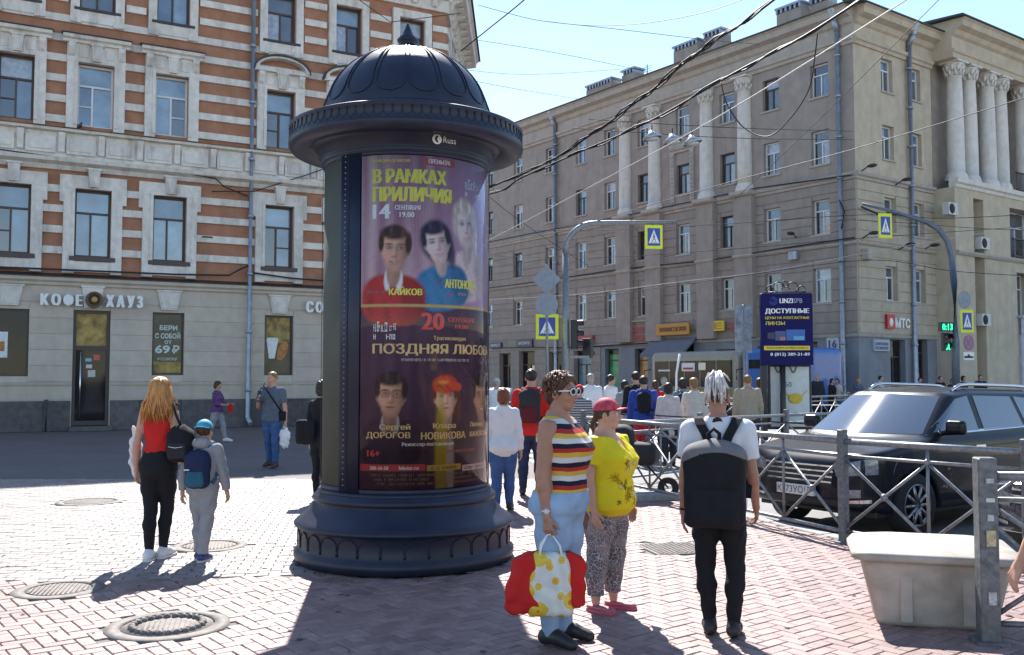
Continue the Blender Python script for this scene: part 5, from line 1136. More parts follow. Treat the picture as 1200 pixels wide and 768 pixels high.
# the pale poster case stands behind its post
case = MB().cbox(-.42, .62, .16, .3, .55, zb + .05, .02).build('poster_case', M_black, t); MB().box(-.36, .56, .148, .155, .62, zb - .04).build('pale_poster', mat('poster_pale', (.55, .6, .58), .5, var=.08), case)
du = MB(); du.sphere((.22, .14, 1.3), .17, 14, 8, (1, .06, .75)); du.build('yellow_figure', mat('poster_yellow', (.6, .42, .03), .5), case)
for sgn in (-1, 1): MB().prism([(.22 + sgn * .12, 1.36), (.22 + sgn * .34, 1.55), (.22 + sgn * .12, 1.28)], .142, .146).build('yellow_wing', mat('poster_yellow', (.6, .42, .03), .5), case)
MB().box(.1, .32, .136, .139, 1.2, 1.27).build('poster_mark', M_flash, case); text_mb('50', -.02, .14, 1.58, 1.7, .146, 0).build('lettering', M_black, case)
cr = MB()
for sgn in (-1, 1): cr.tube([(.0 + sgn * (.1 + .16 * k), .12, zb - .02 - .16 * math.sin(k * 3.1)) for k in np.linspace(0, 1, 9)], .012, 5)
cr.build('scroll_bracket', M_black, t)
# --- post with oblong plates seen from behind
Ys = 24.0; sx = at(873, 440, Ys).x; t = thing('sign_post', 'grey post with two tall weathered plates seen from behind', 'sign post', (sx, Ys, -.12)); pole(t, 0, 0, [(0, 0, 0), (0, 0, at(873, 357, Ys).z + .12)], .05)
M_old = mat('plate_weathered', (.30, .33, .36), .7, metal=.2, var=.5, scale=7)
for (xa, xb, ya, yb) in ((861, 870, 358, 384), (871.5, 880, 359, 384), (861, 870, 385, 413), (871.5, 880, 385, 414)):
    a, b = at(xa, yb, Ys), at(xb, ya, Ys); MB().box(a.x - sx, b.x - sx, -.08, -.06, a.z + .12, b.z + .12).build('plate', M_old, t)
# --- thin white pole at the crossing
t = thing('crossing_pole', 'thin slanting pale pole among the waiting crowd', 'pole', (at(792, 470, 26).x, 26, -.12)); pole(t, 0, 0, [(0, 0, 0), (.02, 0, 1.9), (.12, 0, 2.45)], .03, M_letter)
# --- lamps hung on the span wire
for i, (lx, ly) in enumerate(((764, 159.5), (788, 163.5), (811, 165))):
    c = at(lx, ly, 34.0); t = thing('hanging_lamp', ['domed lamp on the span wire, the one nearest the curved mast', 'middle one of the three domed lamps on the span wire', 'domed lamp on the span wire, the one nearest the house corner'][i], 'street lamp', c, 0, 'lamps on the span wire')
    MB().lathe([(0, .22), (.08, .2), (.14, .1), (.34, -.02), (.36, -.1), (.33, -.1)], 20).build('shade', mat('lamp_shade', (.42, .44, .46), .4, metal=.4), t, rot=(0, R(-14), 0)); MB().sphere((0, 0, -.1), .26, 12, 6, (1, 1, .35)).build('glass_bowl', mat('lamp_bowl', (.55, .58, .6), .2, coat=.6), t); MB().tube([(0, 0, .2), (0, 0, .42)], .02, 6).build('hook', M_cable, t)
# --- overhead lines
def wire(label, pix, r=.012, m=None, tw=0, grp='overhead lines across the crossing'):
    P = [at(*p) if len(p) == 3 else at(p[0], p[1], 34.) for p in pix]; Q = []
    for i in range(len(P) - 1):
        p0, p1, p2, p3 = P[max(i - 1, 0)], P[i], P[i + 1], P[min(i + 2, len(P) - 1)]
        for t_ in np.linspace(0, 1, 7)[:-1]:
            Q.append(.5 * (2 * p1 + (p2 - p0) * t_ + (2 * p0 - 5 * p1 + 4 * p2 - p3) * t_ ** 2 + (3 * p1 - p0 - 3 * p2 + p3) * t_ ** 3))
    Q.append(P[-1]); base = Q[0].copy()
    mb = MB(); mb.tube([q - base for q in Q], r, 6)
    for k in range(tw): mb.tube([q - base + Vector((.05 * math.sin(i * 1.3 + k * 2), .03, .07 * math.cos(i * 1.1 + k * 2) + .03 * k)) for i, q in enumerate(Q)], r * .8, 5)
    o = mb.build('overhead_cable', m or M_cable); o.location = base; tag(o, label, 'cable', grp)
M_pale = mat('pale_cable', (.55, .53, .5), .6, var=0)
wire('thick black twisted cable bundle sweeping up past the roof chimneys', [(500, 250, 40), (575, 219, 38), (640, 191, 36), (700, 153, 33), (760, 109, 30), (820, 60, 27), (872, 26, 24), (930, -18, 22)], .032, None, 2)
wire('thick black cable bundle sagging beneath the upper twisted one', [(500, 240, 40), (580, 226, 38), (612, 208, 37), (680, 178, 35), (760, 143, 31), (860, 86, 27), (940, 44, 24), (1030, -14, 22)], .032, None, 1)
wire('taut pale wire running up to the top of the corner house', [(500, 320, 40), (660, 236, 36), (840, 138, 30), (1062, 0, 24), (1100, -24, 23)], .018, M_pale)
wire('thin span wire that carries the three hanging lamps', [(670, 150, 35), (740, 155, 34.2), (764, 155, 34), (788, 159, 34), (812, 160, 34), (900, 163, 36), (999, 164, 44.2)], .013)
wire('second thin span wire ending on the corner of the pale house', [(690, 140, 36), (860, 150, 37), (999, 154, 44.3)], .013)
wire('black cable looping low beneath the thick bundle', [(958, 40, 24), (955, 66, 24.2), (948, 105, 25), (925, 140, 26), (900, 160, 27), (872, 150, 28), (852, 122, 28.5), (845, 96, 29)], .018)
wire('long thin diagonal wire over the rusticated wall', [(860, 235, 40), (950, 150, 34), (1040, 60, 28), (1110, -10, 25)], .012)
wire('thin wire crossing the sky from the terracotta cornice', [(540, 60, 35), (575, 32, 33), (612, 2, 30), (640, -24, 28)], .022)
wire('sagging thin wire high in the sky beside the dome', [(560, 6, 36), (612, 20, 36), (645, 26, 36), (720, 34, 36), (830, 47, 38), (890, 52, 42)], .011)
wire('pale drooping wire across the open sky', [(640, 25, 35), (690, 30, 34), (750, 28, 32), (820, 16, 30), (880, -4, 28)], .013, M_pale)
wire('thin wire to the antenna on the roof ridge', [(545, 45, 42), (640, 60, 44), (720, 76, 47), (757, 84, 55)], .011); wire('faint wire low in the sky behind the dome', [(545, 82, 42), (600, 87, 44), (660, 86, 47), (745, 80, 55)], .010)
wire('faint slanting wire beside the dome rim', [(555, 95, 40), (620, 107, 44), (690, 118, 60)], .010)
wire('trolley wire low over the side street', [(500, 300, 50), (600, 281, 48), (700, 258, 42), (850, 215, 36), (1000, 175, 30), (1250, 100, 24)], .013); wire('contact wire with clamps across the rusticated floors', [(560, 268, 46), (700, 270, 44), (860, 262, 42), (1010, 252, 40), (1110, 256, 37), (1260, 248, 36)], .013)
wire('lower contact wire in front of the corner shop', [(570, 365, 46), (720, 345, 44), (880, 322, 42), (1020, 305, 38), (1118, 318, 36.2), (1250, 326, 36)], .013); wire('thin wire level with the lower windows', [(580, 300, 46), (700, 302, 44), (860, 292, 43), (1000, 280, 42), (1260, 262, 38)], .011)
wire('pale wire slanting above the shop signs', [(560, 352, 46), (680, 345, 44), (800, 330, 42), (900, 318, 41), (1040, 292, 40), (1250, 258, 38)], .012, M_pale); wire('crossing wire from the mast to the corner wall', [(1000, 258, 42), (1070, 262, 40), (1150, 268, 38), (1260, 272, 37)], .011)
wire('black wire descending over the distant windows', [(575, 232, 40), (600, 252, 42), (640, 280, 46), (690, 312, 50)], .013)

# ------------------------------------------------------------------ grit bin, stroller
M_bin = mat('bin_plastic', (.43, .385, .33), .65, var=.2, scale=7, bump=.1, stain=.8, stain_col=(.24, .21, .18))
t = thing('grit_bin', 'weathered off-white plastic grit bin with a sloping lid by the thick post', 'bin', (2.95, 6.78, 0), R(-16)); t.scale = (1.22, 1., .76)
def loft(secs, n_each):
    mb = MB(); V = []; 
    for s_ in secs: V += s_
    n_ = n_each; mb.add(V, [(i * n_ + k, i * n_ + (k + 1) % n_, (i + 1) * n_ + (k + 1) % n_, (i + 1) * n_ + k) for i in range(len(secs) - 1) for k in range(n_)], True)
    mb.f += [tuple(range(n_ - 1, -1, -1)), tuple((len(secs) - 1) * n_ + k for k in range(n_))]; mb.sm += [False, False]; return mb
def rrect(hx, hy, z, r=.06, cx=0, cy=0, tilt=0., n=6):
    P = []
    for (sx_, sy_, a0) in ((1, 1, 0), (-1, 1, 90), (-1, -1, 180), (1, -1, 270)):
        for k in range(n): a = R(a0 + 90 * k / (n - 1)); P.append((cx + sx_ * (hx - r) + r * math.cos(a), cy + sy_ * (hy - r) + r * math.sin(a), z + tilt * (sy_ * (hy - r) + r * math.sin(a))))
    return P
loft([rrect(.31, .24, .0, .05), rrect(.315, .245, .04, .06), rrect(.38, .30, .52, .07), rrect(.385, .305, .60, .07)], 24).build('tub', M_bin, t)
for (x_, w_) in ((-.16, .03), (.16, .03)): MB().prism([(x_ - w_, .05), (x_ + w_, .05), (x_ + w_, .55), (x_ - w_, .55)], -.292, -.25).build('rib', M_bin, t)
loft([rrect(.43, .345, .585, .08), rrect(.445, .36, .60, .09), rrect(.445, .36, .65, .09), rrect(.42, .335, .685, .1, tilt=.06), rrect(.30, .22, .72, .1, tilt=.1), rrect(.18, .1, .728, .08, tilt=.1)], 24).build('lid', M_bin, t)
MB().tube([(-.2, .33, .62), (.2, .33, .62)], .015, 6).build('hinge', M_black, t)
# stickers on thick post
tk = bpy.data.objects.get('road_railing.001')
for (z, c, w, h_) in ((1.02, (.5, .5, .5), .05, .03), (.90, (.55, .55, .5), .055, .025), (.78, (.5, .5, .52), .04, .04), (.62, (.5, .42, .25), .06, .10), (.25, (.45, .45, .45), .05, .08)):
    MB().box(-w / 2, w / 2, -.066, -.060, z, z + h_).build('sticker', mat('sticker_post%.2f' % z, c, .6, var=.4, scale=40), tk)
t = thing('baby_stroller', 'black three-wheeled stroller parked behind the railing near the yellow shirt', 'stroller', (1.72, 13.6, 0), R(70))
bd = lambda x, y, z: np.maximum(smin(rbox(x, y, z, (0, 0, .62), (.24, .36, .16), .1), rbox(x, y, z, (0, .2, .82), (.24, .2, .2), .14), .08), -z + .3)
P_, Q_ = sdf_mesh(bd, (-.3, -.45, .3), (.3, .5, 1.1), .03); mobj('seat_pod', np_mesh('seat_pod', P_, Q_), mat('stroller_cloth', (.02, .02, .024), .8), t)
for (x_, y_) in ((-.28, .35), (.28, .35), (0, -.5)):
    w_ = MB(); w_.lathe([(.06, -.03), (.13, -.03), (.15, -.015), (.15, .015), (.13, .03), (.06, .03)], 20); w_.v = [(x_ + p[2], y_ + p[0], .15 + p[1]) for p in w_.v]; w_.build('wheel', mat('rubber', (.02, .02, .02), .8), t)
for s_ in (-1, 1): MB().tube([(s_ * .28, .35, .15), (s_ * .22, -.1, .45), (s_ * .2, .45, .95), (s_ * .2, .62, 1.05)], .014, 6).build('frame_tube', M_black, t)
MB().tube([(0, -.5, .15), (0, -.2, .45)], .014, 6).build('frame_tube', M_black, t); MB().tube([(-.2, .62, 1.05), (.2, .62, 1.05)], .02, 8).build('handle', M_black, t)
MB().cbox(-.6, .6, -.12, .12, 0, .1, .02).build('concrete_kerb_block', M_kerb).location = (1.95, 13.3, 0)
tag(bpy.data.objects['concrete_kerb_block'], 'low grey concrete block at the foot of the railing', 'kerb block'); bpy.data.objects['concrete_kerb_block'].rotation_euler = (0, 0, R(20))

# --- a pigeon on the ledge
t = thing('pigeon', 'dark pigeon perched on the ledge of the terracotta house', 'bird', LB.matrix_basis @ Vector((2.06, -.14, 9.63)), R(60))
pg = lambda x, y, z: smin(smin(ell(x, y, z, (0, 0, .11), (.06, .12, .065)), ell(x, y, z, (0, -.10, .19), (.032, .036, .032)), .04), cone(x, y, z, (0, .08, .10), (0, .2, .06), .035, .015), .03)
P_, Q_ = sdf_mesh(pg, (-.1, -.18, .0), (.1, .26, .26), .012); mobj('body', np_mesh('body', P_, Q_), mat('pigeon_grey', (.05, .05, .065), .6, var=.4, scale=20), t)
MB().tube([(0, -.13, .19), (0, -.16, .182)], [.008, .002], 5).build('beak', M_black, t)
for s_ in (-1, 1): MB().tube([(s_ * .02, 0, .06), (s_ * .022, -.01, 0)], .005, 5).build('leg', mat('pigeon_leg', (.3, .1, .08), .6), t)
# ------------------------------------------------------------------ vehicles
def poly_sdf(x, y, P):
    d = np.full(np.shape(x), 1e9); ins = np.zeros(np.shape(x), bool); n = len(P)
    for i in range(n):
        ax, ay = P[i]; bx, by = P[(i + 1) % n]; ex, ey = bx - ax, by - ay
        t = np.clip(((x - ax) * ex + (y - ay) * ey) / (ex * ex + ey * ey), 0, 1)
        d = np.minimum(d, (x - ax - t * ex) ** 2 + (y - ay - t * ey) ** 2)
        c = (ay > y) != (by > y)
        if by != ay: ins ^= c & (x < ax + (y - ay) * ex / (by - ay))
    return np.where(ins, -1, 1) * np.sqrt(d)
def drape(f_, pts, dirv, off=.004):
    p = np.array(pts, float); d = np.array(dirv, float); d /= np.linalg.norm(d); t = np.zeros(len(p))
    for _ in range(70): q = p + d * t[:, None]; t += f_(*q.T) * .7
    q = p + d * t[:, None]; return q - d * off
def patch(f_, bot, top, dirv, start, axis, n=10, m=6, off=.004):
    """a sheet draped on a body between two polylines given in the plane across the view axis"""
    def rs(L, k): L = np.array(L, float); s = np.concatenate([[0], np.cumsum(np.linalg.norm(np.diff(L, axis=0), axis=1))]); u = np.linspace(0, s[-1], k); return np.stack([np.interp(u, s, L[:, i]) for i in range(2)], 1)
    B, T = rs(bot, n + 1), rs(top, n + 1); pts = []
    for j in range(m + 1):
        r_ = B + (T - B) * j / m
        for q in r_: pts.append((q[0], start, q[1]) if axis == 'y' else (start, q[0], q[1]))
    P = drape(f_, pts, dirv, off); ii = np.arange((n + 1) * (m + 1)).reshape(m + 1, n + 1)
    Q = np.stack([ii[:-1, :-1], ii[:-1, 1:], ii[1:, 1:], ii[1:, :-1]], -1).reshape(-1, 4); return P, Q
M_cglass = mat('car_glass', (.03, .04, .055), .03, var=0, spec=.8, ior=1.9, coat=1.); M_tyre = mat('tyre', (.02, .02, .02), .85); M_rim = mat('rim_alloy', (.35, .35, .37), .3, metal=.9, var=.05); M_chrome = mat('chrome', (.6, .6, .62), .15, metal=1, var=0); M_lamp = mat('headlamp', (.20, .22, .24), .12, var=.5, scale=26, coat=.8); M_plastic = mat('black_plastic', (.02, .02, .022), .6)
def wheel(t, x, y, z, r, s_):
    w = MB(); w.lathe([(r * .66, -.1), (r * .93, -.11), (r, -.08), (r, .08), (r * .93, .11), (r * .66, .1)], 28); w.v = [(x + p[2], y + p[0], z + p[1]) for p in w.v]; o = w.build('wheel', M_tyre, t)
    k = MB(); k.lathe([(r * .6, 0), (r * .67, .03), (r * .67, -.1)], 28); k.lathe([(0, .02), (r * .13, .02), (r * .15, 0)], 12)
    for i in range(10):
        a = 2 * math.pi * i / 10; k.tube([(r * .1 * math.cos(a), r * .1 * math.sin(a), .01), (r * .63 * math.cos(a), r * .63 * math.sin(a), .015)], [.028, .018], 5)
    k.v = [(x + s_ * (.085 + p[2]), y + p[0], z + p[1]) for p in k.v]; k.build('rim', M_rim, o)
def car(label, loc, rot, paint, H=1.70, L=4.6, W=1.86, vox=.035, plate=None, sedan=False, rails=True, group=None):
    t = thing('parked_car', label, 'car', loc, rot, group); h = L / 2; w = W / 2; zb = 1.10 if not sedan else .93
    low = [(-h + .05, .34), (-h, .55), (-h + .02, .84), (-h + .16, .96 if not sedan else .78), (-h + 1.12, zb), (h - .15, zb + .06), (h - .03, .9), (h - .05, .42), (h - .4, .28), (-h + .4, .26)]
    gr = [(-h + .98, zb - .04), (-h + 1.85, H - .09), (-h + 2.4, H), (h - .9, H - .06), (h - .45, H - .2), (h - .12, zb)]
    if sedan: gr = [(-h + 1.05, zb - .04), (-h + 1.9, H - .06), (-h + 2.4, H), (h - 1.6, H - .05), (h - .6, zb)]
    sec = [(-.1, .2), (w - .06, .28), (w, .48), (w, zb - .28), (w - .03, zb - .06), (w - .07, zb + .02), (w - .24, H - .12), (w - .36, H - .02), (-.1, H + .02)]
    plan = [(-.1, -h), (w * .5, -h + .02), (w * .82, -h + .14), (w * .95, -h + .4), (w, -h + .85), (w, h - .5), (w * .93, h - .12), (w * .5, h), (-.1, h)]
    def f_(x, y, z):
        ax = np.abs(x); s_ = poly_sdf(ax, z, sec); p_ = poly_sdf(ax, y, plan)
        lo = smax(smax(poly_sdf(y - .06 * ax * ax, z, low), s_, .07), p_, .08)
        g_ = smax(poly_sdf(y - .24 * ax * ax * np.where(y < 0, 1, -1), z, gr), s_, .10)
        d = smin(lo, g_, .03)
        for yy in (-h + .92, h - .92): d = np.maximum(d, -np.maximum(np.hypot(y - yy, z - .36) - .41, .58 - ax))
        return d
    P, Q = sdf_mesh(f_, (-w, -h, .15), (w, h, H), vox); mobj('body', np_mesh('body', P, Q), paint, t)
    body = t.children[0]
    MB().cbox(-w + .12, w - .12, -h + .3, h - .3, .25, .8, .02).build('underbody', M_plastic, t)
    def put(name, a, b, ax, dirv, m, n=10, mm=6, off=.005, par=None):
        st = {'y': -h - .8 if dirv[1] > 0 else h + .8, 'x': w + .6 if dirv[0] < 0 else -w - .6}[ax]
        P_, Q_ = patch(f_, a, b, dirv, st, ax, n, mm, off); me = np_mesh(name, P_, Q_); fix_normals(me); return mobj(name, me, m, par or t)
    put('windscreen', [(-w + .17, zb + .05), (0, zb + .03), (w - .17, zb + .05)], [(-w + .33, H - .14), (0, H - .11), (w - .33, H - .14)], 'y', (0, 1, 0), M_cglass, 18, 14)
    y0 = -h + 1.75
    for s_ in (-1, 1):
        dv = (-s_, 0, 0)
        k = [(-h + 1.30, zb + .07), (-h + 2.28, zb + .07)], [(-h + 2.0, H - .17), (-h + 2.28, H - .13)]
        put('side_window', *k, 'x', dv, M_cglass); 
        if sedan: put('side_window', [(-h + 2.40, zb + .07), (h - 1.1, zb + .09)], [(-h + 2.40, H - .13), (h - 1.5, H - .16)], 'x', dv, M_cglass)
        else:
            put('side_window', [(-h + 2.40, zb + .07), (-h + 3.30, zb + .09)], [(-h + 2.40, H - .13), (-h + 3.22, H - .15)], 'x', dv, M_cglass); put('side_window', [(-h + 3.38, zb + .10), (h - .42, zb + .14)], [(-h + 3.30, H - .15), (h - .62, H - .22)], 'x', dv, M_cglass)
        hl = put('headlight', [(s_ * .52, .70 if not sedan else .58), (s_ * (w - .04), .74 if not sedan else .6)], [(s_ * .48, .82 if not sedan else .7), (s_ * (w - .035), .93 if not sedan else .76)], 'y', (0, 1, 0), M_lamp, 8, 4, .008)
        wheel(t, s_ * (w - .12), -h + .92, .36, .36, s_); wheel(t, s_ * (w - .12), h - .92, .36, .36, s_)
        # mirror
        ml = lambda x, y, z: smin(rbox(x, y, z, (s_ * (w + .08), -h + 1.55, zb + .13), (.12, .06, .085), .05), cone(x, y, z, (s_ * (w - .1), -h + 1.52, zb + .05), (s_ * (w + .05), -h + 1.55, zb + .08), .03, .03), .03)
        cx = s_ * (w + .02); P_, Q_ = sdf_mesh(ml, (cx - .25, -h + 1.4, zb - .05), (cx + .25, -h + 1.7, zb + .3), .018); mr_ = mobj('door_mirror', np_mesh('door_mirror', P_, Q_), paint, t)
        put('sill_trim', [(-h + 1.4, .30), (h - 1.4, .30)], [(-h + 1.4, .38), (h - 1.4, .38)], 'x', dv, M_plastic); put('belt_trim', [(-h + 1.28, zb + .035), (h - .4, zb + .10)], [(-h + 1.28, zb + .062), (h - .4, zb + .125)], 'x', dv, M_chrome if not sedan else M_plastic, 14, 1)
        for yy in (-h + 2.1, -h + 3.15): put('door_handle', [(yy, zb - .14), (yy + .2, zb - .14)], [(yy, zb - .10), (yy + .2, zb - .10)], 'x', dv, M_chrome, 3, 1, .025)
        put('fog_trim', [(s_ * .55, .40), (s_ * (w - .12), .42)], [(s_ * .55, .43), (s_ * (w - .12), .46)], 'y', (0, 1, 0), M_chrome, 6, 1, .012); put('fog_lamp', [(s_ * .66, .47), (s_ * .78, .48)], [(s_ * .66, .56), (s_ * .78, .57)], 'y', (0, 1, 0), M_lamp, 4, 3, .01)
        if rails:
            P_ = drape(f_, [(s_ * (w - .36), yy, H + .4) for yy in np.linspace(-h + 2.15, h - .6, 12)], (0, 0, -1), .0); MB().tube([(p[0], p[1], p[2] + (.05 if 0 < i < 11 else -.01)) for i, p in enumerate(P_)], .022, 8).build('roof_rail', M_chrome, t)
    gp = put('grille', [(-.46, .60), (.46, .60)], [(-.5, .82), (.5, .82)], 'y', (0, 1, 0), M_plastic, 8, 4, .004)
    for zz in (.62, .68, .74, .80): put('grille_bar', [(-.46 - (zz - .6) * .18, zz), (.46 + (zz - .6) * .18, zz)], [(-.46 - (zz - .6) * .18, zz + .018), (.46 + (zz - .6) * .18, zz + .018)], 'y', (0, 1, 0), M_chrome, 8, 1, .016, gp)
    put('air_intake', [(-.6, .30), (.6, .30)], [(-.62, .43), (.62, .43)], 'y', (0, 1, 0), M_plastic, 8, 3, .004)
    yp = -h - .03; pl = MB().cbox(-.27, .27, yp - .012, yp + .03, .46, .575, .004).build('number_plate', mat('plate_white', (.7, .7, .7), .5, var=.1), t)
    MB().box(-.24, .24, yp + .02, yp + .2, .47, .56).build('plate_bracket', M_plastic, pl)
    if plate: text_mb(plate[0], -.25, .12 if plate[1] else -.13, .478, .56, yp - .015, .0).build('lettering', M_black, pl)
    if plate and plate[1]: text_mb(plate[1], .145, .25, .505, .56, yp - .015, .0).build('lettering', M_black, pl)
    return t
M_cblack = mat('car_black', (.010, .011, .016), .3, var=.1, coat=.25, spec=.2); M_cblue = mat('car_darkblue', (.02, .025, .05), .25, var=.1, coat=1.); M_cgrey = mat('car_charcoal', (.03, .035, .04), .3, var=.1, coat=1.)
def car_at(fx, fy, th, L): return (fx + L / 2 * math.sin(th), fy + L / 2 * math.cos(th), -.12)
th = R(57); car('black off-road car with silver roof rails waiting behind the railing', car_at(3.33, 11.2, th, 4.75), -th, M_cblack, L=4.75, W=1.92, H=1.72, plate=('К173УО', '178'))
th = R(60); car('dark blue saloon nosing in behind the bin and thick post', car_at(5.0, 8.75, th, 4.4), -th, M_cblue, H=1.45, L=4.4, W=1.78, plate=('В4', ''), sedan=True, rails=False)
th = R(200); car('small dark hatchback in the far street beside the column', car_at(.3, 33.5, th, 4.1), -th, M_cgrey, H=1.5, L=4.1, W=1.75, vox=.06, sedan=True, rails=False)
# minibus and blue van in front of the pale house
def van(name, label, cat, t0, t1, H, col, stripe, glass_z, W=2.3, off=4.5):
    c = RP + RA * ((t0 + t1) / 2) - RB * (off); L = t1 - t0; t = thing(name, label, cat, (c.x, c.y, -.12), R(-54))
    f_ = lambda x, y, z: smax(rbox(x, y, z, (0, 0, (H + .4) / 2), (L / 2, W / 2, (H - .4) / 2), .28), -np.minimum(np.hypot(x - L * .3, z - .4) - .48, np.hypot(x + L * .3, z - .4) - .48), .02)
    P, Q = sdf_mesh(f_, (-L / 2, -W / 2, .2), (L / 2, W / 2, H), .08); mobj('body', np_mesh('body', P, Q), col, t)
    k = -L / 2 + .35
    while k < L / 2 - .8: MB().cbox(k, k + .95, -W / 2 - .012, -W / 2 + .05, glass_z[0], glass_z[1], .0).build('side_window', PS, t); k += 1.02
    if stripe is not None: MB().box(-L / 2 + .28, L / 2 - .28, -W / 2 - .008, -W / 2 + .02, .62, glass_z[0] - .06).build('lower_panel', stripe, t)
    MB().cbox(-L / 2 - .012, -L / 2 + .05, -W / 2 + .3, W / 2 - .3, glass_z[0] + .0, glass_z[1] + .1, .0).build('windscreen', PS, t)
    for x in (-L * .3, L * .3):
        for y in (-W / 2 + .15, W / 2 - .15):
            w_ = MB(); w_.lathe([(0, -.1), (.25, -.11), (.4, -.1), (.42, 0), (.4, .1), (.25, .11), (0, .1)], 22); w_.v = [(x + p[0], y + p[2], .42 + p[1]) for p in w_.v]; w_.build('wheel', M_tyre, t)
    MB().tube([(-L / 2 + .1, -W / 2 - .02, 2.2), (-L / 2 - .2, -W / 2 - .2, 2.15), (-L / 2 - .2, -W / 2 - .2, 1.7)], .03, 6).build('wing_mirror', M_plastic, t)
    return t
b_ = van('minibus', 'old minibus with beige roof and a long row of dark windows', 'bus', 2.55, 8.2, 3.06, mat('bus_beige', (.32, .29, .23), .5, var=.15, coat=.3), mat('bus_ochre', (.33, .22, .08), .5, var=.2), (1.35, 2.6))
MB().box(-.6, .25, -1.19, -1.17, 2.1, 2.5).build('notice', M_letter, b_); MB().box(-.5, .15, -1.195, -1.191, 2.18, 2.28).build('notice_strip', M_red, b_); MB().box(.5, .95, -1.19, -1.17, 2.15, 2.5).build('notice', PL, b_)
MB().box(-2.2, -1.4, -1.19, -1.17, 2.1, 2.18).build('notice', M_letter, b_)
v_ = van('delivery_van', 'bright blue rounded van parked beside the corner shop window', 'van', -1.5, 2.2, 3.1, mat('van_blue', (.02, .12, .42), .4, var=.15, coat=.5), None, (2.2, 2.6)); MB().box(1.3, 1.6, -1.2, -1.17, 1.7, 2.0).build('emblem', M_yel, v_)
# ------------------------------------------------------------------ people
MALE = [(.44, .040, .036, .006), (.49, .088, .066, .008), (.53, .091, .067, .009), (.58, .086, .060, .004), (.62, .083, .056, 0), (.68, .092, .062, -.002), (.74, .103, .066, 0), (.79, .108, .060, .006), (.82, .088, .046, .010), (.845, .050, .036, .012), (.86, .034, .034, .012)]
FEM = [(.44, .042, .038, .008), (.49, .094, .070, .012), (.525, .095, .071, .013), (.575, .080, .058, .005), (.625, .070, .050, 0), (.67, .078, .058, -.006), (.725, .086, .070, -.014), (.77, .092, .060, -.004), (.81, .082, .044, .008), (.84, .045, .034, .012), (.86, .030, .032, .012)]
def nrm(v): v = np.array(v, float); return v / np.linalg.norm(v)
M_skin = mat('skin', (.50, .285, .205), .55, var=.10, scale=18, bump=.03, bscale=90); M_skint = mat('skin_tanned', (.38, .19, .125), .5, var=.10, scale=18, bump=.03, bscale=90)
for m_ in (M_skin, M_skint): b__ = m_.node_tree.nodes['Principled BSDF']; b__.inputs['Subsurface Weight'].default_value = .12; b__.inputs['Subsurface Radius'].default_value = (.02, .008, .004)
def cloth(name, col, var=.12, rough=.85, scale=14): return mat('cloth_' + name, col, rough, var=var, scale=scale, bump=.12, bscale=220, spec=.25)
def hairm(name, col): return mat('hair_' + name, col, .5, var=.45, scale=60, stretch=(1, 1, .12), bump=.3, bscale=140, spec=.4)
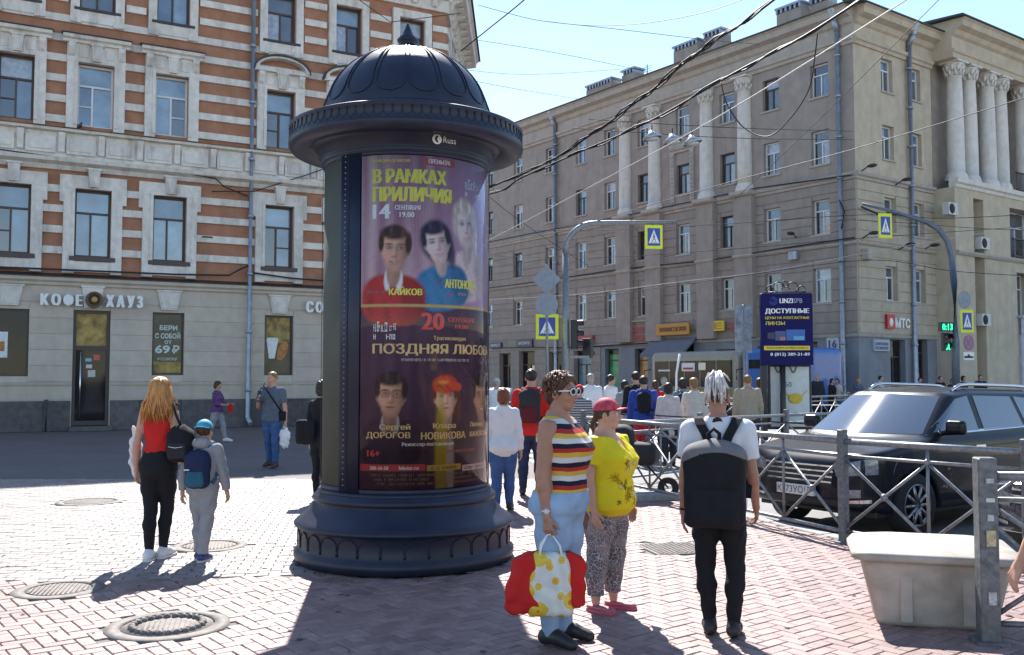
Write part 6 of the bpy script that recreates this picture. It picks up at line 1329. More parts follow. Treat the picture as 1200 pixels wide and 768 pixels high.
class Person:
    def __init__(s, label, loc, rotz, H, sex='m', girth=1., belly=0., bust=0., arms=None, legs=None, head=(0, 0), skin=None, vox=.016, hands=True, lean=0., group='people walking across the square', hand_vox=.007, head_vox=.009, shoulder=1., curl=(.35, .35), hip=1.):
        s.H = H; s.vox = vox; s.hv = hand_vox; s.t = thing('person', label, 'person', loc, rotz, group); s.skin = skin or M_skin
        tb = np.array(FEM if sex == 'f' else MALE) * H; gz = np.array([1, 1, 1, 1, 1, 1, 1, .97, .95, 1, 1]); g = 1 + (girth - 1) * np.array([.6, .65, .7, .95, 1.2, 1.1, 1, .8, .6, .4, .3])
        tb[:, 1] *= g; tb[:, 2] *= 1 + (girth - 1) * 1.2; hpk = np.array([1, 1, 1, .5, 0, 0, 0, 0, 0, 0, 0]); tb[:, 1] *= 1 + (hip - 1) * hpk
        bl = np.array([0, .2, .6, 1, 1, .6, .2, 0, 0, 0, 0]) * belly * H; tb[:, 2] += bl * .5; tb[:, 3] -= bl * .5
        bu = np.array([0, 0, 0, 0, .1, .6, 1, .4, 0, 0, 0]) * bust * H; tb[:, 2] += bu * .5; tb[:, 3] -= bu * .5
        tb[:, 3] += lean * (tb[:, 0] - .5 * H); s.tb = tb; s.lean = lean; s.girth = girth; s.sex = sex
        sw = (.104 if sex == 'm' else .088) * H * shoulder * (1 + (girth - 1) * .6); lg = 1 + (girth - 1) * .9
        hipx = .048 * H * hip
        s.legs = {}; legs = legs or {}
        for k, sg in (('L', 1), ('R', -1)):
            th, sh = legs.get(k, ((.0, 0, -1), (0, .02, -1))); hp = np.array([sg * hipx, .006 * H, .50 * H]); kn = hp + nrm((th[0] * sg if len(th) == 3 else 0, th[1], th[2])) * .235 * H; an = kn + nrm((sh[0] * sg, sh[1], sh[2])) * .222 * H; s.legs[k] = [hp, kn, an]
        dz = min(s.legs[k][2][2] for k in 'LR') - .043 * H
        for k in 'LR':
            for j in range(3): s.legs[k][j][2] -= dz
        s.tb[:, 0] -= dz; s.dz = dz; yo = lean * .5 * H
        arms = arms or {}; s.arms = {}
        for k, sg in (('L', 1), ('R', -1)):
            ua, fa_ = arms.get(k, ((.16, .02, -1), (.06, -.16, -1))); z_ = .80 * H - dz; shd = np.array([sg * sw, .008 * H + lean * .3 * H, z_]); el = shd + nrm((ua[0] * sg, ua[1], ua[2])) * .170 * H; wr = el + nrm((fa_[0] * sg, fa_[1], fa_[2])) * .148 * H; s.arms[k] = [shd, el, wr, nrm((fa_[0] * sg, fa_[1], fa_[2]))]
        s.hc = np.array([0, -.006 * H + lean * .42 * H, .931 * H - dz]); s.hs = H * .13 / .225 if H > 1.5 else H * .145 / .225
        if H < 1.4: s.hc[2] = .925 * H - dz
        s.yaw, s.pit = head; s.lg = lg
        ra = (.030 if sex == 'm' else .026) * H * (1 + (girth - 1) * 1.1); rf = .021 * H * (1 + (girth - 1) * .6); rw = .0145 * H
        s.rad = dict(ra=ra, re=ra * .78, rf=rf, rw=rw, th=(.052 if sex == 'f' else .049) * H * lg, kn=.031 * H * lg, cf=.032 * H * lg, an=.019 * H)
        s.body(hands, head_vox, curl)
    def torso(s, x, y, z, e=0., z0=None, z1=None):
        T = s.tb; a = np.interp(z, T[:, 0], T[:, 1]); b = np.interp(z, T[:, 0], T[:, 2]); c = np.interp(z, T[:, 0], T[:, 3])
        q = (np.abs(x / (a + e)) ** 2.35 + np.abs((y - c) / (b + e)) ** 2.35 + 1e-9) ** (1 / 2.35)
        d = (q - 1) * np.minimum(a, b); return np.maximum(d, np.maximum((z0 if z0 is not None else T[0, 0]) - z, z - (z1 if z1 is not None else T[-1, 0])))
    def leg(s, x, y, z, k, e=0., ek=None, ea=None):
        h, kn, an = s.legs[k]; r = s.rad; ek = e if ek is None else ek; ea = e if ea is None else ea; mid = kn + (an - kn) * .32
        d = cone(x, y, z, h, kn, r['th'] + e, r['kn'] + ek); cb = mid + np.array([0, .012 * s.H, 0])
        d = smin(d, cone(x, y, z, kn, cb, r['kn'] + ek, r['cf'] + ek), .02); return smin(d, cone(x, y, z, cb, an, r['cf'] + ek, r['an'] + ea), .02)
    def tleg(s, x, y, z, k, e, ek, ea):
        h, kn, an = s.legs[k]; r = s.rad; up_ = h + np.array([0, 0, .02 * s.H]); mid = h + (kn - h) * .45; cf = kn + (an - kn) * .32 + np.array([0, .012 * s.H, 0])
        d = smin(cone(x, y, z, up_, mid, r['th'] * 1.0 + e, r['th'] * .88 + e), cone(x, y, z, mid, kn, r['th'] * .88 + e, r['kn'] + ek), .03)
        d = smin(d, cone(x, y, z, kn, cf, r['kn'] + ek, r['cf'] + ek), .02); return smin(d, cone(x, y, z, cf, an, r['cf'] + ek, r['an'] + max(ea, .006)), .02)
    def arm(s, x, y, z, k, e=0., ef=None):
        a, b, c, d_ = s.arms[k]; r = s.rad; ef = e if ef is None else ef
        d = cone(x, y, z, a, b, r['ra'] + e, r['re'] + e); m = b + (c - b) * .3
        return smin(smin(d, cone(x, y, z, b, m, r['re'] + e, r['rf'] * 1.08 + ef), .015), cone(x, y, z, m, c, r['rf'] * 1.08 + ef, r['rw'] + ef), .015)
    def headrot(s, x, y, z):
        x, y, z = x - s.hc[0], y - s.hc[1], z - s.hc[2]; c, q = math.cos(-s.yaw), math.sin(-s.yaw); x, y = x * c - y * q, x * q + y * c
        c, q = math.cos(-s.pit), math.sin(-s.pit); y, z = y * c - z * q, y * q + z * c; return x / s.hs, y / s.hs, z / s.hs
    def head_pt(s, p):
        x, y, z = [v * s.hs for v in p]; c, q = math.cos(s.pit), math.sin(s.pit); y, z = y * c - z * q, y * q + z * c; c, q = math.cos(s.yaw), math.sin(s.yaw); x, y = x * c - y * q, x * q + y * c; return np.array([x + s.hc[0], y + s.hc[1], z + s.hc[2]])
    def headf(s, X, Y, Z, full=True):
        x, y, z = s.headrot(X, Y, Z); ax = np.abs(x)
        d = smin(ell(x, y, z, (0, .014, .028), (.074, .095, .084)), ell(x, y, z, (0, -.022, -.03), (.060, .072, .082)), .03)
        d = smin(d, ell(x, y, z, (0, -.048, -.085), (.036, .034, .028)), .03)
        if full:
            d = smin(d, ell(ax, y, z, (.034, -.070, -.028), (.024, .02, .024)), .02); d = smin(d, ell(ax, y, z, (.03, -.078, .032), (.034, .014, .012)), .015)
            d = smax(d, -ell(ax, y, z, (.031, -.094, .010), (.019, .012, .011)), .012)
            d = smin(d, cone(x, y, z, (0, -.086, .012), (0, -.110, -.026), .006, .0105), .012); d = smin(d, ell(ax, y, z, (.011, -.100, -.030), (.009, .012, .008)), .006)
            d = smin(d, ell(x, y, z, (0, -.090, -.053), (.022, .009, .007)), .006); d = smin(d, ell(x, y, z, (0, -.088, -.065), (.019, .010, .007)), .006); d = smax(d, -ell(x, y, z, (0, -.1, -.0595), (.022, .010, .0022)), .004)
        ear = np.maximum(ell(ax, y, z, (.076, .012, -.012), (.014, .021, .033)), -ell(ax, y, z, (.088, .006, -.010), (.010, .012, .020))); d = smin(d, ear, .008)
        return d * s.hs
    def neckf(s, x, y, z):
        H = s.H; b = np.array([0, .012 * H + s.lean * .33 * H, .83 * H - s.dz]); return cone(x, y, z, b, s.head_pt((0, .012, -.05)), (.034 if s.sex == 'm' else .029) * H * (1 + (s.girth - 1) * .9), (.031 if s.sex == 'm' else .027) * H * (1 + (s.girth - 1) * .8))
    def handf(s, k, curl, splay=.0):
        a, b, w, d = s.arms[k]; sg = 1 if k == 'L' else -1; k_ = s.H / 1.75
        n = np.array([-sg * .9, -.1, 0.]); n = nrm(n - d * (n @ d)); side = np.cross(d, n); side = side if (side @ np.array([0, -1, 0])) > 0 else -side     # thumb side: forwards
        P = []
        kn = [w + d * .088 * k_ + side * o * k_ for o in (.030, .010, -.010, -.028)]
        for q in kn: P.append((w + (q - w) * .05 + side * 0, q, .019 * k_, .012 * k_))
        for q, L_ in zip(kn, (.072, .08, .075, .058)):
            a1 = curl * 1.2; d1 = nrm(d * math.cos(a1) + n * math.sin(a1)); a2_ = curl * 2.6; d2 = nrm(d * math.cos(a2_) + n * math.sin(a2_)); m1 = q + d1 * L_ * .55 * k_; P.append((q, m1, .0098 * k_, .0088 * k_)); P.append((m1, m1 + d2 * L_ * .5 * k_, .0088 * k_, .0070 * k_))
        tb_ = w + d * .03 * k_ + side * .026 * k_; t1 = tb_ + nrm(d * .75 + side * .55 + n * .3) * .045 * k_; P.append((tb_, t1, .0135 * k_, .0105 * k_)); P.append((t1, t1 + nrm(d * .9 + side * .05 + n * (.3 + curl)) * .034 * k_, .0105 * k_, .008 * k_))
        s.palm = getattr(s, 'palm', {}); s.palm[k] = w + d * .09 * k_ + n * .02 * k_
        def f_(x, y, z):
            D = None
            for (p, q, r1, r2) in P:
                c = cone(x, y, z, p, q, r1, r2); D = c if D is None else smin(D, c, .004)
            return smin(D, cone(x, y, z, w - d * .05 * k_, w + d * .015 * k_, s.rad['rw'] * 1.02, s.rad['rw'] * .98), .012)
        pts = np.array([p for q in P for p in q[:2]] + [w - d * .05 * k_]); return f_, pts.min(0) - .03, pts.max(0) + .03
    def mittf(s, k):
        a, b, w, d = s.arms[k]; return lambda x, y, z: cone(x, y, z, w, w + d * .1 * s.H / 1.75, .022 * s.H / 1.75, .018 * s.H / 1.75)
    def bounds(s):
        pts = np.array([p for k in 'LR' for p in s.legs[k]] + [p for k in 'LR' for p in s.arms[k][:3]] + [s.hc]); w = s.tb[:, 1].max() + .02; d = s.tb[:, 2].max() + .05
        lo = np.minimum(pts.min(0), [-w, -d, 0]) - .12; hi = np.maximum(pts.max(0), [w, d, 0]) + .14; lo[2] = -.01; return lo, hi
    def body(s, hands, hv, curl):
        def f_(x, y, z):
            d = s.torso(x, y, z)
            for k in 'LR': d = smin(d, s.leg(x, y, z, k), .03); d = smin(d, s.arm(x, y, z, k), .03)
            d = smin(d, s.neckf(x, y, z), .03)
            if not hands:
                for k in 'LR': d = smin(d, s.mittf(k)(x, y, z), .01)
            return d
        lo, hi = s.bounds(); hi[2] = s.hc[2] - .02 * s.hs * 0 - .03; Ps, Qs = [], []; P, Q = sdf_mesh(f_, lo, hi, s.vox); Ps.append(P); Qs.append(Q); n = len(P)
        hf = lambda x, y, z: smin(s.headf(x, y, z), np.maximum(s.neckf(x, y, z), s.hc[2] - .16 * s.hs - z), .02); P, Q = sdf_mesh(hf, s.hc - .16 * s.hs, s.hc + .15 * s.hs, hv); Ps.append(P); Qs.append(Q + n); n += len(P)
        if hands:
            for k, c in zip('LR', curl): g_, a, b = s.handf(k, c); P, Q = sdf_mesh(g_, a, b, s.hv); Ps.append(P); Qs.append(Q + n); n += len(P)
        s.bobj = mobj('body', np_mesh('body', np.concatenate(Ps), np.concatenate(Qs)), s.skin, s.t)
    def add(s, name, f_, m, lo=None, hi=None, vox=None, parent=None):
        a, b = s.bounds(); lo = a if lo is None else np.maximum(lo, a - .2); hi = b if hi is None else hi; P, Q = sdf_mesh(f_, lo, hi, vox or s.vox)
        if len(P) == 0: return None
        return mobj(name, np_mesh(name, P, Q), m, parent or s.t)
    def trousers(s, m, top=.58, hem=.06, ease=.012, flare=.01, wr=.004, name='trousers', knee=None):
        zt = top * s.H - s.dz; zh = hem * s.H; kn = ease if knee is None else knee
        def f_(x, y, z):
            d = smin(s.tleg(x, y, z, 'L', ease, kn, flare), s.tleg(x, y, z, 'R', ease, kn, flare), .012); d = smin(d, s.torso(x, y, z, ease + .002), .035); return smax(d + wrinkle(x, y, z, wr, 1., 1.3), np.maximum(z - zt, zh - z), .006)
        lo, hi = s.bounds(); hi[2] = zt + .05; return s.add(name, f_, m, lo, hi)
    def skirt_top(s): pass
    def top(s, m, hem=.52, sleeve=.9, ease=.012, neck=.855, wr=.004, name='shirt', loose=0., sl_ease=None, scoop=.02, armhole=None, vdepth=0., vox=None):
        """sleeve: 0 none, up to 1 = elbow, up to 2 = wrist"""
        zh = hem * s.H - s.dz; zn = neck * s.H - s.dz; se = ease if sl_ease is None else sl_ease; T = s.tb
        def f_(x, y, z):
            e = ease + loose * np.clip((.72 * s.H - s.dz - z) / (.2 * s.H), 0, 1); d = s.torso(x, y, z, e, zh - .05)
            if sleeve > 0:
                for k in 'LR':
                    a, b, c, dd = s.arms[k]; q = s.arm(x, y, z, k, se, se)
                    if sleeve <= 1: v = nrm(b - a); cut = ((x - a[0]) * v[0] + (y - a[1]) * v[1] + (z - a[2]) * v[2]) - np.linalg.norm(b - a) * sleeve
                    else: v = nrm(c - b); cut = ((x - b[0]) * v[0] + (y - b[1]) * v[1] + (z - b[2]) * v[2]) - np.linalg.norm(c - b) * (sleeve - 1)
                    d = smin(d, np.maximum(q, cut), .02)
            else:
                for k in 'LR': a = s.arms[k][0]; d = smax(d, -(np.hypot((y - a[1]) / 1.0, (z - a[2] + .01 * s.H)) - (armhole or .048) * s.H + np.clip((.07 * s.H - np.abs(x)) * 4, 0, 9)), .008)
            d = d + wrinkle(x, y, z, wr, .8, .4)
            nk = z - zn + scoop * s.H * np.clip(1 - np.abs(x) / (.05 * s.H), 0, 1) * np.where(y < 0, 1.4, .4) + vdepth * s.H * np.clip(1 - np.abs(x) / (.035 * s.H), 0, 1) * (y < .01)
            d = smax(d, np.maximum(zh - z, nk), .006)
            return np.maximum(d, -(s.neckf(x, y, z) - .012))
        return s.add(name, f_, m, vox=vox)
    def shoes(s, m, sole=None, L=.148, hgt=.05, name='shoe', turn=.12, open_=False):
        for k, sg in (('L', 1), ('R', -1)):
            an = s.legs[k][2]; kn = s.legs[k][1]; H = s.H; v = an - kn; fw = nrm((sg * turn, -1, 0)); h = an + np.array([0, .012 * H, 0]); zb = an[2] - .043 * H
            lift = max(0., zb); hl = np.array([h[0], h[1] + .012 * H, zb + .026 * H]); toe = hl + fw * L * H * .80; toe[2] = max(.016 * H, zb + .016 * H - (lift * .9 if lift > .01 else 0)); mid = (hl + toe) / 2 + np.array([0, 0, .012 * H])
            def f_(x, y, z):
                d = smin(cone(x, y, z, hl, mid, .024 * H, .026 * H), cone(x, y, z, mid, toe, .027 * H, .022 * H), .02)
                if not open_: d = smin(d, cone(x, y, z, hl + np.array([0, -.006 * H, .01 * H]), an + np.array([0, 0, .012 * H]), .026 * H, .024 * H), .02)
                else: d = np.maximum(d, z - zb - .030 * H)
                return np.maximum(d, np.minimum(zb, toe[2] - .016 * H) + .004 - z)
            lo = np.minimum(hl, toe) - .07; hi = np.maximum(hl, toe) + .1; o = s.add(name, f_, m, lo, hi, min(s.vox, .011))
            if sole and o:
                g_ = lambda x, y, z: np.maximum(np.minimum(cone(x, y, z * 0 + hl[2], hl, mid * [1, 1, 0] + [0, 0, hl[2]], .027 * H, .031 * H), cone(x, y, z * 0 + hl[2], mid * [1, 1, 0] + [0, 0, hl[2]], toe * [1, 1, 0] + [0, 0, hl[2]], .031 * H, .026 * H)), np.abs(z - zb - .006 * H) - .008 * H); s.add('sole', g_, sole, lo, hi, min(s.vox, .008), o)
    def hair(s, m, style='short', thick=.012, vox=None):
        def f_(X, Y, Z):
            x, y, z = s.headrot(X, Y, Z); ax = np.abs(x); t = thick
            d = ell(x, y, z, (0, .016, .030), (.074 + t, .096 + t, .084 + t)); 
            if style == 'short': cut = smax(-(y * .9 + z * .55 + .012), -(z + .045 + np.where(y < .02, -.03, 0)), .01); d = smax(d, cut, .01)
            elif style == 'crop': d = smax(d, -(y * .8 + z * .6 - .008), .012)
            elif style == 'fluffy': d = smin(d, ell(x, y, z, (0, -.01, .075), (.07, .085, .045)), .03); d = smin(d, ell(x, y, z, (0, .07, -.03), (.062, .05, .06)), .03); d = smax(d, smax(-(y * .95 + z * .5 + .03), -(z + .11), .01), .012); d = np.maximum(d, -ell(ax, y, z, (.082, -.005, -.012), (.02, .024, .03)))
            elif style == 'bob': d = smin(d, ell(x, y, z, (0, .04, -.04), (.088, .075, .085)), .03); d = smax(d, smax(-(y * 1.0 + z * .45 + .035), -(z + .12), .01), .012)
            elif style == 'tail': d = smax(d, -(y * .9 + z * .45 + .02), .012); d = smin(d, cone(x, y, z, (0, .10, -.02), (0, .13, -.10), .024, .02), .02); d = smin(d, cone(x, y, z, (0, .13, -.1), (.01, .12, -.16), .02, .008), .01)
            d = d + .0022 * np.sin(95 * x + 30 * y + 5 * np.sin(30 * z)) + .0016 * np.sin(140 * y + 40 * x + 4 * np.sin(22 * z + 2)); return d * s.hs
        return s.add('hair', f_, m, s.hc - .22 * s.hs, s.hc + .2 * s.hs, vox or min(.011, s.vox))
    def cap(s, m, brim=True, back=False, vox=.01, t=.016, brim_m=None, tilt=.16):
        def f_(X, Y, Z): x, y, z = s.headrot(X, Y, Z); return smax(ell(x, y, z, (0, .014, .034), (.074 + t, .097 + t, .084 + t + .008)), -(z - .038 - y * tilt), .006) * s.hs
        c = s.add('cap', f_, m, s.hc - .2 * s.hs, s.hc + .22 * s.hs, vox)
        if brim:
            sg = 1 if back else -1
            def g_(X, Y, Z):
                x, y, z = s.headrot(X, Y, Z); zz = z - (.046 + y * tilt) + 1.6 * x * x * 1.0 + (abs(tilt) * .2) * (sg * y - .09); return np.maximum(np.maximum(np.hypot(x, (sg * y - .075) * 1.0) - .088, np.abs(zz) - .006), .06 - sg * y) * s.hs
            s.add('brim', g_, brim_m or m, s.hc - .24 * s.hs, s.hc + .2 * s.hs, min(vox, .008), c)
        return c
    def face(s, lip=(.35, .10, .09), brow=(.05, .03, .02), eyes=True):
        for sg in (-1, 1): MB().tube([s.head_pt((sg * .016, -.0935, .030)), s.head_pt((sg * .034, -.093, .036)), s.head_pt((sg * .052, -.080, .031))], [.0025, .0035, .002], 5).build('eyebrow', mat('brow%.2f' % brow[0], brow, .7), s.t)
        mb = MB(); mb.tube([s.head_pt((x, -.0985 + 7 * x * x, -.059)) for x in (-.02, -.01, 0, .01, .02)], [.001, .0042, .005, .0042, .001], 6); mb.build('lips', mat('lips%.2f' % lip[0], lip, .45, var=0), s.t)
        if eyes:
            for sg in (-1, 1):
                e = MB(); c = s.head_pt((sg * .031, -.081, .010)); e.sphere(c, .0115 * s.hs, 10, 8); eo = e.build('eye', mat('eye_white', (.6, .58, .56), .3, var=0), s.t); e = MB(); c = s.head_pt((sg * .031, -.0905, .009)); e.sphere(c, .0052 * s.hs, 8, 6); e.build('iris', mat('eye_dark', (.03, .02, .015), .2, var=0), eo)
    def world(s, p): return Matrix.Translation(s.t.location) @ Matrix.Rotation(s.t.rotation_euler.z, 4, 'Z') @ Vector(p)
def prop(name, label, cat, loc, rotz, parts, group=None):
    t = thing(name, label, cat, loc, rotz, group)
    for (nm, f_, lo, hi, vx, m) in parts: P, Q = sdf_mesh(f_, lo, hi, vx); mobj(nm, np_mesh(nm, P, Q), m, t)
    return t
WALK_A = {'L': ((.03, -.30, -1), (0, .10, -1)), 'R': ((.03, .22, -1), (0, .62, -1))}
WALK_B = {'R': ((.03, -.30, -1), (0, .10, -1)), 'L': ((.03, .22, -1), (0, .62, -1))}
STEP = {'L': ((.02, -.12, -1), (0, .06, -1)), 'R': ((.02, .10, -1), (0, .22, -1))}
M_shoe = mat('shoe_black', (.02, .02, .022), .5); M_white = mat('shoe_white', (.65, .65, .66), .5, var=.08); M_sole = mat('sole_white', (.6, .6, .6), .6)
C_black = cloth('black', (.014, .014, .017)); C_dark = cloth('charcoal', (.03, .03, .036)); C_white = cloth('white', (.68, .68, .70), .05); C_jean = cloth('jeans', (.05, .105, .24), .25, scale=6); C_jeanl = cloth('jeans_light', (.28, .40, .55), .22, scale=7); C_jeand = cloth('jeans_dark', (.025, .035, .07), .2)
C_red = cloth('red', (.55, .022, .02), .08); C_grey = cloth('grey', (.29, .29, .31), .1); C_navy = cloth('navy', (.02, .03, .07)); C_cream = cloth('cream', (.52, .48, .42)); C_beige = cloth('beige', (.36, .30, .22)); C_pink = cloth('pale_pink', (.56, .47, .45)); C_purple = cloth('purple', (.13, .06, .16), .5, scale=22); C_blue = cloth('blue', (.03, .06, .30)); C_steel = cloth('steel_blue', (.10, .125, .16))
H_brown = hairm('brown', (.06, .028, .016)); H_dark = hairm('dark', (.02, .014, .012)); H_blond = hairm('blond', (.50, .24, .075)); H_grey = hairm('grey', (.3, .29, .28)); H_red = hairm('auburn', (.16, .05, .02)); H_lt = hairm('light_brown', (.22, .12, .05))

def backpack(label, person, m, m2=None, w=.15, h=.22, d=.09, zc=.70, yoff=0., tilt=0., xoff=0., strap=True, pocket=True, vx=.014):
    H = person.H; z0 = zc * H - person.dz; y0 = float(np.interp(z0, person.tb[:, 0], person.tb[:, 2] + person.tb[:, 3])) + d * .75 + yoff
    f_ = lambda x, y, z: smin(rbox(x, y, z, (xoff, 0, 0), (w, d, h), .065), ell(x, y, z, (xoff, 0, h * .55), (w * .93, d, h * .62)), .05) + wrinkle(x, y, z, .004, .7)
    parts = [('bag', f_, (-w - .05 + xoff, -d - .05, -h - .05), (w + .05 + xoff, d + .05, h * 1.3), vx, m)]
    if pocket: parts.append(('front_pocket', lambda x, y, z: rbox(x, y, z, (xoff, d * .85, -h * .45), (w * .82, d * .35, h * .48), .04) + wrinkle(x, y, z, .003), (-w + xoff - .03, 0, -h - .1), (w + xoff + .03, d * 1.5, h * .4), vx, m2 or m))
    p = person.world((0, y0, z0)); t = prop('backpack', label, 'backpack', p, person.t.rotation_euler.z, parts)
    if strap:
        for sg in (-1, 1):
            zs = .835 * H - person.dz - z0; ys = person.tb[7, 3] - y0; rr = person.tb[7, 2] + .03; P = [(sg * .07 * H * .8 + xoff * .5, -d * .9, h * .55), (sg * .062 * H, ys + rr * .6, zs - .005 * H), (sg * .068 * H, ys - .0, zs + .012 * H), (sg * .073 * H, ys - rr * .9, zs - .03 * H), (sg * .085 * H, ys - rr * 1.12, zs - .10 * H), (sg * .10 * H, ys - rr * .4, zs - .19 * H), (sg * .095 * H, -d * .7, -h * .75)]
            mb = MB(); V = []
            for i, q in enumerate(P): V += [(q[0] - .022, q[1], q[2]), (q[0] + .022, q[1], q[2])]
            n_ = len(P); mb.tube(P, [.02] * n_, 8); o = mb.build('strap', m2 or m, t); 
    return t
# --- blonde woman and boy, walking away
p = Person('blonde woman in a red sleeveless top and black trousers walking away', (-3.32, 9.0, 0), R(176), 1.70, 'f', .98, arms={'L': ((.2, .06, -1), (.10, -.25, -1)), 'R': ((.16, .05, -1), (-.25, -.9, -.55))}, legs={'L': ((-.07, .06, -1), (-.05, .14, -1)), 'R': ((-.06, -.20, -1), (-.06, .06, -1))}, vox=.012, hip=1.0)
p.trousers(C_black, .60, .055, .006, .002, .002); p.top(C_red, .585, 0, .008, .835, .003, 'tank_top', armhole=.044, scoop=.02); p.shoes(M_white, M_sole); p.hair(H_blond, 'bob', .016)
hb = MB(); rg = random.Random(4)
for i in range(170):
    a = rg.uniform(-2.3, 2.3); e = rg.uniform(.1, 1.52); r0 = .09 * math.cos(e)
    s0 = np.array([math.sin(a) * r0, .016 + math.cos(a) * .11 * math.cos(e), .03 + .098 * math.sin(e)]); L_ = rg.uniform(.16, .30) if abs(a) < 1.9 else rg.uniform(.1, .2)
    s1 = np.array([math.sin(a) * .092, .016 + math.cos(a) * .112, .02]) if s0[2] > .03 else s0 + np.array([math.sin(a) * .02, math.cos(a) * .01 + .01, -.05]); sm_ = np.array([math.sin(a) * .092 * math.cos(e * .5), .016 + math.cos(a) * .112 * math.cos(e * .5), .03 + .098 * math.sin(e * .5)]) if s0[2] > .03 else (s0 + s1) / 2; s1b = s1 + np.array([math.sin(a) * .012, .008, -.07]); s2 = s1b + np.array([rg.uniform(-.03, .03) + math.sin(a) * .035, rg.uniform(-.01, .03), -L_ * .5]); s3 = s2 + np.array([rg.uniform(-.035, .035), rg.uniform(-.02, .02), -L_ * .45])
    hb.tube([p.head_pt(q) for q in (s0, sm_, s1, s1b, s2, s3)], [.006, .010, .012, .012, .009, .002], 5)
hb.build('long_hair', H_blond, p.t)
# her shoulder bag and jacket over the arm
sb = lambda x, y, z: smin(rbox(x, y, z, (0, 0, 0), (.125, .085, .15), .07), ell(x, y, z, (0, 0, .05), (.115, .09, .15)), .04) + wrinkle(x, y, z, .005)
t = prop('shoulder_bag', 'black slouchy shoulder bag hanging beside the red top', 'bag', p.world((.0, 0, 0)) + Vector((.24, -.10, 1.06)), R(176), [('bag', sb, (-.2, -.15, -.2), (.2, .15, .25), .012, C_black), ('front_pocket', lambda x, y, z: rbox(x, y, z, (0, .085, -.04), (.09, .03, .075), .025), (-.15, 0, -.15), (.15, .15, .1), .01, C_dark)])
MB().tube([(0, 0, .17), (.05, .02, .30), (.085, -.02, .40), (.085, -.12, .38)], .012, 6).build('strap', C_black, t); MB().tube([(-.07, .118, .0), (.0, .13, -.01), (.07, .118, .0)], .005, 5).build('zip', M_chrome, t)
MB().tube([(-.24, -.1, 0), (-.22, -.04, -.0)], .01, 5)
jk = lambda x, y, z: smax(ell(x, y, z, (0, 0, 0), (.05, .09, .24)), -(.02 - y * 0 + 0 * z + .3), .01) + wrinkle(x, y, z, .012, .9)
prop('folded_jacket', 'pale jacket draped over the forearm of the blonde woman', 'jacket', Vector((-3.32 - .27, 9.12, 1.0)), 0, [('cloth', jk, (-.12, -.15, -.3), (.12, .15, .3), .014, C_white)])
p = Person('boy in a turquoise cap and grey hoodie walking away', (-2.88, 8.95, 0), R(172), 1.29, 'm', 1.0, arms={'L': ((.22, .1, -1), (.12, -.12, -1)), 'R': ((.24, -.05, -1), (.1, -.3, -1))}, legs={'L': ((-.04, -.16, -1), (-.03, .06, -1)), 'R': ((-.05, .08, -1), (-.04, .16, -1))}, vox=.013)
p.trousers(C_grey, .56, .055, .018, .02, .006); p.top(C_grey, .50, 1.92, .018, .87, .006, 'hoodie', loose=.01); p.shoes(mat('shoe_navy', (.03, .05, .16), .5), M_sole); p.hair(H_brown, 'short', .008)
hd = lambda x, y, z: smax(ell(x, y, z, (0, .055, .84 * 1.29), (.10, .075, .06)), -ell(x, y, z, (0, -.01, .87 * 1.29), (.07, .07, .06)), .02) + wrinkle(x, y, z, .004); p.add('hood', hd, C_grey, (-.15, -.1, .95), (.15, .2, 1.2), .012)
p.cap(mat('cap_turquoise', (.06, .36, .52), .7), True, True, tilt=.12)
bp = backpack('navy and teal child backpack on the boy in grey', p, cloth('pack_navy', (.018, .028, .075)), cloth('pack_teal', (.03, .11, .17)), .115, .165, .07, .655); MB().box(.02, .07, .124, .127, .01, .02).build('badge', M_letter, bp)
# --- man with a phone
p = Person('man in a grey-blue shirt and jeans looking at his phone', (-4.53, 18.0, 0), R(-12), 1.80, 'm', 1.02, arms={'R': ((.22, -.15, -1), (-.35, -.75, .55)), 'L': ((.22, .02, -1), (.12, -.1, -1))}, legs=STEP, head=(R(-22), R(14)), vox=.02, hand_vox=.011, head_vox=.012)
p.trousers(C_jean, .56, .05, .012, .016, .006); p.top(C_steel, .48, .75, .016, .86, .005, 'shirt', loose=.012, sl_ease=.022); p.shoes(mat('shoe_brown', (.06, .03, .02), .5)); p.hair(H_lt, 'crop', .010); p.face()
pm = p.world(p.palm['R']); ph = MB().cbox(-.038, .038, -.006, .006, -.075, .075, .004).build('phone', M_black); ph.location = pm + Vector((0, -.01, .05)); ph.rotation_euler = (R(-20), 0, R(-12)); tag(ph, 'dark phone held up by the man in the grey-blue shirt', 'phone')
wb = lambda x, y, z: smax(ell(x, y, z, (0, 0, -.22), (.11, .05, .20)) + wrinkle(x, y, z, .010, .8), z - .0, .01); pb = p.world(p.palm['L'])
t = prop('plastic_bag', 'white plastic carrier bag hanging from the hand of the phone man', 'bag', pb, R(-12), [('bag', wb, (-.16, -.1, -.48), (.16, .1, .05), .014, mat('white_plastic', (.75, .76, .78), .4, var=.05))]); MB().tube([(-.05, 0, -.04), (0, 0, .03), (.05, 0, -.04)], .006, 5).build('handle', C_white, t)
MB().cbox(-.1, .1, -.04, .04, -.1, .08, .02).build('bag', C_black, thing('messenger_bag', 'small black messenger bag at the hip of the phone man', 'bag', p.world((.2, -.02, .98)), R(-12))); t = bpy.data.objects['messenger_bag']; MB().tube([(0, 0, .08), (-.1, -.14, .3), (-.3, -.12, .55), (-.36, .02, .60)], .014, 6).build('strap', C_black, t)
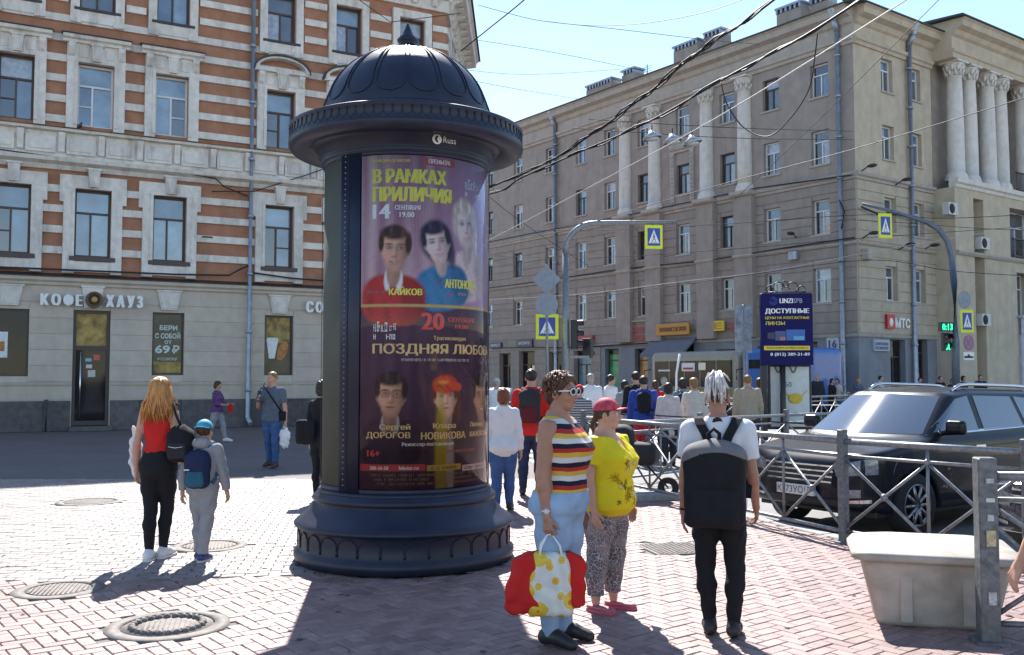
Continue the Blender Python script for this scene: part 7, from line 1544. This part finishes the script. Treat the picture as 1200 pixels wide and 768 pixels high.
# --- woman in purple by the wall
p = Person('woman in a purple patterned blouse striding along the plinth', (-7.75, 25.1, 0), R(84), 1.63, 'f', 1.08, arms={'R': ((.1, -.2, -1), (0, -1, -.1)), 'L': ((.1, -.2, -1), (0, -1, -.05))}, legs={'L': ((.0, -.42, -1), (0, -.20, -1)), 'R': ((.0, .25, -1), (0, .5, -1))}, head=(0, R(16)), vox=.024, hands=False, head_vox=.014)
p.trousers(C_grey, .55, .05, .014, .012, .005); p.top(C_purple, .50, 1.6, .016, .86, .005, 'blouse', loose=.02); p.shoes(M_white); p.hair(H_brown, 'bob', .012)
t = thing('red_handbag', 'small red bag held in front of the purple blouse', 'bag', p.world((0, -.36, 1.0)), R(84)); MB().cbox(-.05, .05, -.06, .06, -.24, -.02, .02).build('bag', C_red, t); MB().tube([(0, -.04, -.03), (0, 0, .06), (0, .04, -.03)], .008, 5).build('handle', C_red, t)
# --- someone half hidden behind the column
p = Person('person in black half hidden behind the advertising column', (-2.62, 13.2, 0), R(160), 1.66, 'f', 1.05, legs=STEP, vox=.02, hands=False, head_vox=.014)
p.trousers(C_black, .58, .05, .012, .01); p.top(C_black, .48, 1.9, .016, .86, .005, 'jacket', loose=.01); p.shoes(M_shoe); p.hair(H_dark, 'bob', .016)
prop('shoulder_bag', 'black bag showing at the edge of the column', 'bag', (-2.82, 13.05, .95), 0, [('bag', lambda x, y, z: rbox(x, y, z, (0, 0, 0), (.13, .08, .17), .06) + wrinkle(x, y, z, .006), (-.2, -.15, -.25), (.2, .15, .25), .02, C_black)])
# --- white jacket, red jacket
p = Person('auburn haired woman in a white jacket and blue jeans', (-.11, 12.3, 0), R(178), 1.56, 'f', 1.12, arms={'L': ((.24, .04, -1), (.12, -.1, -1)), 'R': ((.2, .04, -1), (.1, -.1, -1))}, legs={'L': ((.03, .10, -1), (0, .20, -1)), 'R': ((.0, -.1, -1), (0, .02, -1))}, vox=.018, hand_vox=.01, head_vox=.012)
p.trousers(C_jean, .56, .04, .014, .016, .005); p.top(C_white, .44, 1.95, .02, .865, .005, 'jacket', loose=.02, sl_ease=.016); p.shoes(M_shoe); p.hair(H_red, 'bob', .014)
p = Person('tall man in a red jacket and dark jeans walking away', (.28, 13.9, 0), R(172), 1.82, 'm', 1.06, arms={'L': ((.2, .04, -1), (.1, -.12, -1)), 'R': ((.2, -.05, -1), (.1, -.2, -1))}, legs={'L': ((.05, .08, -1), (0, .16, -1)), 'R': ((.06, -.10, -1), (.02, .05, -1))}, vox=.02, hands=False, head_vox=.013)
p.trousers(C_jeand, .55, .05, .014, .016, .006); p.top(C_red, .47, 1.95, .02, .87, .005, 'jacket', loose=.015); p.shoes(M_shoe); p.hair(H_dark, 'crop', .010)
bp = backpack('black and red daypack on the tall man in red', p, C_dark, cloth('pack_wine', (.10, .015, .02)), .15, .23, .09, .70, vx=.02)
# --- woman in the striped top
def stripes_mat():
    m = bpy.data.materials.new('cloth_stripes'); m.use_nodes = True; N = m.node_tree.nodes; L = m.node_tree.links; b = N['Principled BSDF']; tc = N.new('ShaderNodeTexCoord'); sx = N.new('ShaderNodeSeparateXYZ'); L.new(tc.outputs['Object'], sx.inputs[0])
    nz = N.new('ShaderNodeTexNoise'); nz.inputs['Scale'].default_value = 5; L.new(tc.outputs['Object'], nz.inputs['Vector'])
    a = N.new('ShaderNodeMath'); a.operation = 'MULTIPLY_ADD'; a.inputs[1].default_value = .03; L.new(nz.outputs[0], a.inputs[0]); L.new(sx.outputs['Z'], a.inputs[2])
    d = N.new('ShaderNodeMath'); d.operation = 'DIVIDE'; d.inputs[1].default_value = .118; L.new(a.outputs[0], d.inputs[0]); fr = N.new('ShaderNodeMath'); fr.operation = 'FRACT'; L.new(d.outputs[0], fr.inputs[0])
    cr = N.new('ShaderNodeValToRGB'); cr.color_ramp.interpolation = 'CONSTANT'; e = cr.color_ramp.elements; cols = [(0, (.62, .60, .56)), (.27, (.62, .40, .07)), (.52, (.42, .035, .03)), (.74, (.018, .016, .035))]
    e[0].position = 0; e[0].color = (*cols[0][1], 1); e[1].position = cols[1][0]; e[1].color = (*cols[1][1], 1)
    for q in cols[2:]: k = e.new(q[0]); k.color = (*q[1], 1)
    L.new(fr.outputs[0], cr.inputs[0]); L.new(cr.outputs[0], b.inputs['Base Color']); b.inputs['Roughness'].default_value = .85; b.inputs['Specular IOR Level'].default_value = .2; return m
p = Person('woman in a striped sleeveless top and pale jeans with white sunglasses', (.315, 6.2, 0), R(62), 1.72, 'f', 1.26, .016, .014, arms={'R': ((.10, .06, -1), (.06, -.14, -1)), 'L': ((.12, -.05, -1), (.0, -.2, -1))}, legs={'L': ((.02, -.04, -1), (0, .06, -1)), 'R': ((.02, .02, -1), (0, .04, -1))}, head=(R(-2), R(2)), skin=M_skint, vox=.011, hand_vox=.005, head_vox=.0055, curl=(.35, .6), group='people standing at the railing', shoulder=.98)
p.trousers(C_jeanl, .565, .03, .015, .014, .004); st = p.top(stripes_mat(), .525, 0, .010, .845, .004, 'striped_top', armhole=.035, scoop=.035, loose=.0, vox=.009); p.shoes(M_shoe); p.hair(hairm('chestnut', (.085, .033, .018)), 'fluffy', .014, .008); p.face(lip=(.26, .09, .08), eyes=False)
hs_ = MB(); rg = random.Random(5)
for i in range(260):      # loose locks over the short hair
    a = rg.uniform(-2.5, 2.5); e = rg.uniform(-.25, 1.5); pt_ = lambda a_, e_, o_: np.array([math.sin(a_) * (.090 + o_) * math.cos(e_), .014 + math.cos(a_) * (.112 + o_) * math.cos(e_), .034 + (.100 + o_) * math.sin(e_)])
    if math.cos(a) < -.2 and e < .55: continue
    da = rg.uniform(-.35, .35); hs_.tube([p.head_pt(pt_(a, e, .0)), p.head_pt(pt_(a + da * .5, e - .22, .010)), p.head_pt(pt_(a + da, e - .45, .009 + rg.uniform(-.004, .008)))], [.005, .0065, .0015], 5)
hs_.build('hair_locks', hairm('chestnut2', (.13, .055, .028)), p.t)
sgm = MB()
for sg in (-1, 1):
    ring = [p.head_pt((sg * (.038 + .033 * math.cos(a)), -.102 + .10 * abs(.038 + .033 * math.cos(a)) ** 1.4, .008 + .021 * math.sin(a))) for a in np.linspace(0, 2 * math.pi, 17)]; sgm.tube(ring, .0042, 6, False)
    sgm.tube([p.head_pt((sg * .060, -.092, .014)), p.head_pt((sg * .078, -.06, .012)), p.head_pt((sg * .084, .0, .008)), p.head_pt((sg * .082, .02, -.004))], [.007, .006, .0045, .004], 6)
sgm.tube([p.head_pt((-.01, -.106, .012)), p.head_pt((.01, -.106, .012))], .004, 6); so = sgm.build('sunglasses', mat('glasses_white', (.72, .71, .70), .3, var=0, coat=.5), p.t)
for sg in (-1, 1):
    ln = MB(); c = p.head_pt((sg * .036, -.1045, .008)); ring = [p.head_pt((sg * (.038 + .030 * math.cos(a)), -.1035 + .10 * abs(.038 + .030 * math.cos(a)) ** 1.4, .008 + .018 * math.sin(a))) for a in np.linspace(0, 2 * math.pi, 15)[:-1]]
    ln.add([tuple(c + 0)] + [tuple(q) for q in ring], [(0, 1 + i, 1 + (i + 1) % 14) for i in range(14)], True); ln.build('lens', mat('lens_smoke', (.012, .009, .012), .5, var=0, spec=.1), so)
wr = p.arms['R'][2]; dv = p.arms['R'][3]; MB().tube([wr - dv * .035, wr - dv * .022], .0295, 16).build('watch_strap', mat('watch_silver', (.6, .6, .58), .3, metal=.7, var=.1), p.t); MB().sphere(wr - dv * .028 + np.array([-.024, -.012, 0]), .019, 12, 8, (.5, 1, 1)).build('watch_face', mat('watch_dial', (.6, .6, .6), .2, var=0), p.t)
hand = p.world(p.palm['R']); hand.z -= .035
# carrier bag with flowers and the red garment in it
def flower_mat():
    m = bpy.data.materials.new('bag_flowers'); m.use_nodes = True; N = m.node_tree.nodes; L = m.node_tree.links; b = N['Principled BSDF']; tc = N.new('ShaderNodeTexCoord')
    def layer(scale, rand, lo, col, prev):
        v = N.new('ShaderNodeTexVoronoi'); v.inputs['Scale'].default_value = scale; v.inputs['Randomness'].default_value = rand; mp = N.new('ShaderNodeMapping'); mp.inputs['Scale'].default_value = (1, .3, 1); mp.inputs['Location'].default_value = (.37 * scale, 0, .11); L.new(tc.outputs['Object'], mp.inputs[0]); L.new(mp.outputs[0], v.inputs['Vector'])
        r = N.new('ShaderNodeMath'); r.operation = 'LESS_THAN'; r.inputs[1].default_value = lo; L.new(v.outputs['Distance'], r.inputs[0]); x = N.new('ShaderNodeMix'); x.data_type = 'RGBA'; x.inputs['B'].default_value = (*col, 1); L.new(r.outputs[0], x.inputs['Factor'])
        if prev is None: x.inputs['A'].default_value = (.66, .66, .62, 1)
        else: L.new(prev, x.inputs['A'])
        return x.outputs['Result']
    c = layer(8, .9, .46, (.72, .50, .04), None); c = layer(15, 1, .36, (.70, .44, .04), c); c = layer(8, .8, .20, (.60, .15, .02), c); c = layer(15, 1, .12, (.62, .22, .02), c); c = layer(5.3, 1, .13, (.10, .20, .06), c); L.new(c, b.inputs['Base Color']); b.inputs['Roughness'].default_value = .35; return m
bagf = lambda x, y, z: smax(rbox(x, y, z, (0, 0, -.30), (.145 - .05 * np.clip((z + .25) / .25, 0, 1), .06, .20), .05) + wrinkle(x, y, z, .007, .7), z + .085, .02)
t = prop('carrier_bag', 'white carrier bag printed with yellow flowers held by the striped woman', 'bag', hand, R(2), [('bag', bagf, (-.24, -.12, -.56), (.24, .12, 0), .010, flower_mat())])
for yy in (-.045, .045): MB().tube([(-.07, yy, -.14), (-.055, yy * .7, -.06), (-.015, 0, .005), (.015, 0, .005), (.06, yy * .7, -.06), (.075, yy, -.14)], .0065, 6).build('handle', mat('white_plastic', (.75, .76, .78), .4, var=.05), t)
rj = lambda x, y, z: smax(np.minimum(np.minimum(rbox(x, y, z, (-.15, .02, -.29), (.085 + .07 * np.clip(-(z + .18) / .3, -.5, .6), .07, .19), .045), rbox(x, y, z, (.16, .02, -.25), (.06, .07, .19), .045)), rbox(x, y, z, (0, .07, -.24), (.19, .03, .14), .03)) + wrinkle(x, y, z, .013, .8, 2.), z + .075 + .35 * np.abs(x) * 0 + np.clip(np.abs(x) - .06, 0, 1) * .45, .015)
prop('red_garment', 'red jacket bulging out of the flowered carrier bag', 'jacket', hand, R(2), [('cloth', rj, (-.42, -.12, -.55), (.32, .16, 0), .011, C_red)])
# --- woman in yellow
def snake_mat():
    m = bpy.data.materials.new('cloth_snake'); m.use_nodes = True; N = m.node_tree.nodes; L = m.node_tree.links; b = N['Principled BSDF']; tc = N.new('ShaderNodeTexCoord'); nz = N.new('ShaderNodeTexNoise'); nz.inputs['Scale'].default_value = 9; L.new(tc.outputs['Object'], nz.inputs['Vector'])
    ad = N.new('ShaderNodeVectorMath'); ad.operation = 'MULTIPLY_ADD'; ad.inputs[1].default_value = (.06, .06, .06); L.new(nz.outputs['Color'], ad.inputs[0]); L.new(tc.outputs['Object'], ad.inputs[2])
    v = N.new('ShaderNodeTexVoronoi'); v.feature = 'DISTANCE_TO_EDGE'; v.inputs['Scale'].default_value = 33; L.new(ad.outputs[0], v.inputs['Vector']); v2 = N.new('ShaderNodeTexVoronoi'); v2.inputs['Scale'].default_value = 42; L.new(ad.outputs[0], v2.inputs['Vector'])
    cr = N.new('ShaderNodeValToRGB'); e = cr.color_ramp.elements; e[0].position = .0; e[0].color = (.50, .46, .47, 1); e[1].position = .10; e[1].color = (.025, .02, .03, 1); k = e.new(.24); k.color = (.14, .12, .13, 1); L.new(v.outputs['Distance'], cr.inputs[0])
    x = N.new('ShaderNodeMix'); x.data_type = 'RGBA'; x.blend_type = 'MULTIPLY'; x.inputs['Factor'].default_value = .8; L.new(cr.outputs[0], x.inputs['A']); L.new(v2.outputs['Color'], x.inputs['B'])
    nb = N.new('ShaderNodeTexNoise'); nb.inputs['Scale'].default_value = 7; L.new(tc.outputs['Object'], nb.inputs['Vector']); r = N.new('ShaderNodeMapRange'); r.inputs['From Min'].default_value = .5; r.inputs['From Max'].default_value = .62; L.new(nb.outputs[0], r.inputs['Value']); y = N.new('ShaderNodeMix'); y.data_type = 'RGBA'; L.new(r.outputs[0], y.inputs['Factor']); L.new(cr.outputs[0], y.inputs['A']); 
    sc = N.new('ShaderNodeMix'); sc.data_type = 'RGBA'; sc.inputs['Factor'].default_value = .45; sc.inputs['B'].default_value = (.34, .30, .31, 1); L.new(cr.outputs[0], sc.inputs['A']); L.new(sc.outputs['Result'], y.inputs['B']); L.new(y.outputs['Result'], b.inputs['Base Color']); b.inputs['Roughness'].default_value = .8; return m
p = Person('short woman in a yellow T-shirt and snake-print trousers with a pink cap', (.70, 7.05, 0), R(52), 1.53, 'f', 1.40, .014, .018, arms={'R': ((.24, .02, -1), (.1, -.28, -1)), 'L': ((.22, 0, -1), (.1, -.25, -1))}, legs={'L': ((.05, -.05, -1), (0, .05, -1)), 'R': ((.05, .04, -1), (0, .06, -1))}, head=(R(22), R(2)), skin=M_skin, vox=.011, hand_vox=.0055, head_vox=.0055, group='people standing at the railing', shoulder=.98)
p.trousers(snake_mat(), .58, .075, .012, .02, .005, knee=.012)
C_yel = cloth('yellow', (.70, .58, .02), .06); ys = p.top(C_yel, .455, .62, .018, .83, .004, 't_shirt', loose=.025, sl_ease=.03, scoop=.03, vdepth=.035, vox=.010)
fl = MB(); fl2 = MB(); fl3 = MB(); rg = random.Random(8); T_b = ys.data
from mathutils.bvhtree import BVHTree
bv = BVHTree.FromPolygons([v.co for v in ys.data.vertices], [tuple(q.vertices) for q in ys.data.polygons])
def stick(x, z, mb_, r, n, col_w):
    o = Vector((x, -1.0, z)); h = bv.ray_cast(o, Vector((0, 1, 0)))
    if h[0] is None: return
    for k in range(n):
        a = 2 * math.pi * k / n + rg.random(); e = Vector((x + r * math.cos(a), -1, z + r * math.sin(a))); h2 = bv.ray_cast(e, Vector((0, 1, 0)))
        if h2[0] is None: continue
        mb_.tube([h[0] + h[1] * .002, (h[0] + h2[0]) / 2 + h[1] * .004, h2[0] + h2[1] * .002], [col_w * .5, col_w, col_w * .3], 4)
for i in range(15):
    x = rg.uniform(-.13, .10); z = rg.uniform(.80, 1.10); stick(x, z, fl if i % 3 else fl2, rg.uniform(.02, .04), 8, .004 if i % 3 else .0022)
for i in range(10): stick(rg.uniform(-.13, .10), rg.uniform(.80, 1.10), fl3, .022, 6, .006)
fl.build('flower_print', cloth('print_orange', (.55, .33, .02)), ys, kind='stuff'); fl2.build('flower_print', cloth('print_dark', (.05, .05, .02)), ys, kind='stuff'); fl3.build('flower_print', cloth('print_pale', (.72, .62, .25)), ys, kind='stuff')
p.shoes(mat('sandal_pink', (.42, .12, .15), .6), mat('sandal_sole', (.45, .08, .13), .6), open_=True); p.hair(hairm('tail_brown', (.055, .028, .018)), 'tail', .010, .008); p.cap(mat('cap_pink', (.50, .05, .08), .7, var=.55, scale=22), True, False, .008, tilt=-.10); p.face(lip=(.30, .08, .07))
# --- man with dreadlocks
p = Person('man with pale tied-up dreadlocks in a white T-shirt seen from behind', (1.38, 6.40, 0), R(166), 1.68, 'm', .98, arms={'L': ((.16, .05, -1), (.06, -.06, -1)), 'R': ((.16, .03, -1), (.1, -.5, -1))}, legs={'L': ((.03, -.03, -1), (-.08, .04, -1)), 'R': ((.06, .05, -1), (-.05, .10, -1))}, head=(R(-6), R(4)), skin=M_skint, vox=.011, hand_vox=.0055, head_vox=.0055, group='people standing at the railing', curl=(.25, .4))
p.trousers(C_black, .57, .03, .012, .004, .006, knee=.010); ws = p.top(C_white, .50, .66, .014, .86, .004, 't_shirt', loose=.02, sl_ease=.028, vox=.010); p.shoes(M_shoe); p.hair(hairm('shaved', (.07, .04, .028)), 'crop', .003, .008)
M_dread = mat('dread_pale', (.64, .58, .54), .8, var=.3, scale=40, bump=.4, bscale=90); dr_ = MB(); rg = random.Random(12); top_ = np.array([0, .04, .135])
for i in range(46):   # locks drawn up to the tie, then falling over the back of the head
    a = rg.uniform(-2.7, 2.7); x1 = math.sin(a) * .045 + rg.uniform(-.012, .012); s1 = np.array([x1 * .5, .05 + math.cos(a) * .02, .155 + rg.uniform(0, .025)]); out = np.array([math.sin(a) * .06, .10 + rg.uniform(-.015, .025), .10 + rg.uniform(-.01, .03)]); end = np.array([math.sin(a) * .062 + rg.uniform(-.012, .012), .125 + rg.uniform(-.012, .012), rg.uniform(-.055, .03)])
    dr_.tube([p.head_pt(q) for q in (top_ + np.array([x1 * .3, 0, 0]), s1, out, (out + end) / 2 + np.array([0, .012, 0]), end)], [.007, .0085, .0085, .008, .0055], 6)
for i in range(16):
    a = math.pi * 2 * i / 16; b0 = np.array([math.sin(a) * .078, .016 + math.cos(a) * .098, .06]); dr_.tube([p.head_pt(q) for q in (b0, (b0 + top_) / 2 + np.array([0, 0, .03]), top_)], [.006, .008, .007], 5)
for (dx, dz) in ((-.07, .14), (.055, .165), (-.03, .175)): dr_.tube([p.head_pt(q) for q in (top_, np.array([dx * .6, .04, .165]), np.array([dx, .05, dz]), np.array([dx * 1.3, .06, dz - .03]))], [.007, .0075, .006, .003], 6)
dr_.build('dreadlocks', M_dread, p.t); MB().tube([p.head_pt((0, .04, .125)), p.head_pt((0, .043, .148))], .022, 10).build('hair_tie', M_dread, p.t)
MB().prism([(.034 * math.cos(a), .034 * math.sin(a)) for a in np.linspace(0, 6.28, 9)[:-1]], 0, .003).build('back_logo', C_dark, ws, loc=(0, .094, 1.405), rot=(R(-24), 0, 0))
for sg in (-1, 1): MB().sphere(p.head_pt((sg * .08, .01, -.048)), .008, 8, 6).build('ear_ring', M_black, p.t)
wr = p.arms['L'][2]; dv = p.arms['L'][3]; MB().tube([wr - dv * .012, wr + dv * .002], .028, 14).build('wristband', C_black, p.t)
bp = backpack('big black backpack with a grey top on the man with dreadlocks', p, C_black, C_black, .195, .26, .12, .59, vx=.011, strap=False, xoff=0.02)
gy = lambda x, y, z: smax(smin(rbox(x - .02, y, z, (0, 0, 0), (.195, .12, .26), .065), ell(x - .02, y, z, (0, 0, .143), (.181, .12, .161)), .05) - .006, .228 - z - 1.5 * x * x, .008)
P_, Q_ = sdf_mesh(gy, (-.22, -.17, .1), (.22, .17, .36), .011); mobj('top_panel', np_mesh('top_panel', P_, Q_), cloth('pack_grey', (.17, .165, .165)), bp)
MB().tube([(-.015, .0, .27), (-.015, .03, .345), (.02, .035, .375), (.055, .03, .345), (.055, .0, .27)], .013, 8).build('grab_loop', C_black, bp)
zb_ = bp.location.z
for sg in (-1, 1):      # flat shoulder straps over the shirt
    V = []; Q = []
    for i, (x_, y_, z_) in enumerate(((.05, -.04, .27), (.075, -.06, .33), (.105, -.085, .385), (.122, -.13, .424), (.128, -.19, .437), (.13, -.255, .412), (.135, -.295, .33), (.15, -.295, .18), (.19, -.22, .04), (.18, -.12, -.08))):
        hwid = .030; V += [(sg * (x_ - hwid), y_, z_), (sg * (x_ + hwid), y_, z_ - .004), (sg * (x_ + hwid), y_ + .014, z_ + .010), (sg * (x_ - hwid), y_ + .014, z_ + .014)]
    n_ = len(V) // 4; m_ = MB(); m_.add(V, [(i * 4 + k, i * 4 + (k + 1) % 4, (i + 1) * 4 + (k + 1) % 4, (i + 1) * 4 + k) for i in range(n_ - 1) for k in range(4)], False); o = m_.build('strap', C_black, bp); fix_normals(o.data)
# --- hand reaching in at the edge: the rest of that passer-by stands beside the frame
p = Person('passer-by walking near the bin with one bare arm held out', (2.66, 4.3, 0), R(172), 1.68, 'f', 1.05, arms={'L': ((.42, .0, -1), (.34, -.35, -1)), 'R': ((.2, 0, -1), (.1, -.2, -1))}, legs=STEP, vox=.016, hand_vox=.006, group='people standing at the railing', curl=(.3, .45))
p.trousers(C_jeand, .58, .05, .012, .012); p.top(C_grey, .5, .7, .014, .86, .004, 't_shirt', loose=.01); p.shoes(M_shoe); p.hair(H_brown, 'bob', .014)
# --- the crowd at the crossing and along the far pavement
def plaid_mat():
    m = bpy.data.materials.new('cloth_thin_stripes'); m.use_nodes = True; N = m.node_tree.nodes; L = m.node_tree.links; b = N['Principled BSDF']; tc = N.new('ShaderNodeTexCoord'); w = N.new('ShaderNodeTexWave'); w.bands_direction = 'Z'; w.inputs['Scale'].default_value = 7; L.new(tc.outputs['Object'], w.inputs[0]); cr = N.new('ShaderNodeValToRGB'); cr.color_ramp.interpolation = 'CONSTANT'; cr.color_ramp.elements[0].color = (.03, .035, .05, 1); cr.color_ramp.elements[1].position = .5; cr.color_ramp.elements[1].color = (.4, .4, .42, 1); L.new(w.outputs[0], cr.inputs[0]); L.new(cr.outputs[0], b.inputs['Base Color']); return m
C_thin = plaid_mat()
CR = 'people at the crossing'; FR = 'people on the far pavement'
H_bald = None
crowd = [   # px x, Y, height, rot, sex, girth, top, sleeve, hem, trousers, hair, style, bag, label, group
 (582, 24, 1.70, 180, 'm', 1.05, C_white, .7, .5, C_dark, H_grey, 'crop', 0, 'distant man in a white shirt and pale cap beside the column', CR),
 (692, 24, 1.82, 165, 'm', 1.1, C_white, .8, .5, C_navy, H_grey, 'crop', 0, 'tall grey haired man in a white short-sleeved shirt near the mast', CR),
 (679, 17.5, 1.55, 175, 'm', 1.0, C_thin, .9, .48, C_dark, H_dark, 'crop', 0, 'child in a red cap and thin-striped shirt behind the sunglasses', CR),
 (716, 25, 1.80, 120, 'm', .95, C_white, .8, .5, C_jean, H_dark, 'short', 0, 'slim young man in a white T-shirt turned sideways', CR),
 (732, 22.5, 1.66, 190, 'f', 1.0, C_grey, 1.9, .48, C_dark, H_dark, 'bob', 0, 'dark haired woman in grey behind the slim young man', CR),
 (745, 21.5, 1.84, 200, 'm', 1.1, C_black, 1.95, .46, C_dark, H_dark, 'short', 1, 'tall man in a black jacket with a black rucksack', CR),
 (754, 20.0, 1.76, 176, 'm', 1.15, C_blue, 1.95, .46, cloth('red_trousers', (.40, .02, .03)), H_dark, 'short', 1, 'man in a bright blue jacket and red trousers', CR),
 (783, 19.6, 1.62, 178, 'f', 1.1, C_pink, 1.95, .36, C_dark, H_dark, 'bob', 0, 'dark haired woman in a long pale pink coat', CR),
 (800, 21.5, 1.70, 182, 'f', 1.0, cloth('teal', (.15, .24, .27)), .8, .5, C_jeanl, H_dark, 'bob', 1, 'young woman in teal with a navy rucksack', CR),
 (813, 19.8, 1.72, 184, 'f', 1.12, C_cream, 1.95, .40, C_grey, H_lt, 'fluffy', 0, 'fair haired woman in a long cream jacket', CR),
 (876, 21.8, 1.78, 176, 'm', 1.18, C_beige, 1.95, .34, C_dark, H_lt, 'crop', 0, 'broad person in a beige raincoat by the plated post', CR),
 (778, 27, 1.72, 180, 'm', 1.0, C_steel, .8, .5, C_jean, H_grey, 'crop', 0, 'man in a light blue shirt far in the crowd', CR),
 (655, 19, 1.80, 185, 'm', 1.05, C_dark, 1.95, .48, C_jeand, H_dark, 'crop', 0, 'dark haired man in charcoal half hidden by the sunglasses woman', CR),
 (768, 25, 1.65, 170, 'f', 1.05, C_red, 1.9, .48, C_dark, H_brown, 'bob', 0, 'woman in red between the blue jacket and the pink coat', CR),
 (890, 23.5, 1.70, 175, 'f', 1.05, C_white, .9, .48, C_jean, H_brown, 'bob', 0, 'woman in white beside the beige raincoat', CR),
 (942, 38.5, 1.74, 60, 'f', 1.0, C_blue, 1.2, .5, C_dark, H_dark, 'bob', 0, 'woman in blue waiting near the billboard', FR),
 (957, 39.5, 1.82, 0, 'm', 1.15, C_dark, 1.95, .46, C_dark, H_grey, 'crop', 0, 'grey haired man in a dark suit on the far pavement', FR),
 (975, 40.0, 1.64, 40, 'f', 1.1, C_black, 1.9, .48, C_black, H_dark, 'bob', 0, 'woman in black next to the dark suit', FR),
 (981, 40.5, 1.64, 320, 'f', 1.0, C_pink, .9, .48, C_jean, H_dark, 'bob', 0, 'woman in a pale printed blouse on the far pavement', FR),
 (1006, 41.0, 1.64, 0, 'f', .95, C_steel, 1.2, .5, C_jean, H_blond, 'bob', 0, 'fair long haired woman near the house corner', FR),
 (1032, 41.5, 1.76, 70, 'm', 1.1, C_white, .9, .5, C_jeand, H_dark, 'crop', 0, 'man in a white shirt in front of the corner shop', FR),
 (1078, 42.5, 1.66, 10, 'm', 1.0, C_red, 1.5, .5, C_dark, H_dark, 'short', 0, 'person in red by the shop window', FR),
 (1102, 42.0, 1.74, 20, 'm', 1.05, C_black, 1.95, .48, C_black, H_brown, 'short', 0, 'man in black under the countdown light', FR),
 (1116, 41.5, 1.64, 350, 'f', 1.0, C_dark, 1.95, .48, C_black, H_brown, 'bob', 0, 'brown haired woman in charcoal under the crossing sign', FR),
 (1129, 42.0, 1.76, 30, 'm', 1.0, C_black, 1.95, .48, C_black, H_dark, 'bob', 0, 'long haired person in black beside the mast', FR),
 (1149, 43.5, 1.80, 0, 'm', 1.05, C_black, 1.95, .48, C_black, H_dark, 'crop', 0, 'man in black by the pale pier', FR)]
for i, (px_, Y, H, rz, sx_, gr, tp, sl, hm, tr_, hr, st_, bg_, lab, grp) in enumerate(crowd):
    far = Y > 30; vx = .045 if far else .028; lg = [WALK_A, WALK_B, STEP][i % 3] if not far else [STEP, None, STEP][i % 3]
    x_ = at(px_, 442, Y).x; z_ = -.12 if Y < 38 and Y > 17.6 else 0.; p = Person(lab, (x_, Y, z_), R(rz), H + (.1 if z_ < 0 else 0), sx_, gr, legs=lg, vox=vx, hands=False, head_vox=.02 if not far else .03, group=grp, arms={'L': ((.2, .08 * (i % 3 - 1), -1), (.08, -.2 - .2 * (i % 2), -1)), 'R': ((.2, -.08 * (i % 3 - 1), -1), (.08, -.2, -1))})
    p.trousers(tr_, .57, .05, .018, .02, .004); p.top(tp, hm, sl, .022, .865, .005, 'jacket' if sl > 1.8 else 'shirt', loose=.02); p.shoes(M_shoe); p.hair(hr, st_, .016, .02 if not far else .03)
    if i == 2: p.cap(C_red, True, True, .016)
    if i == 0: p.cap(C_cream, True, False, .02)
    if bg_: backpack(['black rucksack on the tall man in black', 'black rucksack on the man in bright blue', 'navy rucksack on the young woman in teal'][{5: 0, 6: 1, 8: 2}[i]], p, C_black if i != 8 else C_navy, None, .14, .20, .09, .70, vx=.028)
